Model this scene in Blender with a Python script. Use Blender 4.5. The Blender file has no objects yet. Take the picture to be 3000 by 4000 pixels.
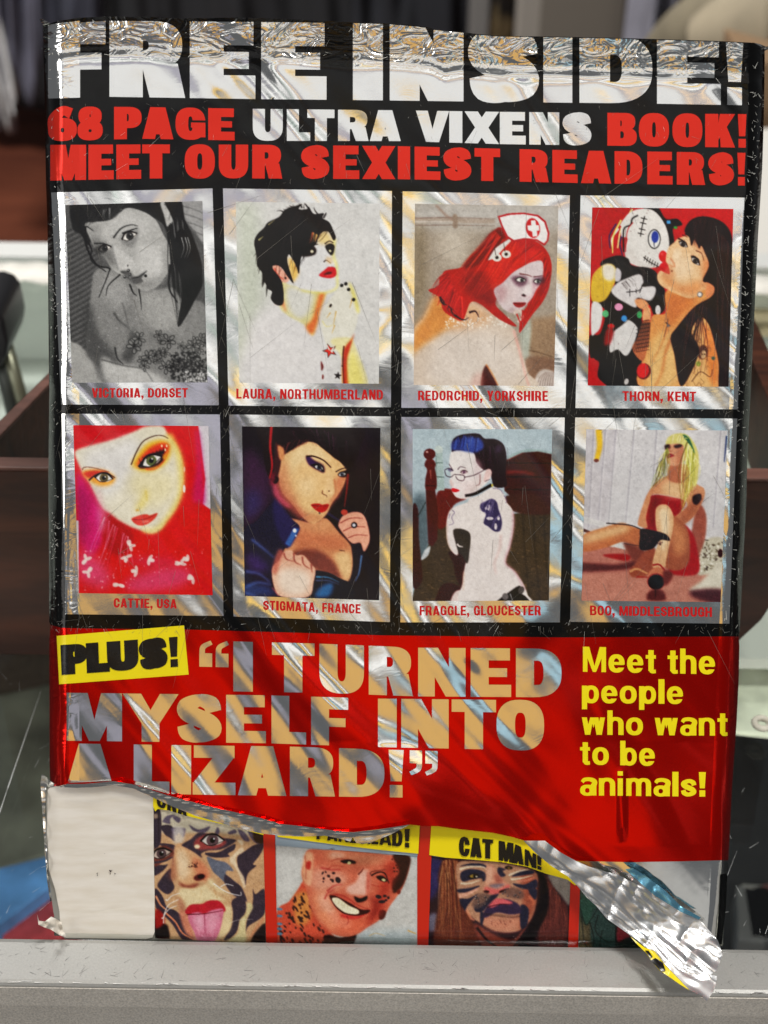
import bpy, bmesh, math, random
import numpy as np
from mathutils import Vector, Matrix, geometry
R = math.radians
random.seed(7); RNG = np.random.default_rng(7)
sc = bpy.context.scene
COL = sc.collection

# ------------------------------------------------------------------ camera
F_PX = 1500 / math.tan(R(15))            # focal length in photo pixels (photo 3000 x 4000)
CAM = Vector((0, -0.3052, 0.3878))
ROT = Matrix.Rotation(R(55), 3, 'X') @ Matrix.Rotation(R(0.85), 3, 'Z')
cd = bpy.data.cameras.new('camera'); cam = bpy.data.objects.new('camera', cd); COL.objects.link(cam)
cam.matrix_world = Matrix.Translation(CAM) @ ROT.to_4x4()
cd.sensor_fit = 'HORIZONTAL'; cd.sensor_width = 24; cd.lens = 12 / math.tan(R(15))
cd.clip_start = 0.02; cd.clip_end = 60
cd.dof.use_dof = True; cd.dof.focus_distance = 0.462; cd.dof.aperture_fstop = 11.0
sc.camera = cam

# ------------------------------------------------------------------ world, ceiling lamp, added fill and reflection lights
w = bpy.data.worlds.new("World"); sc.world = w; w.use_nodes = True
bg = w.node_tree.nodes['Background']; bg.inputs[0].default_value = (0.93, 0.96, 1.0, 1); bg.inputs[1].default_value = 0.125
sc.view_settings.view_transform = 'Standard'; sc.view_settings.look = 'None'
sc.view_settings.exposure = 0.0; sc.view_settings.gamma = 1
PC = Vector((0, 0.0716, 0.124))
def area(name, loc, target, sx, sy, col, rad, spread=180):
    d = bpy.data.lights.new(name, 'AREA'); d.shape = 'RECTANGLE'; d.size = sx; d.size_y = sy
    d.color = col; d.energy = rad * math.pi * sx * sy; d.spread = R(spread)
    o = bpy.data.objects.new(name, d); COL.objects.link(o); o.location = loc
    o.rotation_euler = (Vector(target) - Vector(loc)).to_track_quat('-Z', 'Y').to_euler()
    return o
def sky_lamp(name, el, az, dist, sx, sy, col, rad):
    e, a = R(el), R(az)
    p = PC + dist * Vector((math.sin(a) * math.cos(e), -math.cos(a) * math.cos(e), math.sin(e)))
    return area(name, p, PC, sx, sy, col, rad)
area('ceiling_lamp', (0.32, -0.06, 1.62), (0, 0.05, 0), 0.36, 0.28, (1, 0.97, 0.92), 56)
area('clothes_fill_lamp', (-0.9, 1.15, 1.8), (-0.7, 2.6, -0.4), 0.5, 0.4, (1, 0.97, 0.93), 110, 140)  # fill added to brighten the floor and clothes behind the counter
area('case_fill_lamp', (0, 0.012, -0.012), (0, 0.16, -0.3), 1.7, 0.012, (1.0, 0.98, 0.94), 26)  # unseen strip added inside the counter to brighten the shelf goods
sky_lamp('front_fill_lamp', 24, -52, 2.0, 1.2, 1.1, (1.0, 0.97, 0.93), 2.9)  # fill added at front left to brighten the counter's front panel
sky_lamp('warm_reflect_lamp', 79, -60, 1.5, 0.9, 0.45, (1.0, 0.62, 0.2), 0.55)  # unseen warm light added for gold in the foil's top seal
WHT, YEL, LIL, GRN, BLU, GLD = (1.0, 0.985, 0.96), (1.0, 0.60, 0.05), (0.86, 0.80, 1.0), (0.80, 1.0, 0.86), (0.50, 0.84, 1.0), (1.0, 0.50, 0.02)
for nm, el, az, w_, h_, c_, r_ in (  # coloured area lights added for the foil to mirror
    ('low_reflect_lamp', 5.0, 14, 0.8, 0.22, (1.0, 0.97, 0.9), 0.34),  # added low down to brighten the bare silver corner
    ('gold_reflect_lamp', 13.5, -1.5, 0.64, 0.46, GLD, 0.62), ('gold_reflect_lamp', 22, -11, 0.20, 0.16, GLD, 0.55), ('gold_reflect_strip', 24.5, 5, 0.5, 0.07, YEL, 1.1),
    ('cool_reflect_lamp', 20, 12, 0.34, 0.14, BLU, 0.62), ('cool_reflect_strip', 10, -15, 0.22, 0.26, LIL, 0.24), ('gold_reflect_lamp', 18, -16, 0.24, 0.14, GLD, 0.5), ('white_reflect_strip', 21.5, 1, 0.5, 0.06, WHT, 1.2), ('blue_reflect_strip', 27, 12, 0.36, 0.08, BLU, 0.7),
    ('violet_reflect_lamp', 27.5, -10, 0.50, 0.10, LIL, 0.42), ('white_reflect_lamp', 31.5, 0, 1.6, 0.10, WHT, 1.0), ('yellow_reflect_strip', 34, 10, 0.9, 0.06, YEL, 1.1), ('green_reflect_strip', 34, -10, 0.6, 0.05, GRN, 0.45),
    ('white_reflect_lamp', 37.2, 0, 2.2, 0.16, WHT, 0.66), ('thin_reflect_strip', 38, 5, 1.6, 0.04, WHT, 0.7), ('grey_reflect_lamp', 41.5, 0, 2.2, 0.12, LIL, 0.36), ('yellow_reflect_strip', 41, 7, 1.1, 0.04, YEL, 0.9), ('white_reflect_lamp', 46.5, 0, 2.2, 0.26, WHT, 0.74), ('yellow_reflect_strip', 50.5, -3, 1.4, 0.05, YEL, 0.9), ('white_reflect_lamp', 55, 0, 2.0, 0.24, WHT, 0.62)):
    sky_lamp(nm, el, az, 2.3, w_, h_, c_, r_)

# ------------------------------------------------------------------ placing: photo pixel -> point on a real plane
NRM = Vector((0, -math.cos(R(30)), math.sin(R(30))))
_R = np.array(ROT); _C = np.array(CAM); _N = np.array(NRM)
def rays(px, py):
    px = np.asarray(px, float); py = np.asarray(py, float)
    d = np.stack([(px - 1500) / F_PX, -(py - 2000) / F_PX, -np.ones_like(px)], -1)
    return d @ _R.T
def on_mag(px, py, lev):
    """points on the plane of the leaning magazine, lev metres in front of it"""
    d = rays(px, py); t = (lev - _C @ _N) / (d @ _N)
    return _C + d * t[..., None]
def on_z(px, py, z=0.0):
    d = rays(px, py); t = (z - _C[2]) / d[..., 2]
    return _C + d * t[..., None]
def on_y(px, py, y):
    d = rays(px, py); t = (y - _C[1]) / d[..., 1]
    return _C + d * t[..., None]

LX = np.array([[60,167],[130,169],[400,175],[700,179],[870,185],[1100,191],[1350,194],[1850,189],[2350,192],[3000,194],[3100,198],[4000,198]], float)
RX = np.array([[60,2988],[250,2987],[450,2984],[650,2978],[800,2969],[920,2961],[1250,2946],[1500,2934],[1800,2919],[1950,2916],[2250,2900],[2480,2889],[2650,2886],[2830,2877],[2950,2868],[3080,2859],[3250,2851],[3420,2841],[3540,2834],[3690,2819],[4000,2815]], float)
def xl(y): return np.interp(y, LX[:,0], LX[:,1])
def xr(y): return np.interp(y, RX[:,0], RX[:,1])
TOP = [(168,100),(181,96),(225,82),(309,69),(400,65),(579,65),(700,72),(940,68),(1175,77),(1356,86),(1500,91),(1600,97),(1681,108),(1712,122),(1740,136),(1760,130),(1798,124),(1860,132),(1943,140),(2100,142),(2268,145),(2450,149),(2675,156),(2800,160),(2946,167),(2986,190)]
_T = np.array(TOP, float)
def yt(x): return np.interp(x, _T[:,0], _T[:,1])
_VT = np.random.default_rng(11).uniform(-1, 1, 4096)
def vn(t, seed=0):
    t = np.asarray(t, float); i = np.floor(t).astype(int); f = t - i; f = f * f * (3 - 2 * f)
    return _VT[(i + seed * 131) % 4096] * (1 - f) + _VT[(i + 1 + seed * 131) % 4096] * f
def vn2(x, y, seed=0):
    x = np.asarray(x, float); y = np.asarray(y, float); j = np.floor(y).astype(int); f = y - j; f = f * f * (3 - 2 * f)
    i = np.floor(x).astype(int); g = x - i; g = g * g * (3 - 2 * g)
    h = lambda a, b: _VT[(a * 57 + b * 911 + seed * 131) % 4096]
    return (h(i, j) * (1 - g) + h(i + 1, j) * g) * (1 - f) + (h(i, j + 1) * (1 - g) + h(i + 1, j + 1) * g) * f
def relief(px, py):
    """height field of the foil front in metres (folds, rounded sides, seal)"""
    px = np.asarray(px, float); py = np.asarray(py, float)
    dl = np.clip(1 - (px - xl(py)) / 75, 0, 1.3); dr = np.clip(1 - (xr(py) - px) / 70, 0, 1.3)
    h = -0.0052 * dl**2.2 - 0.0050 * dr**2.2
    a = px * 0.80 - py * 0.60; b = px * 0.60 + py * 0.80       # folds run from upper left to lower right
    m1 = np.exp(-(((px - 1050) / 900)**2 + ((py - 2900) / 420)**2))
    m2 = np.exp(-(((px - 1900) / 800)**2 + ((py - 850) / 650)**2))
    h += (0.00028 * m1 + 0.00016 * m2) * np.sin(a / 46 + 1.3 * np.sin(b / 260)) 
    h += 0.00040 * np.sin(a / 150 + b / 700 + 1) * (0.35 + m1)
    h += 0.0006 * np.exp(-((py - 1750) / 900)**2) * np.sin(px / 330)
    top = np.clip(1 - (py - yt(px)) / 150, 0, 1)
    h += 0.0022 * top**1.4 - 0.0004 * np.exp(-((py - yt(px) - 120) / 30)**2) + 0.0003 * np.exp(-((py - yt(px) - 150) / 22)**2) 
    low = np.clip((py - 2900) / 400, 0, 1)
    h += low * (0.0009 + 0.0010 * np.sin(px / 210 + 1.0)) * np.clip((px - 400) / 400, 0, 1)
    h += 0.0011 * np.clip(1 - np.abs(px - (2420 + (py - 2700) * 0.02)) / 22, 0, 1) * np.clip((py - 3000) / 60, 0, 1) * np.clip((3290 - py) / 60, 0, 1) * 0.5
    return h
def mag_normals(px, py, hf):
    e = 4.0
    k = 0.0821e-3
    hx = (hf(px + e, py) - hf(px - e, py)) / (2 * e * k)
    hy = (hf(px, py + e) - hf(px, py - e)) / (2 * e * k)
    U = np.array([1, 0, 0]); V = -np.array([0, math.sin(R(30)), math.cos(R(30))])
    n = _N - hx[..., None] * U - hy[..., None] * V
    return n / np.linalg.norm(n, axis=-1, keepdims=True)

# ------------------------------------------------------------------ scene helpers
def link(o, parent=None, label=None, cat=None, group=None, kind=None):
    COL.objects.link(o)
    if parent is not None: o.parent = parent
    if label: o['label'] = label
    if cat: o['category'] = cat
    if group: o['group'] = group
    if kind: o['kind'] = kind
    return o
def thing(name, label, cat, loc=(0, 0, 0), group=None):
    o = bpy.data.objects.new(name, None); o.empty_display_size = 0.02; o.location = loc
    return link(o, None, label, cat, group)
def mesh_obj(name, verts, faces, mat, parent=None, uv=None, normals=None, smooth=False, **kw):
    me = bpy.data.meshes.new(name)
    verts = np.asarray(verts, float)
    if parent is not None: verts = verts - np.array(parent.location)
    faces = np.asarray(faces)
    n, k = faces.shape
    me.vertices.add(len(verts)); me.vertices.foreach_set('co', verts.astype(np.float32).ravel())
    me.loops.add(n * k); me.loops.foreach_set('vertex_index', faces.astype(np.int32).ravel())
    me.polygons.add(n); me.polygons.foreach_set('loop_start', np.arange(0, n * k, k, dtype=np.int32))
    try: me.polygons.foreach_set('loop_total', np.full(n, k, dtype=np.int32))
    except Exception: pass
    me.polygons.foreach_set('use_smooth', np.full(n, smooth or normals is not None, dtype=bool))
    if uv is not None:
        l = me.uv_layers.new(name='UVMap')
        l.data.foreach_set('uv', np.asarray(uv, np.float32)[faces.ravel()].ravel())
    me.update(); me.validate()
    if normals is not None:
        me.normals_split_custom_set_from_vertices([tuple(v) for v in normals])
    me.materials.append(mat)
    o = bpy.data.objects.new(name, me)
    return link(o, parent, **kw)
def bm_obj(name, bm, mat, parent=None, smooth=False, bevel=0, **kw):
    me = bpy.data.meshes.new(name)
    if parent is not None: bmesh.ops.translate(bm, vec=-Vector(parent.location), verts=bm.verts)
    if bevel: bmesh.ops.bevel(bm, geom=list(bm.edges), offset=bevel, segments=2, affect='EDGES', profile=0.6)
    bmesh.ops.recalc_face_normals(bm, faces=bm.faces)
    bm.to_mesh(me); bm.free()
    if smooth:
        for p in me.polygons: p.use_smooth = True
    me.materials.append(mat)
    o = bpy.data.objects.new(name, me)
    return link(o, parent, **kw)
def box_bm(x0, x1, y0, y1, z0, z1, bm=None):
    bm = bm or bmesh.new()
    vs = [bm.verts.new((x, y, z)) for x in (x0, x1) for y in (y0, y1) for z in (z0, z1)]
    for f in ((0,1,3,2),(4,6,7,5),(0,4,5,1),(2,3,7,6),(0,2,6,4),(1,5,7,3)): bm.faces.new([vs[i] for i in f])
    return bm
def prism_bm(pts, off):
    """closed prism: polygon pts (3D) extruded by off"""
    bm = bmesh.new(); off = Vector(off)
    a = [bm.verts.new(p) for p in pts]; b = [bm.verts.new(Vector(p) + off) for p in pts]
    bm.faces.new(a); bm.faces.new(b[::-1])
    for i in range(len(a)):
        j = (i + 1) % len(a); bm.faces.new((a[i], b[i], b[j], a[j]))
    return bm
def lin(c):
    c = np.asarray(c, float) / 255.0
    return np.where(c <= 0.04045, c / 12.92, ((c + 0.055) / 1.055) ** 2.4)

# ------------------------------------------------------------------ materials
class NT:
    def __init__(s, name):
        s.m = bpy.data.materials.new(name); s.m.use_nodes = True; s.t = s.m.node_tree; s.p = s.t.nodes['Principled BSDF']
    def n(s, typ, **kw):
        nd = s.t.nodes.new(typ)
        for k, v in kw.items():
            if k.startswith('i_'):
                key = k[2:]; key = int(key) if key.isdigit() else key.replace('_', ' ')
                nd.inputs[key].default_value = v
            else: setattr(nd, k, v)
        return nd
    def l(s, a, b): s.t.links.new(a, b)
    def set(s, **kw):
        for k, v in kw.items(): s.p.inputs[k.replace('_', ' ')].default_value = v
        return s
def c4(c): c = lin(c); return (float(c[0]), float(c[1]), float(c[2]), 1)
def simple(name, col, rough=0.5, metal=0.0, grain=0.0, gscale=200, bump=0.0, var=0.0, **kw):
    t = NT(name); t.set(Base_Color=c4(col), Roughness=rough, Metallic=metal, **kw)
    if grain or bump or var:
        tc = t.n('ShaderNodeTexCoord'); ns = t.n('ShaderNodeTexNoise', i_Scale=gscale, i_Detail=4.0)
        t.l(tc.outputs['Object'], ns.inputs['Vector'])
        if grain:
            mx = t.n('ShaderNodeMixRGB', blend_type='MULTIPLY', i_Fac=1.0); mx.inputs[1].default_value = c4(col)
            cr = t.n('ShaderNodeMapRange'); cr.inputs['From Min'].default_value = 0.3; cr.inputs['From Max'].default_value = 0.7
            cr.inputs['To Min'].default_value = 1 - grain; cr.inputs['To Max'].default_value = 1 + grain
            t.l(ns.outputs['Fac'], cr.inputs['Value']); t.l(cr.outputs[0], mx.inputs[2]); t.l(mx.outputs[0], t.p.inputs['Base Color'])
        if bump:
            b = t.n('ShaderNodeBump', i_Strength=1.0, i_Distance=bump); t.l(ns.outputs['Fac'], b.inputs['Height']); t.l(b.outputs[0], t.p.inputs['Normal'])
    return t.m

# relief group shared by everything printed on the foil (coordinates: the sheet's own UV)
def make_relief_group():
    g = bpy.data.node_groups.new('foil_relief', 'ShaderNodeTree')
    g.interface.new_socket('Strength', in_out='INPUT', socket_type='NodeSocketFloat')
    g.interface.new_socket('Normal', in_out='OUTPUT', socket_type='NodeSocketVector')
    g.interface.new_socket('Height', in_out='OUTPUT', socket_type='NodeSocketFloat')
    N = g.nodes; L = g.links
    gi = N.new('NodeGroupInput'); go = N.new('NodeGroupOutput')
    uv = N.new('ShaderNodeUVMap'); uv.uv_map = 'UVMap'
    sep = N.new('ShaderNodeSeparateXYZ'); L.new(uv.outputs[0], sep.inputs[0])
    def M(op, a, b=None, c=None, clamp=False):
        m = N.new('ShaderNodeMath'); m.operation = op; m.use_clamp = clamp
        for i, v in enumerate((a, b, c)):
            if v is None: continue
            if isinstance(v, (int, float)): m.inputs[i].default_value = v
            else: L.new(v, m.inputs[i])
        return m.outputs[0]
    def noise(scale, rot, loc, detail=2, dist=0.0, sc_=1.0, rough=0.5):
        mp = N.new('ShaderNodeMapping'); mp.inputs['Rotation'].default_value = (0, 0, R(rot)); mp.inputs['Scale'].default_value = (scale[0], scale[1], 1)
        mp.inputs['Location'].default_value = (loc, loc * 0.7, 0)
        rr = N.new('ShaderNodeMapping'); rr.inputs['Rotation'].default_value = (0, 0, R(rot)); L.new(uv.outputs[0], rr.inputs[0])
        s2 = N.new('ShaderNodeMapping'); s2.inputs['Scale'].default_value = (scale[0], scale[1], 1); s2.inputs['Location'].default_value = (loc, loc * .7, 0)
        L.new(rr.outputs[0], s2.inputs[0]); N.remove(mp)
        n = N.new('ShaderNodeTexNoise'); n.noise_dimensions = '2D'; n.inputs['Scale'].default_value = sc_
        n.inputs['Detail'].default_value = detail; n.inputs['Roughness'].default_value = rough; n.inputs['Distortion'].default_value = dist
        L.new(s2.outputs[0], n.inputs['Vector']); return n.outputs['Fac']
    streak = noise((0.5, 2.5), -52, 0.0, 1, 1.1, 1.0, 0.35)       # UV: x right, y down (px/1000)
    streak2 = noise((1.2, 9.0), -50, 5.3, 1, 0.4, 1.0, 0.4)
    broad = noise((1.6, 1.6), 0, 2.1, 1, 0.6)
    fine = noise((60, 60), 0, 1.0, 3)
    crk = noise((7, 13), 8, 3.0, 2, 1.4, 1.0, 0.5)
    crk2 = noise((18, 24), 0, 7.0, 1, 1.2, 1.0, 0.6)
    vert = noise((17, 1.5), 0, 9.0, 1, 0.5)
    ridge = M('ABSOLUTE', M('SUBTRACT', crk, 0.5))
    ty = M('SUBTRACT', sep.outputs[1], M('MULTIPLY', sep.outputs[0], 0.03))
    mt = M('SUBTRACT', 1.0, M('DIVIDE', M('SUBTRACT', ty, 0.15), 0.07), clamp=True)
    ml = M('SUBTRACT', 1.0, M('DIVIDE', M('SUBTRACT', sep.outputs[0], 0.24), 0.07), clamp=True)
    mr = M('DIVIDE', M('SUBTRACT', sep.outputs[0], M('SUBTRACT', 2.92, M('MULTIPLY', sep.outputs[1], 0.045))), 0.06, clamp=True)
    me_ = M('MAXIMUM', ml, mr)
    bottom = M('DIVIDE', M('SUBTRACT', sep.outputs[1], 2.35), 0.3, clamp=True)
    # amplitude of streaks: calm in the middle, strong upper right / lower left
    amp = M('MULTIPLY_ADD', bottom, 0.5, M('MULTIPLY_ADD', broad, 0.9, 0.35))
    h = M('MULTIPLY', M('SUBTRACT', streak, 0.5), M('MULTIPLY', amp, 1.35))
    h = M('ADD', h, M('MULTIPLY', M('SUBTRACT', streak2, 0.5), M('MULTIPLY', amp, 0.05)))
    h = M('ADD', h, M('MULTIPLY', broad, 0.75))
    h = M('ADD', h, M('MULTIPLY', M('MULTIPLY', ridge, mt), 0.55))
    h = M('ADD', h, M('MULTIPLY', M('MULTIPLY', crk2, mt), 0.05))
    h = M('ADD', h, M('MULTIPLY', M('MULTIPLY', vert, me_), 0.42))
    h = M('ADD', h, M('MULTIPLY', M('MULTIPLY', ridge, me_), 0.10))
    h = M('ADD', h, M('MULTIPLY', ridge, 0.006))
    h = M('ADD', h, M('MULTIPLY', fine, 0.0006))
    b = N.new('ShaderNodeBump'); b.inputs['Distance'].default_value = 0.0016
    L.new(gi.outputs['Strength'], b.inputs['Strength']); L.new(h, b.inputs['Height'])
    L.new(b.outputs[0], go.inputs['Normal']); L.new(h, go.inputs['Height'])
    return g
RELIEF = make_relief_group()
def foil_mat(name, col, metal, rough, strength=1.0, attr=False, scuff=0.0, coat=0.0, k=1.0, spec=0.5):
    t = NT(name); t.set(Base_Color=c4(col), Metallic=metal, Roughness=rough); t.p.inputs['Specular IOR Level'].default_value = spec
    if coat: t.p.inputs['Coat Weight'].default_value = coat; t.p.inputs['Coat Roughness'].default_value = 0.08
    g = t.n('ShaderNodeGroup'); g.node_tree = RELIEF; g.inputs['Strength'].default_value = strength
    t.l(g.outputs['Normal'], t.p.inputs['Normal'])
    if coat: t.l(g.outputs['Normal'], t.p.inputs['Coat Normal'])
    src = None
    if attr:
        a = t.n('ShaderNodeAttribute', attribute_name='print_colour'); src = a.outputs['Color']
        t.l(src, t.p.inputs['Base Color'])
    if scuff:
        uv = t.n('ShaderNodeUVMap', uv_map='UVMap'); ns = t.n('ShaderNodeTexNoise', i_Scale=140.0, i_Detail=5.0, i_Roughness=0.7); t.l(uv.outputs[0], ns.inputs['Vector'])
        mr = t.n('ShaderNodeMapRange'); mr.inputs['From Min'].default_value = 0.66; mr.inputs['From Max'].default_value = 0.74; mr.inputs['To Max'].default_value = scuff
        t.l(ns.outputs['Fac'], mr.inputs['Value'])
        mx = t.n('ShaderNodeMixRGB'); mx.inputs[2].default_value = (0.55, 0.55, 0.53, 1); t.l(mr.outputs[0], mx.inputs[0])
        if src is not None: t.l(src, mx.inputs[1])
        else: mx.inputs[1].default_value = c4(col)
        t.l(mx.outputs[0], t.p.inputs['Base Color'])
        n2 = t.n('ShaderNodeTexNoise', i_Scale=9.0, i_Detail=6.0, i_Roughness=0.7); t.l(uv.outputs[0], n2.inputs['Vector'])
        m2 = t.n('ShaderNodeMapRange'); m2.inputs['From Min'].default_value = 0.35; m2.inputs['From Max'].default_value = 0.7
        m2.inputs['To Min'].default_value = rough * 0.75; m2.inputs['To Max'].default_value = rough * 1.5
        t.l(n2.outputs['Fac'], m2.inputs['Value']); t.l(m2.outputs[0], t.p.inputs['Roughness'])
    return t.m
M_SILVER = foil_mat('silver_foil', (242, 242, 240), 1.0, 0.09, 1.0, scuff=0.12)
M_BLACK = foil_mat('black_ink_on_foil', (7, 7, 7), 0.0, 0.13, 0.9, scuff=0.12, spec=0.30)
M_RED = foil_mat('red_ink_on_foil', (224, 18, 7), 0.86, 0.17, 0.95)
M_REDTYPE = foil_mat('red_type_ink', (232, 44, 26), 0.45, 0.27, 0.8)
M_CAPTION = foil_mat('caption_ink', (206, 20, 22), 0.0, 0.4, 0.5, spec=0.3)
M_YELLOW = foil_mat('yellow_ink_on_foil', (252, 232, 8), 0.08, 0.32, 0.7)
M_YELTYPE = foil_mat('yellow_type_ink', (255, 236, 2), 0.0, 0.35, 0.5)
M_BLKTYPE = foil_mat('black_type_ink', (9, 9, 9), 0.0, 0.25, 0.7, scuff=0.2)
M_PRINT = foil_mat('portrait_ink', (255, 255, 255), 0.0, 0.15, 0.7, attr=True, spec=0.36)
# ------------------------------------------------------------------ lettering: own parametric glyphs, (adds, cuts) loops in px, y up
def rc(x0, y0, x1, y1): return [(x0, y0), (x1, y0), (x1, y1), (x0, y1)]
def se(cx, cy, rx, ry, n=2.5, a0=0, a1=360, k=36):
    out = []
    full = abs(a1 - a0) >= 360
    for i in range(k + (0 if full else 1)):
        a = R(a0 + (a1 - a0) * i / k); c, s = math.cos(a), math.sin(a)
        out.append((cx + rx * math.copysign(abs(c) ** (2 / n), c), cy + ry * math.copysign(abs(s) ** (2 / n), s)))
    return out
def bowl(x0, y0, x1, y1, n=2.5):
    r = min(0.62 * (x1 - x0), 0.5 * (y1 - y0) * 1.25); xm = x1 - r; cy = (y0 + y1) / 2
    return [(x0, y0)] + se(xm, cy, r, (y1 - y0) / 2, n, -90, 90, 20) + [(x0, y1)]
def catmull(pts, closed=False, k=8):
    P = [np.array(p, float) for p in pts]; n = len(P); out = []
    rng = range(n) if closed else range(n - 1)
    for i in rng:
        p0 = P[(i - 1) % n] if closed or i > 0 else P[0] * 2 - P[1]
        p1 = P[i]; p2 = P[(i + 1) % n]
        p3 = P[(i + 2) % n] if closed or i + 2 < n else P[-1] * 2 - P[-2]
        for j in range(k):
            t = j / k
            out.append(0.5 * ((2 * p1) + (-p0 + p2) * t + (2 * p0 - 5 * p1 + 4 * p2 - p3) * t * t + (-p0 + 3 * p1 - 3 * p2 + p3) * t ** 3))
    if not closed: out.append(P[-1])
    return np.array(out)
def swept(pts, ths, k=8):
    q = catmull(pts, False, k); t = np.interp(np.linspace(0, len(ths) - 1, len(q)), range(len(ths)), ths)
    d = np.gradient(q, axis=0); d /= np.linalg.norm(d, axis=1, keepdims=True) + 1e-9; nn = np.stack([-d[:, 1], d[:, 0]], 1)
    # one quad per step: union stays correct when the offset folds over itself
    quads = []
    a = q + nn * t[:, None] / 2; b = q - nn * t[:, None] / 2
    for i in range(len(q) - 1): quads.append([tuple(a[i]), tuple(a[i + 1]), tuple(b[i + 1]), tuple(b[i])])
    return quads
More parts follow.
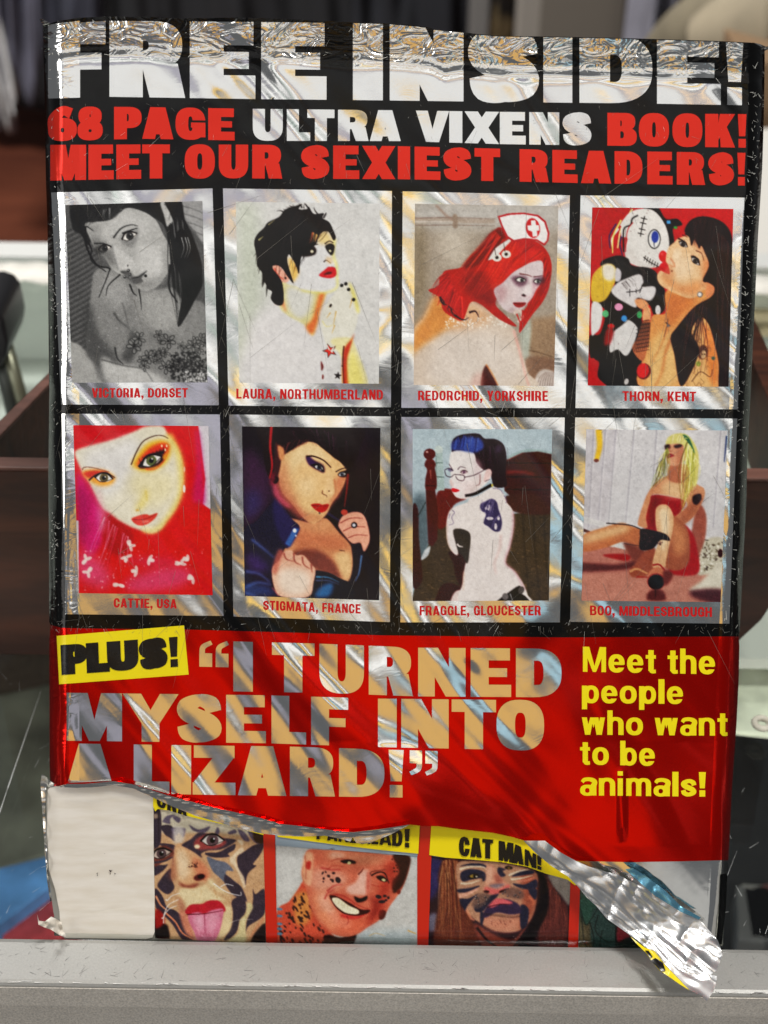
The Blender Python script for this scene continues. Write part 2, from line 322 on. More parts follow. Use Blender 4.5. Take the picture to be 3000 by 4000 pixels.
def glyph(ch, w, h, sx, sy, asc=None):
    A, C = [], []
    m = h / 2
    if ch == 'I' or ch == 'l': A = [rc(0, 0, w, h)]
    elif ch == 'L': A = [rc(0, 0, sx, h), rc(0, 0, w, sy)]
    elif ch == 'T': A = [rc(w/2 - sx/2, 0, w/2 + sx/2, h), rc(0, h - sy, w, h)]
    elif ch == 'H': A = [rc(0, 0, sx, h), rc(w - sx, 0, w, h), rc(0, m - sy/2, w, m + sy/2)]
    elif ch in 'EF':
        sm = sy * 0.72 if sy > h * .24 else sy
        A = [rc(0, 0, sx, h), rc(0, h - sy, w * 0.97, h), rc(0, m - sm/2, w * 0.9, m + sm/2)]
        if ch == 'E': A.append(rc(0, 0, w, sy))
        elif ch == 'F': A[2] = rc(0, m - sm*0.62, w * 0.9, m + sm*0.38)
    elif ch in 'OQCG':
        A = [se(w/2, m, w/2, m * 1.015)]; C = [se(w/2, m, max(w/2 - sx, w*0.06), m - sy, 2.7)]
        if ch in 'CG': C.append(rc(w * 0.5, m - h * 0.10, w * 1.1, m + h * 0.11))
        if ch == 'G':
            A = [[tuple(p) for p in A[0]]]
            return A, C, [rc(w * 0.52, m - h*0.12, w, m + h*0.04), rc(w - sx, sy*.3, w, m)]
    elif ch == 'D': A = [bowl(0, 0, w, h)]; C = [bowl(sx, sy, w - sx, h - sy)]
    elif ch == 'P': A = [rc(0, 0, sx, h), bowl(0, h * 0.34, w, h)]; C = [bowl(sx, h * 0.34 + sy * 0.8, w - sx, h - sy * 0.8)]
    elif ch == 'B':
        A = [rc(0, 0, sx, h), bowl(0, h * 0.47, w * 0.95, h), bowl(0, 0, w, h * 0.55)]
        C = [bowl(sx, h * 0.55 + sy*.18, w * 0.93 - sx, h - sy * 0.85), bowl(sx, sy * 0.85, w - sx, h * 0.49 - sy*.18)]
    elif ch == 'R':
        A = [rc(0, 0, sx, h), bowl(0, h * 0.38, w * 0.96, h), [(w*0.42, h*0.45), (w*0.97 - sx*1.0, 0), (w, 0), (w * 0.90, h * 0.45)]]
        C = [bowl(sx, h * 0.38 + sy * 0.8, w * 0.96 - sx, h - sy * 0.85)]
    elif ch == 'U':
        r = min(h * 0.45, w * .6)
        A = [[(0, h), (sx, h)] + [(sx, r)] + se(w/2, r, w/2 - sx, max(r - sy, 1), 2.5, 180, 360, 20) + [(w - sx, h), (w, h), (w, r)] + se(w/2, r, w/2, r, 2.5, 360, 180, 20)]
    elif ch in 'Ss':
        t = [sx*.9, sx*.95, sy, sx, sx*1.0, sx*1.0, sx, sy, sx*.95, sx*.9]
        A = swept([(w - sx*.46, h*.64), (w*.90 - sx*.36, h*.80), (w*.50, h - sy/2), (sx*.56, h*.75), (w*.26, h*.60), (w*.72, h*.41), (w - sx*.54, h*.25), (w*.5, sy/2), (w*.10 + sx*.36, h*.20), (sx*.46, h*.36)], t, 6)
    elif ch == 'A':
        a = sx * 0.60; d = (w/2 - a) / h; yb = h * 0.15; yc = yb + sy * .85; yi = (w/2 - sx) / d if d > 0 else h
        A = [[(0, 0), (w, 0), (w/2 + a, h), (w/2 - a, h)]]; C = [[(sx, 0), (w - sx, 0), (w - sx - d*yb, yb), (sx + d*yb, yb)]]
        if yi > yc + 2: C.append([(sx + d*yc, yc), (w - sx - d*yc, yc), (w/2, min(yi, h*0.85))])
    elif ch in 'VY':
        if ch == 'V':
            a = sx * 0.55; A = [[(0, h), (w/2 - a, 0), (w/2 + a, 0), (w, h), (w - sx, h), (w/2, h * 0.42), (sx, h)]]
        else: A = [[(0, h), (w/2 - sx/2, h*.38), (w/2 + sx/2, h*.38), (w, h), (w - sx*1.05, h), (w/2, h * 0.66), (sx*1.05, h)], rc(w/2 - sx/2, 0, w/2 + sx/2, h*.40)]
    elif ch == 'X': A = [[(0, 0), (sx*1.1, 0), (w, h), (w - sx*1.1, h)], [(0, h), (sx*1.1, h), (w, 0), (w - sx*1.1, 0)]]
    elif ch == 'Z': A = [rc(0, 0, w, sy), rc(w*.03, h - sy, w*.98, h), [(0, sy*.9), (w*.98 - sx*1.15, h - sy*.9), (w*.98, h - sy*.9), (sx*1.15, sy*.9)]]
    elif ch == 'K': A = [rc(0, 0, sx, h), [(sx*.8, h*.30), (w - sx*1.15, h), (w, h), (sx*.8, h*.08 + h*.02)], [(sx*1.1, h*.55), (w - sx*1.1, 0), (w, 0), (sx*1.75 if sx*1.75 < w*.75 else w*.7, h*.66)]]
    elif ch == 'N': A = [rc(0, 0, sx*.92, h), rc(w - sx*.92, 0, w, h), [(0, h), (sx*1.1, h), (w, 0), (w - sx*1.1, 0)]]
    elif ch == 'M': A = [rc(0, 0, sx*.85, h), rc(w - sx*.85, 0, w, h), [(0, h), (sx*1.18, h), (w/2 + sx*.30, 0), (w/2 - sx*.30, 0)], [(w, h), (w - sx*1.18, h), (w/2 - sx*.30, 0), (w/2 + sx*.30, 0)]]
    elif ch == '!': A = [rc(w*.08, 0, w*.92, h*.26), [(w*.14, h*.34), (w*.86, h*.34), (w, h), (0, h)]]
    elif ch == ',': A = [rc(0, 0, w, w), [(w*.4, 0.1), (w, 0.1), (w*.5, -w*.9), (0.05*w, -w*.9)]]
    elif ch == '6':
        A = [se(w/2, h*.33, w/2, h*.34), swept([(w*.80, h*.80), (w*.5, h - sy*.45), (sx*.52, h*.62), (sx*.52, h*.3)], [sx*.85, sy*.95, sx*1.02, sx*1.02])] 
        A = [A[0]] + A[1]; C = [se(w/2, h*.31, w/2 - sx, h*.31 - sy*.9)]
    elif ch == '8':
        A = [se(w/2, h*.72, w*.46, h*.285), se(w/2, h*.29, w/2, h*.30)]; C = [se(w/2, h*.73, w*.46 - sx, h*.285 - sy*.9), se(w/2, h*.28, w/2 - sx, h*.30 - sy*.95)]
    elif ch in '\u201c\u201d':
        u = w * .44
        for x in (0, w - u):
            if ch == '\u201c': A += [rc(x, 0, x + u, h*.52)] + swept([(x + u*.22, h*.45), (x + u*.30, h*.75), (x + u*.95, h*.94)], [u*.44, u*.42, h*.16])
            else: A += [rc(x, h*.48, x + u, h)] + swept([(x + u*.78, h*.55), (x + u*.70, h*.25), (x + u*.05, h*.06)], [u*.44, u*.42, h*.16])
    # lower case: h is the x-height, asc the ascender height
    elif ch == 'o': A = [se(w/2, m, w/2, m * 1.03, 2.3)]; C = [se(w/2, m, w/2 - sx, m - sy, 2.3)]
    elif ch == 'e':
        A = [se(w/2, m, w/2, m * 1.03, 2.3)]; C = [se(w/2, m, w/2 - sx, m - sy, 2.3), rc(w*.5, h*.27, w*1.1, h*.44)]
        return A, C, [rc(sx*.6, m - sy*.38, w - sx*.2, m + sy*.38)]
    elif ch in 'pb':
        A = [se(w*.54, m, w*.46, m * 1.03, 2.3)]; C = [se(w*.56, m, w*.44 - sx*.9, m - sy, 2.3)]
        return A, C, [rc(0, -h*.36, sx, h)] if ch == 'p' else [rc(0, 0, sx, asc)]
    elif ch in 'nh':
        A = [rc(0, 0, sx, h if ch == 'n' else asc), se(w/2, h*.6, w/2, h*.42, 2.5, 0, 180, 20) + [(0, h*.4), (w, h*.4)][::-1][::-1], rc(w - sx, 0, w, h*.62)]
        A[1] = [(w, h*.6)] + se(w/2, h*.6, w/2, h*.43, 2.5, 0, 180, 20); C = [[(w - sx, h*.55)] + se(w/2, h*.58, w/2 - sx, h*.42 - sy*.8, 2.5, 0, 180, 16) + [(sx, 0), (w - sx, 0)]]
    elif ch == 'm':
        u = (w + sx) / 2; A = [rc(0, 0, sx, h)]
        for x in (0, w - u):
            A += [se(x + u/2, h*.6, u/2, h*.43, 2.5, 0, 180, 20), rc(x + u - sx, 0, x + u, h*.62)]
            C += [se(x + u/2, h*.58, u/2 - sx, h*.42 - sy*.8, 2.5, 0, 180, 16) + [(x + sx, 0), (x + u - sx, 0)]]
    elif ch == 'i': A = [rc(0, 0, sx, h), rc(0, h*1.16, sx, asc)]
    elif ch == 't': A = [rc(w*.26, h*.12, w*.26 + sx, h*1.28), rc(0, h - sy*.9, w, h)] + swept([(w*.26 + sx/2, h*.3), (w*.26 + sx*.62, h*.10), (w, h*.10)], [sx, sy, sy*.9])
    elif ch == 'w':
        q = w / 4
        for i in (0, 2):
            A += [[(q*i, h), (q*i + sx*.95, h), (q*(i+1) + sx*.5, 0), (q*(i+1) - sx*.5, 0)], [(q*(i+2), h), (q*(i+2) - sx*.95 if i else q*(i+2) - sx*.6, h), (q*(i+1) - sx*.5, 0), (q*(i+1) + sx*.5, 0)]]
        A.append([(q*2 + sx*.6, h), (q*2 - sx*.6, h), (q*2, h*.4)])
    elif ch == 'a':
        A = [se(w*.46, h*.30, w*.46, h*.32, 2.4), rc(w - sx*1.05, 0, w, h*.66)] + swept([(w*.10 + sx*.1, h*.76), (w*.26, h*.90), (w*.6, h*.93), (w*.88, h*.80), (w - sx*.52, h*.55)], [sy*.9, sy, sy, sx, sx])
        C = [se(w*.44, h*.29, w*.44 - sx*.95, h*.30 - sy*.75, 2.3)]
    return A, C, []
def winding(px, py, loop):
    """non-zero winding number of points against a loop (vectorised)"""
    L = np.asarray(loop, float); wn = np.zeros(px.shape, int)
    x0, y0 = L[:, 0], L[:, 1]; x1, y1 = np.roll(x0, -1), np.roll(y0, -1)
    for a, b, c, d in zip(x0, y0, x1, y1):
        s = (c - a) * (py - b) - (px - a) * (d - b)
        wn += ((b <= py) & (d > py) & (s > 0)).astype(int) - ((b > py) & (d <= py) & (s < 0)).astype(int)
    return wn != 0
def tess(shapes, step):
    """shapes: list of (adds, cuts, over) with loops in photo px -> triangle mesh with inner grid points"""
    V, T = [], []
    for adds, cuts, over in shapes:
        loops = []
        for lp in adds + cuts + over:
            q = []
            for i in range(len(lp)):
                a = np.array(lp[i], float); b = np.array(lp[(i + 1) % len(lp)], float); d = np.linalg.norm(b - a)
                if d < 0.05: continue
                k = max(1, int(d / step + 0.5))
                for j in range(k): q.append(a + (b - a) * j / k)
            loops.append(q)
        pts, edges = [], []
        for q in loops:
            s = len(pts); pts += q; edges += [(s + i, s + (i + 1) % len(q)) for i in range(len(q))]
        arr = np.array(pts); x0, y0 = arr.min(0); x1, y1 = arr.max(0)
        gx = np.arange(math.floor(x0 / step) * step + step * .5, x1, step); gy = np.arange(math.floor(y0 / step) * step + step * .5, y1, step)
        if len(gx) and len(gy):
            G = np.stack(np.meshgrid(gx, gy), -1).reshape(-1, 2)
            keep = np.zeros(len(G), bool)
            for lp in adds + over: keep |= winding(G[:, 0], G[:, 1], lp)
            G = G[keep]
            if len(G) and len(arr) < 3000:
                for i in range(0, len(G), 4000):
                    dd = ((G[i:i+4000, None, :] - arr[None]) ** 2).sum(-1).min(1)
                    keep2 = dd > (step * .35) ** 2
                    pts += list(G[i:i+4000][keep2])
            else: pts += list(G)
        r = geometry.delaunay_2d_cdt([Vector((float(p[0]), float(p[1]))) for p in pts], edges, [], 0, 1e-4)
        P = np.array([tuple(v) for v in r[0]]); F = np.array([f for f in r[2] if len(f) == 3])
        c = P[F].mean(1); ins = np.zeros(len(F), bool)
        for lp in adds: ins |= winding(c[:, 0], c[:, 1], lp)
        for lp in cuts: ins &= ~winding(c[:, 0], c[:, 1], lp)
        for lp in over: ins |= winding(c[:, 0], c[:, 1], lp)
        F = F[ins]
        used = np.unique(F); mp = -np.ones(len(P), int); mp[used] = np.arange(len(used))
        V.append(P[used]); T.append(mp[F] + sum(len(v) for v in V[:-1]))
    return np.concatenate(V), np.concatenate(T)
def sheet(name, shapes, mat, level, parent, step=14, hf=relief, **kw):
    """flat shapes given in photo px, laid on the curved foil front, 'level' metres proud of it"""
    P, F = tess(shapes, step)
    px, py = P[:, 0], P[:, 1]
    co = on_mag(px, py, hf(px, py) + level)
    nr = mag_normals(px, py, hf)
    a, b, c = co[F[:, 0]], co[F[:, 1]], co[F[:, 2]]
    flip = (np.cross(b - a, c - a) @ _N) < 0
    F[flip] = F[flip][:, ::-1]
    return mesh_obj(name, co, F, mat, parent, uv=np.stack([px, py], 1) / 1000, normals=nr, **kw)
def letters(text, boxes, cap, base, sx, sy, slant=0.0, thin=1.0):
    """text set letter by letter: boxes [(x0,x1)..] px, cap/base piecewise y(x) px; sx, sy stroke as share of the cap height"""
    out = []; cx, cy = zip(*cap); bx, by = zip(*base); i = 0
    for ch in text:
        if ch == ' ': continue
        x0, x1 = boxes[i][:2]; i += 1
        if x1 - x0 > 60: x0, x1 = x0 + 2.5, x1 - 2.5
        xm = (x0 + x1) / 2; h = np.interp(xm, bx, by) - np.interp(xm, cx, cy); w = x1 - x0
        s = min(sx * h, w * 0.44) if ch not in 'Il!,ESFLTP' else min(sx * h, w * 0.54)
        gh = h * 0.52 if ch in '\u201c\u201d' else h
        adds, cuts, over = glyph(ch, w, gh, s, sy * h)
        def mp(lp):
            r = []
            for (x, y) in lp:
                X = x0 + x; yy = y + (h - gh if ch in '\u201c\u201d' else 0)
                B = np.interp(X, bx, by); Cc = np.interp(X, cx, cy)
                Y = B - yy * (B - Cc) / h
                r.append((X + slant * yy, Y))
            return r
        out.append(([mp(l) for l in adds], [mp(l) for l in cuts], [mp(l) for l in over]))
    return out
WID = {'I': .25, 'M': .74, ',': .20, ' ': .24, 'L': .46, 'E': .49, 'F': .47, 'T': .52, 'A': .60, 'V': .56, 'Y': .56, 'S': .54}
def caption(text, xa, xb, ca, ba, cb, bb):
    ws = [WID.get(c, .56) for c in text]; gap = 0.085
    tot = sum(ws) + gap * (len(ws) - 1); k = (xb - xa) / tot; x = xa; boxes = []
    for c, wv in zip(text, ws):
        if c != ' ': boxes.append((x, x + wv * k))
        x += (wv + gap) * k
    return letters(text, boxes, [(xa, ca), (xb, cb)], [(xa, ba), (xb, bb)], 0.22, 0.17)
LW = {'M': 1.14, 'e': .80, 't': .50, ' ': .34, 'h': .80, 'p': .84, 'o': .84, 'l': .30, 'w': 1.14, 'a': .80, 'n': .80, 'b': .84, 'i': .30, 'm': 1.22, 's': .76, '!': .34}
def lower(text, xa, xb, ba, bb, xh, asc):
    ws = [LW[c] for c in text]; gap = 0.12; tot = sum(ws) + gap * (len(ws) - 1); k = (xb - xa) / tot; x = xa; out = []
    for c, wv in zip(text, ws):
        if c != ' ':
            w_ = wv * k; h = asc if c in 'Ml!' else xh
            A, C, O = glyph(c, w_, h, min(0.30 * xh, w_ if c in 'li' else w_*.6), 0.22 * xh if c != 'M' else .25 * xh, asc)
            def mp(lp, x=x): return [(x + u, ba + (bb - ba) * (x + u - xa) / (xb - xa) - v) for u, v in lp]
            out.append(([mp(l) for l in A], [mp(l) for l in C], [mp(l) for l in O]))
        x += (wv + gap) * k
    return out
# ------------------------------------------------------------------ flat print: pictures painted as colour per vertex
class Paint:
    def __init__(s, x0, y0, x1, y1, col, cw=460, seed=1):
        s.x0, s.y0 = x0, y0; s.k = cw / (x1 - x0); s.W = cw; s.H = int((y1 - y0) * s.k) + 1
        s.a = np.empty((s.H, s.W, 3), np.float32); s.a[:] = col; s.r = np.random.default_rng(seed)
    def _mix(s, m, ox, oy, col, alpha):
        h, w = m.shape; v = s.a[oy:oy + h, ox:ox + w]; m = (m * alpha)[..., None]
        v += (np.array(col, np.float32) - v) * m
    def _blur(s, m, r):
        if r < 0.6: return m
        k = int(r * 2.2) + 1; g = np.exp(-0.5 * (np.arange(-k, k + 1) / r) ** 2); g /= g.sum()
        m = np.apply_along_axis(lambda v: np.convolve(v, g, 'same'), 0, m); return np.apply_along_axis(lambda v: np.convolve(v, g, 'same'), 1, m)
    def poly(s, pts, col, soft=0, smooth=True, alpha=1.0):
        p = catmull(pts, True, 6) if smooth else np.array(pts, float)
        p = (p - (s.x0, s.y0)) * s.k; sf = soft * s.k; pad = int(sf * 2.5) + 2
        xa, ya = np.floor(p.min(0)).astype(int) - pad; xb, yb = np.ceil(p.max(0)).astype(int) + pad
        xa, ya = max(xa, -pad - 2), max(ya, -pad - 2); xb, yb = min(xb, s.W + pad), min(yb, s.H + pad)
        if xb <= xa or yb <= ya: return s
        m = np.zeros((yb - ya, xb - xa), np.float32); ys = np.arange(ya, yb) + .5; xs = np.arange(xa, xb) + .5
        q = np.roll(p, -1, 0)
        for i, y in enumerate(ys):
            c = ((p[:, 1] <= y) & (q[:, 1] > y)) | ((p[:, 1] > y) & (q[:, 1] <= y))
            if not c.any(): continue
            xx = np.sort(p[c, 0] + (y - p[c, 1]) * (q[c, 0] - p[c, 0]) / (q[c, 1] - p[c, 1]))
            for j in range(0, len(xx) - 1, 2):
                m[i] += np.clip(xs + .5 - xx[j], 0, 1) * np.clip(xx[j + 1] - xs + .5, 0, 1)
        m = np.clip(m, 0, 1); m = s._blur(m, sf)
        X0, Y0 = max(xa, 0), max(ya, 0); X1, Y1 = min(xb, s.W), min(yb, s.H)
        if X1 <= X0 or Y1 <= Y0: return s
        s._mix(m[Y0 - ya:Y1 - ya, X0 - xa:X1 - xa], X0, Y0, col, alpha); return s
    def line(s, pts, w, col, w2=None, alpha=1.0, soft=0, k=6):
        q = catmull(pts, False, k) if len(pts) > 2 else np.array(pts, float)
        w2 = w if w2 is None else w2
        d = np.gradient(q, axis=0); d /= np.linalg.norm(d, axis=1, keepdims=True) + 1e-6; n = np.stack([-d[:, 1], d[:, 0]], 1)
        t = np.linspace(w, w2, len(q))[:, None] / 2
        return s.poly(np.concatenate([q + n * t, (q - n * t)[::-1]]), col, soft, False, alpha)
    def ell(s, cx, cy, rx, ry, col, rot=0, soft=0, alpha=1.0):
        a = np.linspace(0, 2 * math.pi, 25)[:-1]; c, t = math.cos(R(rot)), math.sin(R(rot))
        x = rx * np.cos(a); y = ry * np.sin(a)
        return s.poly(np.stack([cx + x * c - y * t, cy + x * t + y * c], 1), col, soft, False, alpha)
    def hair(s, roots, tips, n, cols, w=6, bend=20, alpha=.8, w2=1):
        """strands from a root curve to a tip curve"""
        A = catmull(roots, False, 8); B = catmull(tips, False, 8)
        for i in range(n):
            u = s.r.random(); a = A[int(u * (len(A) - 1))]; b = B[int(np.clip(u + s.r.normal() * .05, 0, 1) * (len(B) - 1))]
            m = (a + b) / 2 + s.r.normal(size=2) * bend
            s.line([a, m, b], w * s.r.uniform(.5, 1.3), cols[s.r.integers(len(cols))], w2, alpha, k=5)
        return s
    def specks(s, n, x0, y0, x1, y1, r, col, alpha=.6):
        for _ in range(n):
            s.ell(s.r.uniform(x0, x1), s.r.uniform(y0, y1), r * s.r.uniform(.4, 1.2), r * s.r.uniform(.4, 1.2), col, alpha=alpha)
        return s
    def grain(s, amt=6):
        for c in (60, 22, 9, 4):                                   # uneven tone at several sizes, then film grain
            q = s.r.normal(size=(s.H // c + 3, s.W // c + 3)); yy, xx = np.mgrid[0:s.H, 0:s.W] / c; iy, ix = yy.astype(int), xx.astype(int); fy, fx = yy - iy, xx - ix
            fy = fy * fy * (3 - 2 * fy); fx = fx * fx * (3 - 2 * fx)
            v = (q[iy, ix] * (1 - fx) + q[iy, ix + 1] * fx) * (1 - fy) + (q[iy + 1, ix] * (1 - fx) + q[iy + 1, ix + 1] * fx) * fy
            s.a *= 1 + (v * {60: .012, 22: .014, 9: .022, 4: .022}[c])[..., None]
        for ch in range(3): s.a[..., ch] = s._blur(s.a[..., ch], 1.2)
        n = s.r.normal(size=s.a.shape[:2]).astype(np.float32) * amt * 1.3
        s.a += n[..., None]
        x = np.clip(s.a / 255, 0, 1); s.a = (255 * (x - 0.065 * np.sin(2 * math.pi * x) - 0.008)).astype(np.float32); return s
    def sample(s, tx, ty):
        fx = np.clip((tx - s.x0) * s.k - .5, 0, s.W - 1.001); fy = np.clip((ty - s.y0) * s.k - .5, 0, s.H - 1.001)
        ix = fx.astype(int); iy = fy.astype(int); u = (fx - ix)[:, None]; v = (fy - iy)[:, None]; a = s.a
        return (a[iy, ix] * (1 - u) + a[iy, ix + 1] * u) * (1 - v) + (a[iy + 1, ix] * (1 - u) + a[iy + 1, ix + 1] * u) * v
def print_grid(name, quad, paint, tile, mat, level, parent, nx=190, ny=240, hf=relief, gain=1.0, keep=None, **kw):
    """picture printed on the sheet: quad TL,TR,BR,BL in photo px; tile=(ox,oy,scale) maps px to the painter's units"""
    q = np.array(quad, float); u, v = np.meshgrid(np.linspace(0, 1, nx), np.linspace(0, 1, ny)); u = u.ravel()[:, None]; v = v.ravel()[:, None]
    P = (q[0] * (1 - u) + q[1] * u) * (1 - v) + (q[3] * (1 - u) + q[2] * u) * v
    px, py = P[:, 0], P[:, 1]
    co = on_mag(px, py, hf(px, py) + level); nr = mag_normals(px, py, hf)
    col = paint.sample((px - tile[0]) / tile[2], (py - tile[1]) / tile[2]); col = np.clip(lin(np.clip(col, 0, 255)) * gain, 0, 1)
    i = np.arange(nx * ny).reshape(ny, nx)
    F = np.stack([i[:-1, :-1], i[1:, :-1], i[1:, 1:], i[:-1, 1:]], -1).reshape(-1, 4)
    if keep is not None:
        ok = keep(px, py); F = F[ok[F].all(1)]
    o = mesh_obj(name, co, F, mat, parent, uv=P / 1000, normals=nr, **kw)
    at = o.data.color_attributes.new('print_colour', 'FLOAT_COLOR', 'POINT')
    at.data.foreach_set('color', np.concatenate([col, np.ones((len(col), 1))], 1).astype(np.float32).ravel())
    return o

def eye(P, cx, cy, w, h, rot, iris, lid=(20, 14, 14), white=(235, 232, 225), ir=.42, dx=0, dy=0, lw=.16):
    c, s_ = math.cos(R(rot)), math.sin(R(rot))
    def T(x, y): return (cx + x * c - y * s_, cy + x * s_ + y * c)
    P.poly([T(-w/2, h*.1), T(-w*.25, -h*.42), T(w*.12, -h*.5), T(w/2, -h*.05), T(w*.2, h*.38), T(-w*.2, h*.42)], white)
    P.ell(*T(dx, dy), h*ir*1.15, h*ir*1.15, iris); P.ell(*T(dx, dy), h*ir*.5, h*ir*.5, (10, 8, 8)); P.ell(*T(dx + h*.12, dy - h*.14), h*.07, h*.07, (250, 250, 250))
    P.line([T(-w*.55, h*.16), T(-w*.25, -h*.44), T(w*.12, -h*.54), T(w*.56, -h*.06)], h*lw*1.4, lid, h*lw)
    P.line([T(-w*.5, h*.14), T(-w*.1, h*.48), T(w*.5, 0)], h*lw*.5, lid, alpha=.8)

def paint_1():   # woman, black and white, wet black hair, flower tattoo
    P = Paint(520, 165, 1700, 1670, (92, 92, 92), 470, 1)
    for i in range(26):                                            # quilted cloth on the left
        y = 360 + i * 46; P.line([(540, y + 70), (700, y - 20), (800, y - 90)], 16, (64, 64, 64), 10, .8, 4); P.line([(540, y + 90), (700, y), (800, y - 70)], 6, (122, 122, 122), 4, .6, 2)
    P.poly([(1380, 165), (1700, 165), (1700, 560), (1560, 400)], (150, 150, 150), 6)
    for i in range(7): P.line([(1400, 200 + i*62), (1560, 240 + i*60), (1700, 300 + i*60)], 9, (98, 98, 98), 6, .8, 3)
    P.poly([(540, 1300), (640, 1340), (740, 1430), (900, 1660), (540, 1670)], (158, 158, 156), 6, False)
    # hair mass
    P.poly([(570, 200), (700, 180), (1000, 165), (1320, 165), (1460, 165), (1500, 330), (1570, 480), (1620, 700), (1640, 850), (1560, 1010), (1440, 1200), (1490, 1000), (1420, 980), (1380, 700), (1340, 400), (1200, 290), (1020, 240), (880, 340), (760, 350), (740, 500), (700, 530), (660, 450), (590, 400)], (30, 30, 30), 3)
    # shoulder and chest
    P.poly([(760, 760), (830, 720), (960, 740), (1100, 860), (1240, 900), (1400, 880), (1480, 980), (1640, 1000), (1700, 1200), (1700, 1670), (900, 1670), (760, 1500), (700, 1380), (720, 1100), (740, 900)], (132, 132, 131), 6)
    P.poly([(700, 1050), (740, 1040), (800, 1250), (960, 1480), (900, 1660), (760, 1480), (690, 1380)], (70, 70, 70), 22, alpha=.75)
    P.poly([(860, 780), (960, 780), (1040, 900), (1000, 1060), (900, 1000), (820, 900)], (156, 156, 155), 26, alpha=.8)
    P.poly([(1120, 920), (1380, 920), (1460, 1060), (1440, 1200), (1240, 1220), (1120, 1080)], (160, 160, 158), 30, alpha=.8)
    P.poly([(820, 1440), (960, 1500), (1120, 1520), (1300, 1600), (1320, 1670), (900, 1670)], (176, 176, 174), 16)
    P.line([(920, 1080), (970, 1150), (1050, 1210)], 16, (60, 60, 60), 6, .8, 6); P.line([(990, 1000), (1020, 1100), (1040, 1200)], 10, (70, 70, 70), 4, .7, 5)
    P.poly([(1060, 1220), (1130, 1300), (1060, 1480), (990, 1440), (1040, 1330)], (66, 66, 66), 20, alpha=.75)
    P.line([(820, 1460), (1000, 1510), (1160, 1540), (1240, 1640)], 12, (74, 74, 74), 5, .8, 4)
    # face
    face = [(690, 360), (800, 345), (920, 320), (1020, 235), (1160, 262), (1260, 330), (1320, 440), (1372, 540), (1388, 620), (1376, 720), (1330, 800), (1270, 870), (1180, 905), (1110, 870), (1050, 800), (980, 770), (910, 730), (850, 640), (770, 560), (720, 460)]
    P.poly(face, (170, 170, 168), 2)
    P.poly([(1140, 560), (1330, 560), (1360, 700), (1280, 820), (1180, 790), (1120, 680)], (188, 188, 186), 34, alpha=.8)
    P.poly([(760, 470), (900, 560), (930, 720), (850, 650), (760, 560)], (112, 112, 111), 18, alpha=.85)
    P.poly([(1060, 830), (1250, 800), (1330, 790), (1240, 890), (1150, 900)], (134, 134, 133), 20, alpha=.7)
    P.poly([(880, 350), (1040, 270), (1200, 320), (1180, 420), (960, 420), (820, 440)], (186, 186, 184), 30, alpha=.7)
    P.poly([(900, 530), (960, 560), (1060, 640), (1080, 700), (1020, 740), (960, 720), (930, 640)], (186, 186, 184), 8)      # nose
    P.line([(905, 530), (930, 640), (960, 740)], 14, (104, 104, 104), 8, .7, 6); P.ell(1010, 755, 36, 12, (52, 52, 52), 10, 4, .8)
    for x, y, r_ in ((1040, 740, 13), (1052, 772, 14), (1012, 792, 12), (1036, 790, 8), (1095, 835, 8), (1034, 700, 7)): P.ell(x, y, r_, r_, (26, 26, 26)); P.ell(x - 3, y - 3, r_*.4, r_*.4, (225, 225, 225))
    P.poly([(980, 470), (1060, 420), (1120, 410), (1110, 500), (1060, 550), (990, 520)], (104, 104, 104), 14, alpha=.6)
    eye(P, 1048, 462, 120, 66, -16, (60, 60, 60), dx=4); P.line([(918, 476), (980, 400), (1060, 370), (1120, 380)], 15, (40, 40, 40), 5, .9, 2)
    P.line([(990, 440), (1050, 415), (1116, 396)], 13, (14, 14, 14), 5)
    eye(P, 850, 560, 96, 52, -6, (50, 50, 50)); P.line([(760, 520), (840, 522), (905, 545)], 12, (36, 36, 36), 6); P.ell(812, 572, 46, 34, (40, 40, 40), 0, 10, .65)
    P.poly([(1062, 800), (1120, 780), (1190, 740), (1150, 800), (1160, 830), (1090, 850)], (96, 96, 96), 4); P.line([(1064, 802), (1130, 790), (1192, 742)], 8, (28, 28, 28), 3)
    P.ell(1180, 783, 12, 12, (14, 14, 14))
    P.poly([(1000, 740), (1060, 760), (1090, 800), (1050, 810), (1000, 780)], (92, 92, 92), 10, alpha=.8); P.poly([(1150, 600), (1260, 560), (1340, 620), (1300, 720), (1200, 720)], (198, 198, 196), 30, alpha=.6)
    P.poly([(1300, 560), (1385, 600), (1370, 740), (1300, 840), (1240, 880), (1310, 760)], (136, 136, 135), 20, alpha=.5); P.poly([(700, 380), (800, 360), (820, 460), (760, 520)], (126, 126, 125), 24, alpha=.6); P.line([(1080, 860), (1130, 850), (1180, 862)], 12, (120, 120, 118), 8, .6, 5)
    P.hair([(700, 200), (900, 190), (1100, 180)], [(620, 480), (760, 350), (900, 330)], 24, [(60, 60, 60), (12, 12, 12), (80, 80, 80)], 7, 14, .7)
    # ear, wet strands
    P.poly([(1300, 185), (1380, 180), (1420, 260), (1400, 340), (1356, 388), (1330, 300)], (176, 176, 174), 4); P.line([(1330, 200), (1380, 260), (1366, 330)], 12, (80, 80, 80), 6, .7, 3)
    P.poly([(1330, 170), (1400, 165), (1440, 300), (1480, 420), (1440, 420), (1380, 280)], (30, 30, 30), 2)
    P.hair([(1360, 380), (1440, 300), (1500, 380)], [(1440, 1190), (1520, 1060), (1620, 860)], 40, [(20, 20, 20), (34, 34, 34), (120, 120, 120)], 9, 26)
    P.poly([(1390, 620), (1450, 760), (1480, 900), (1440, 1190), (1520, 1090), (1610, 900), (1640, 740), (1590, 540), (1500, 420), (1440, 420)], (24, 24, 24), 2)
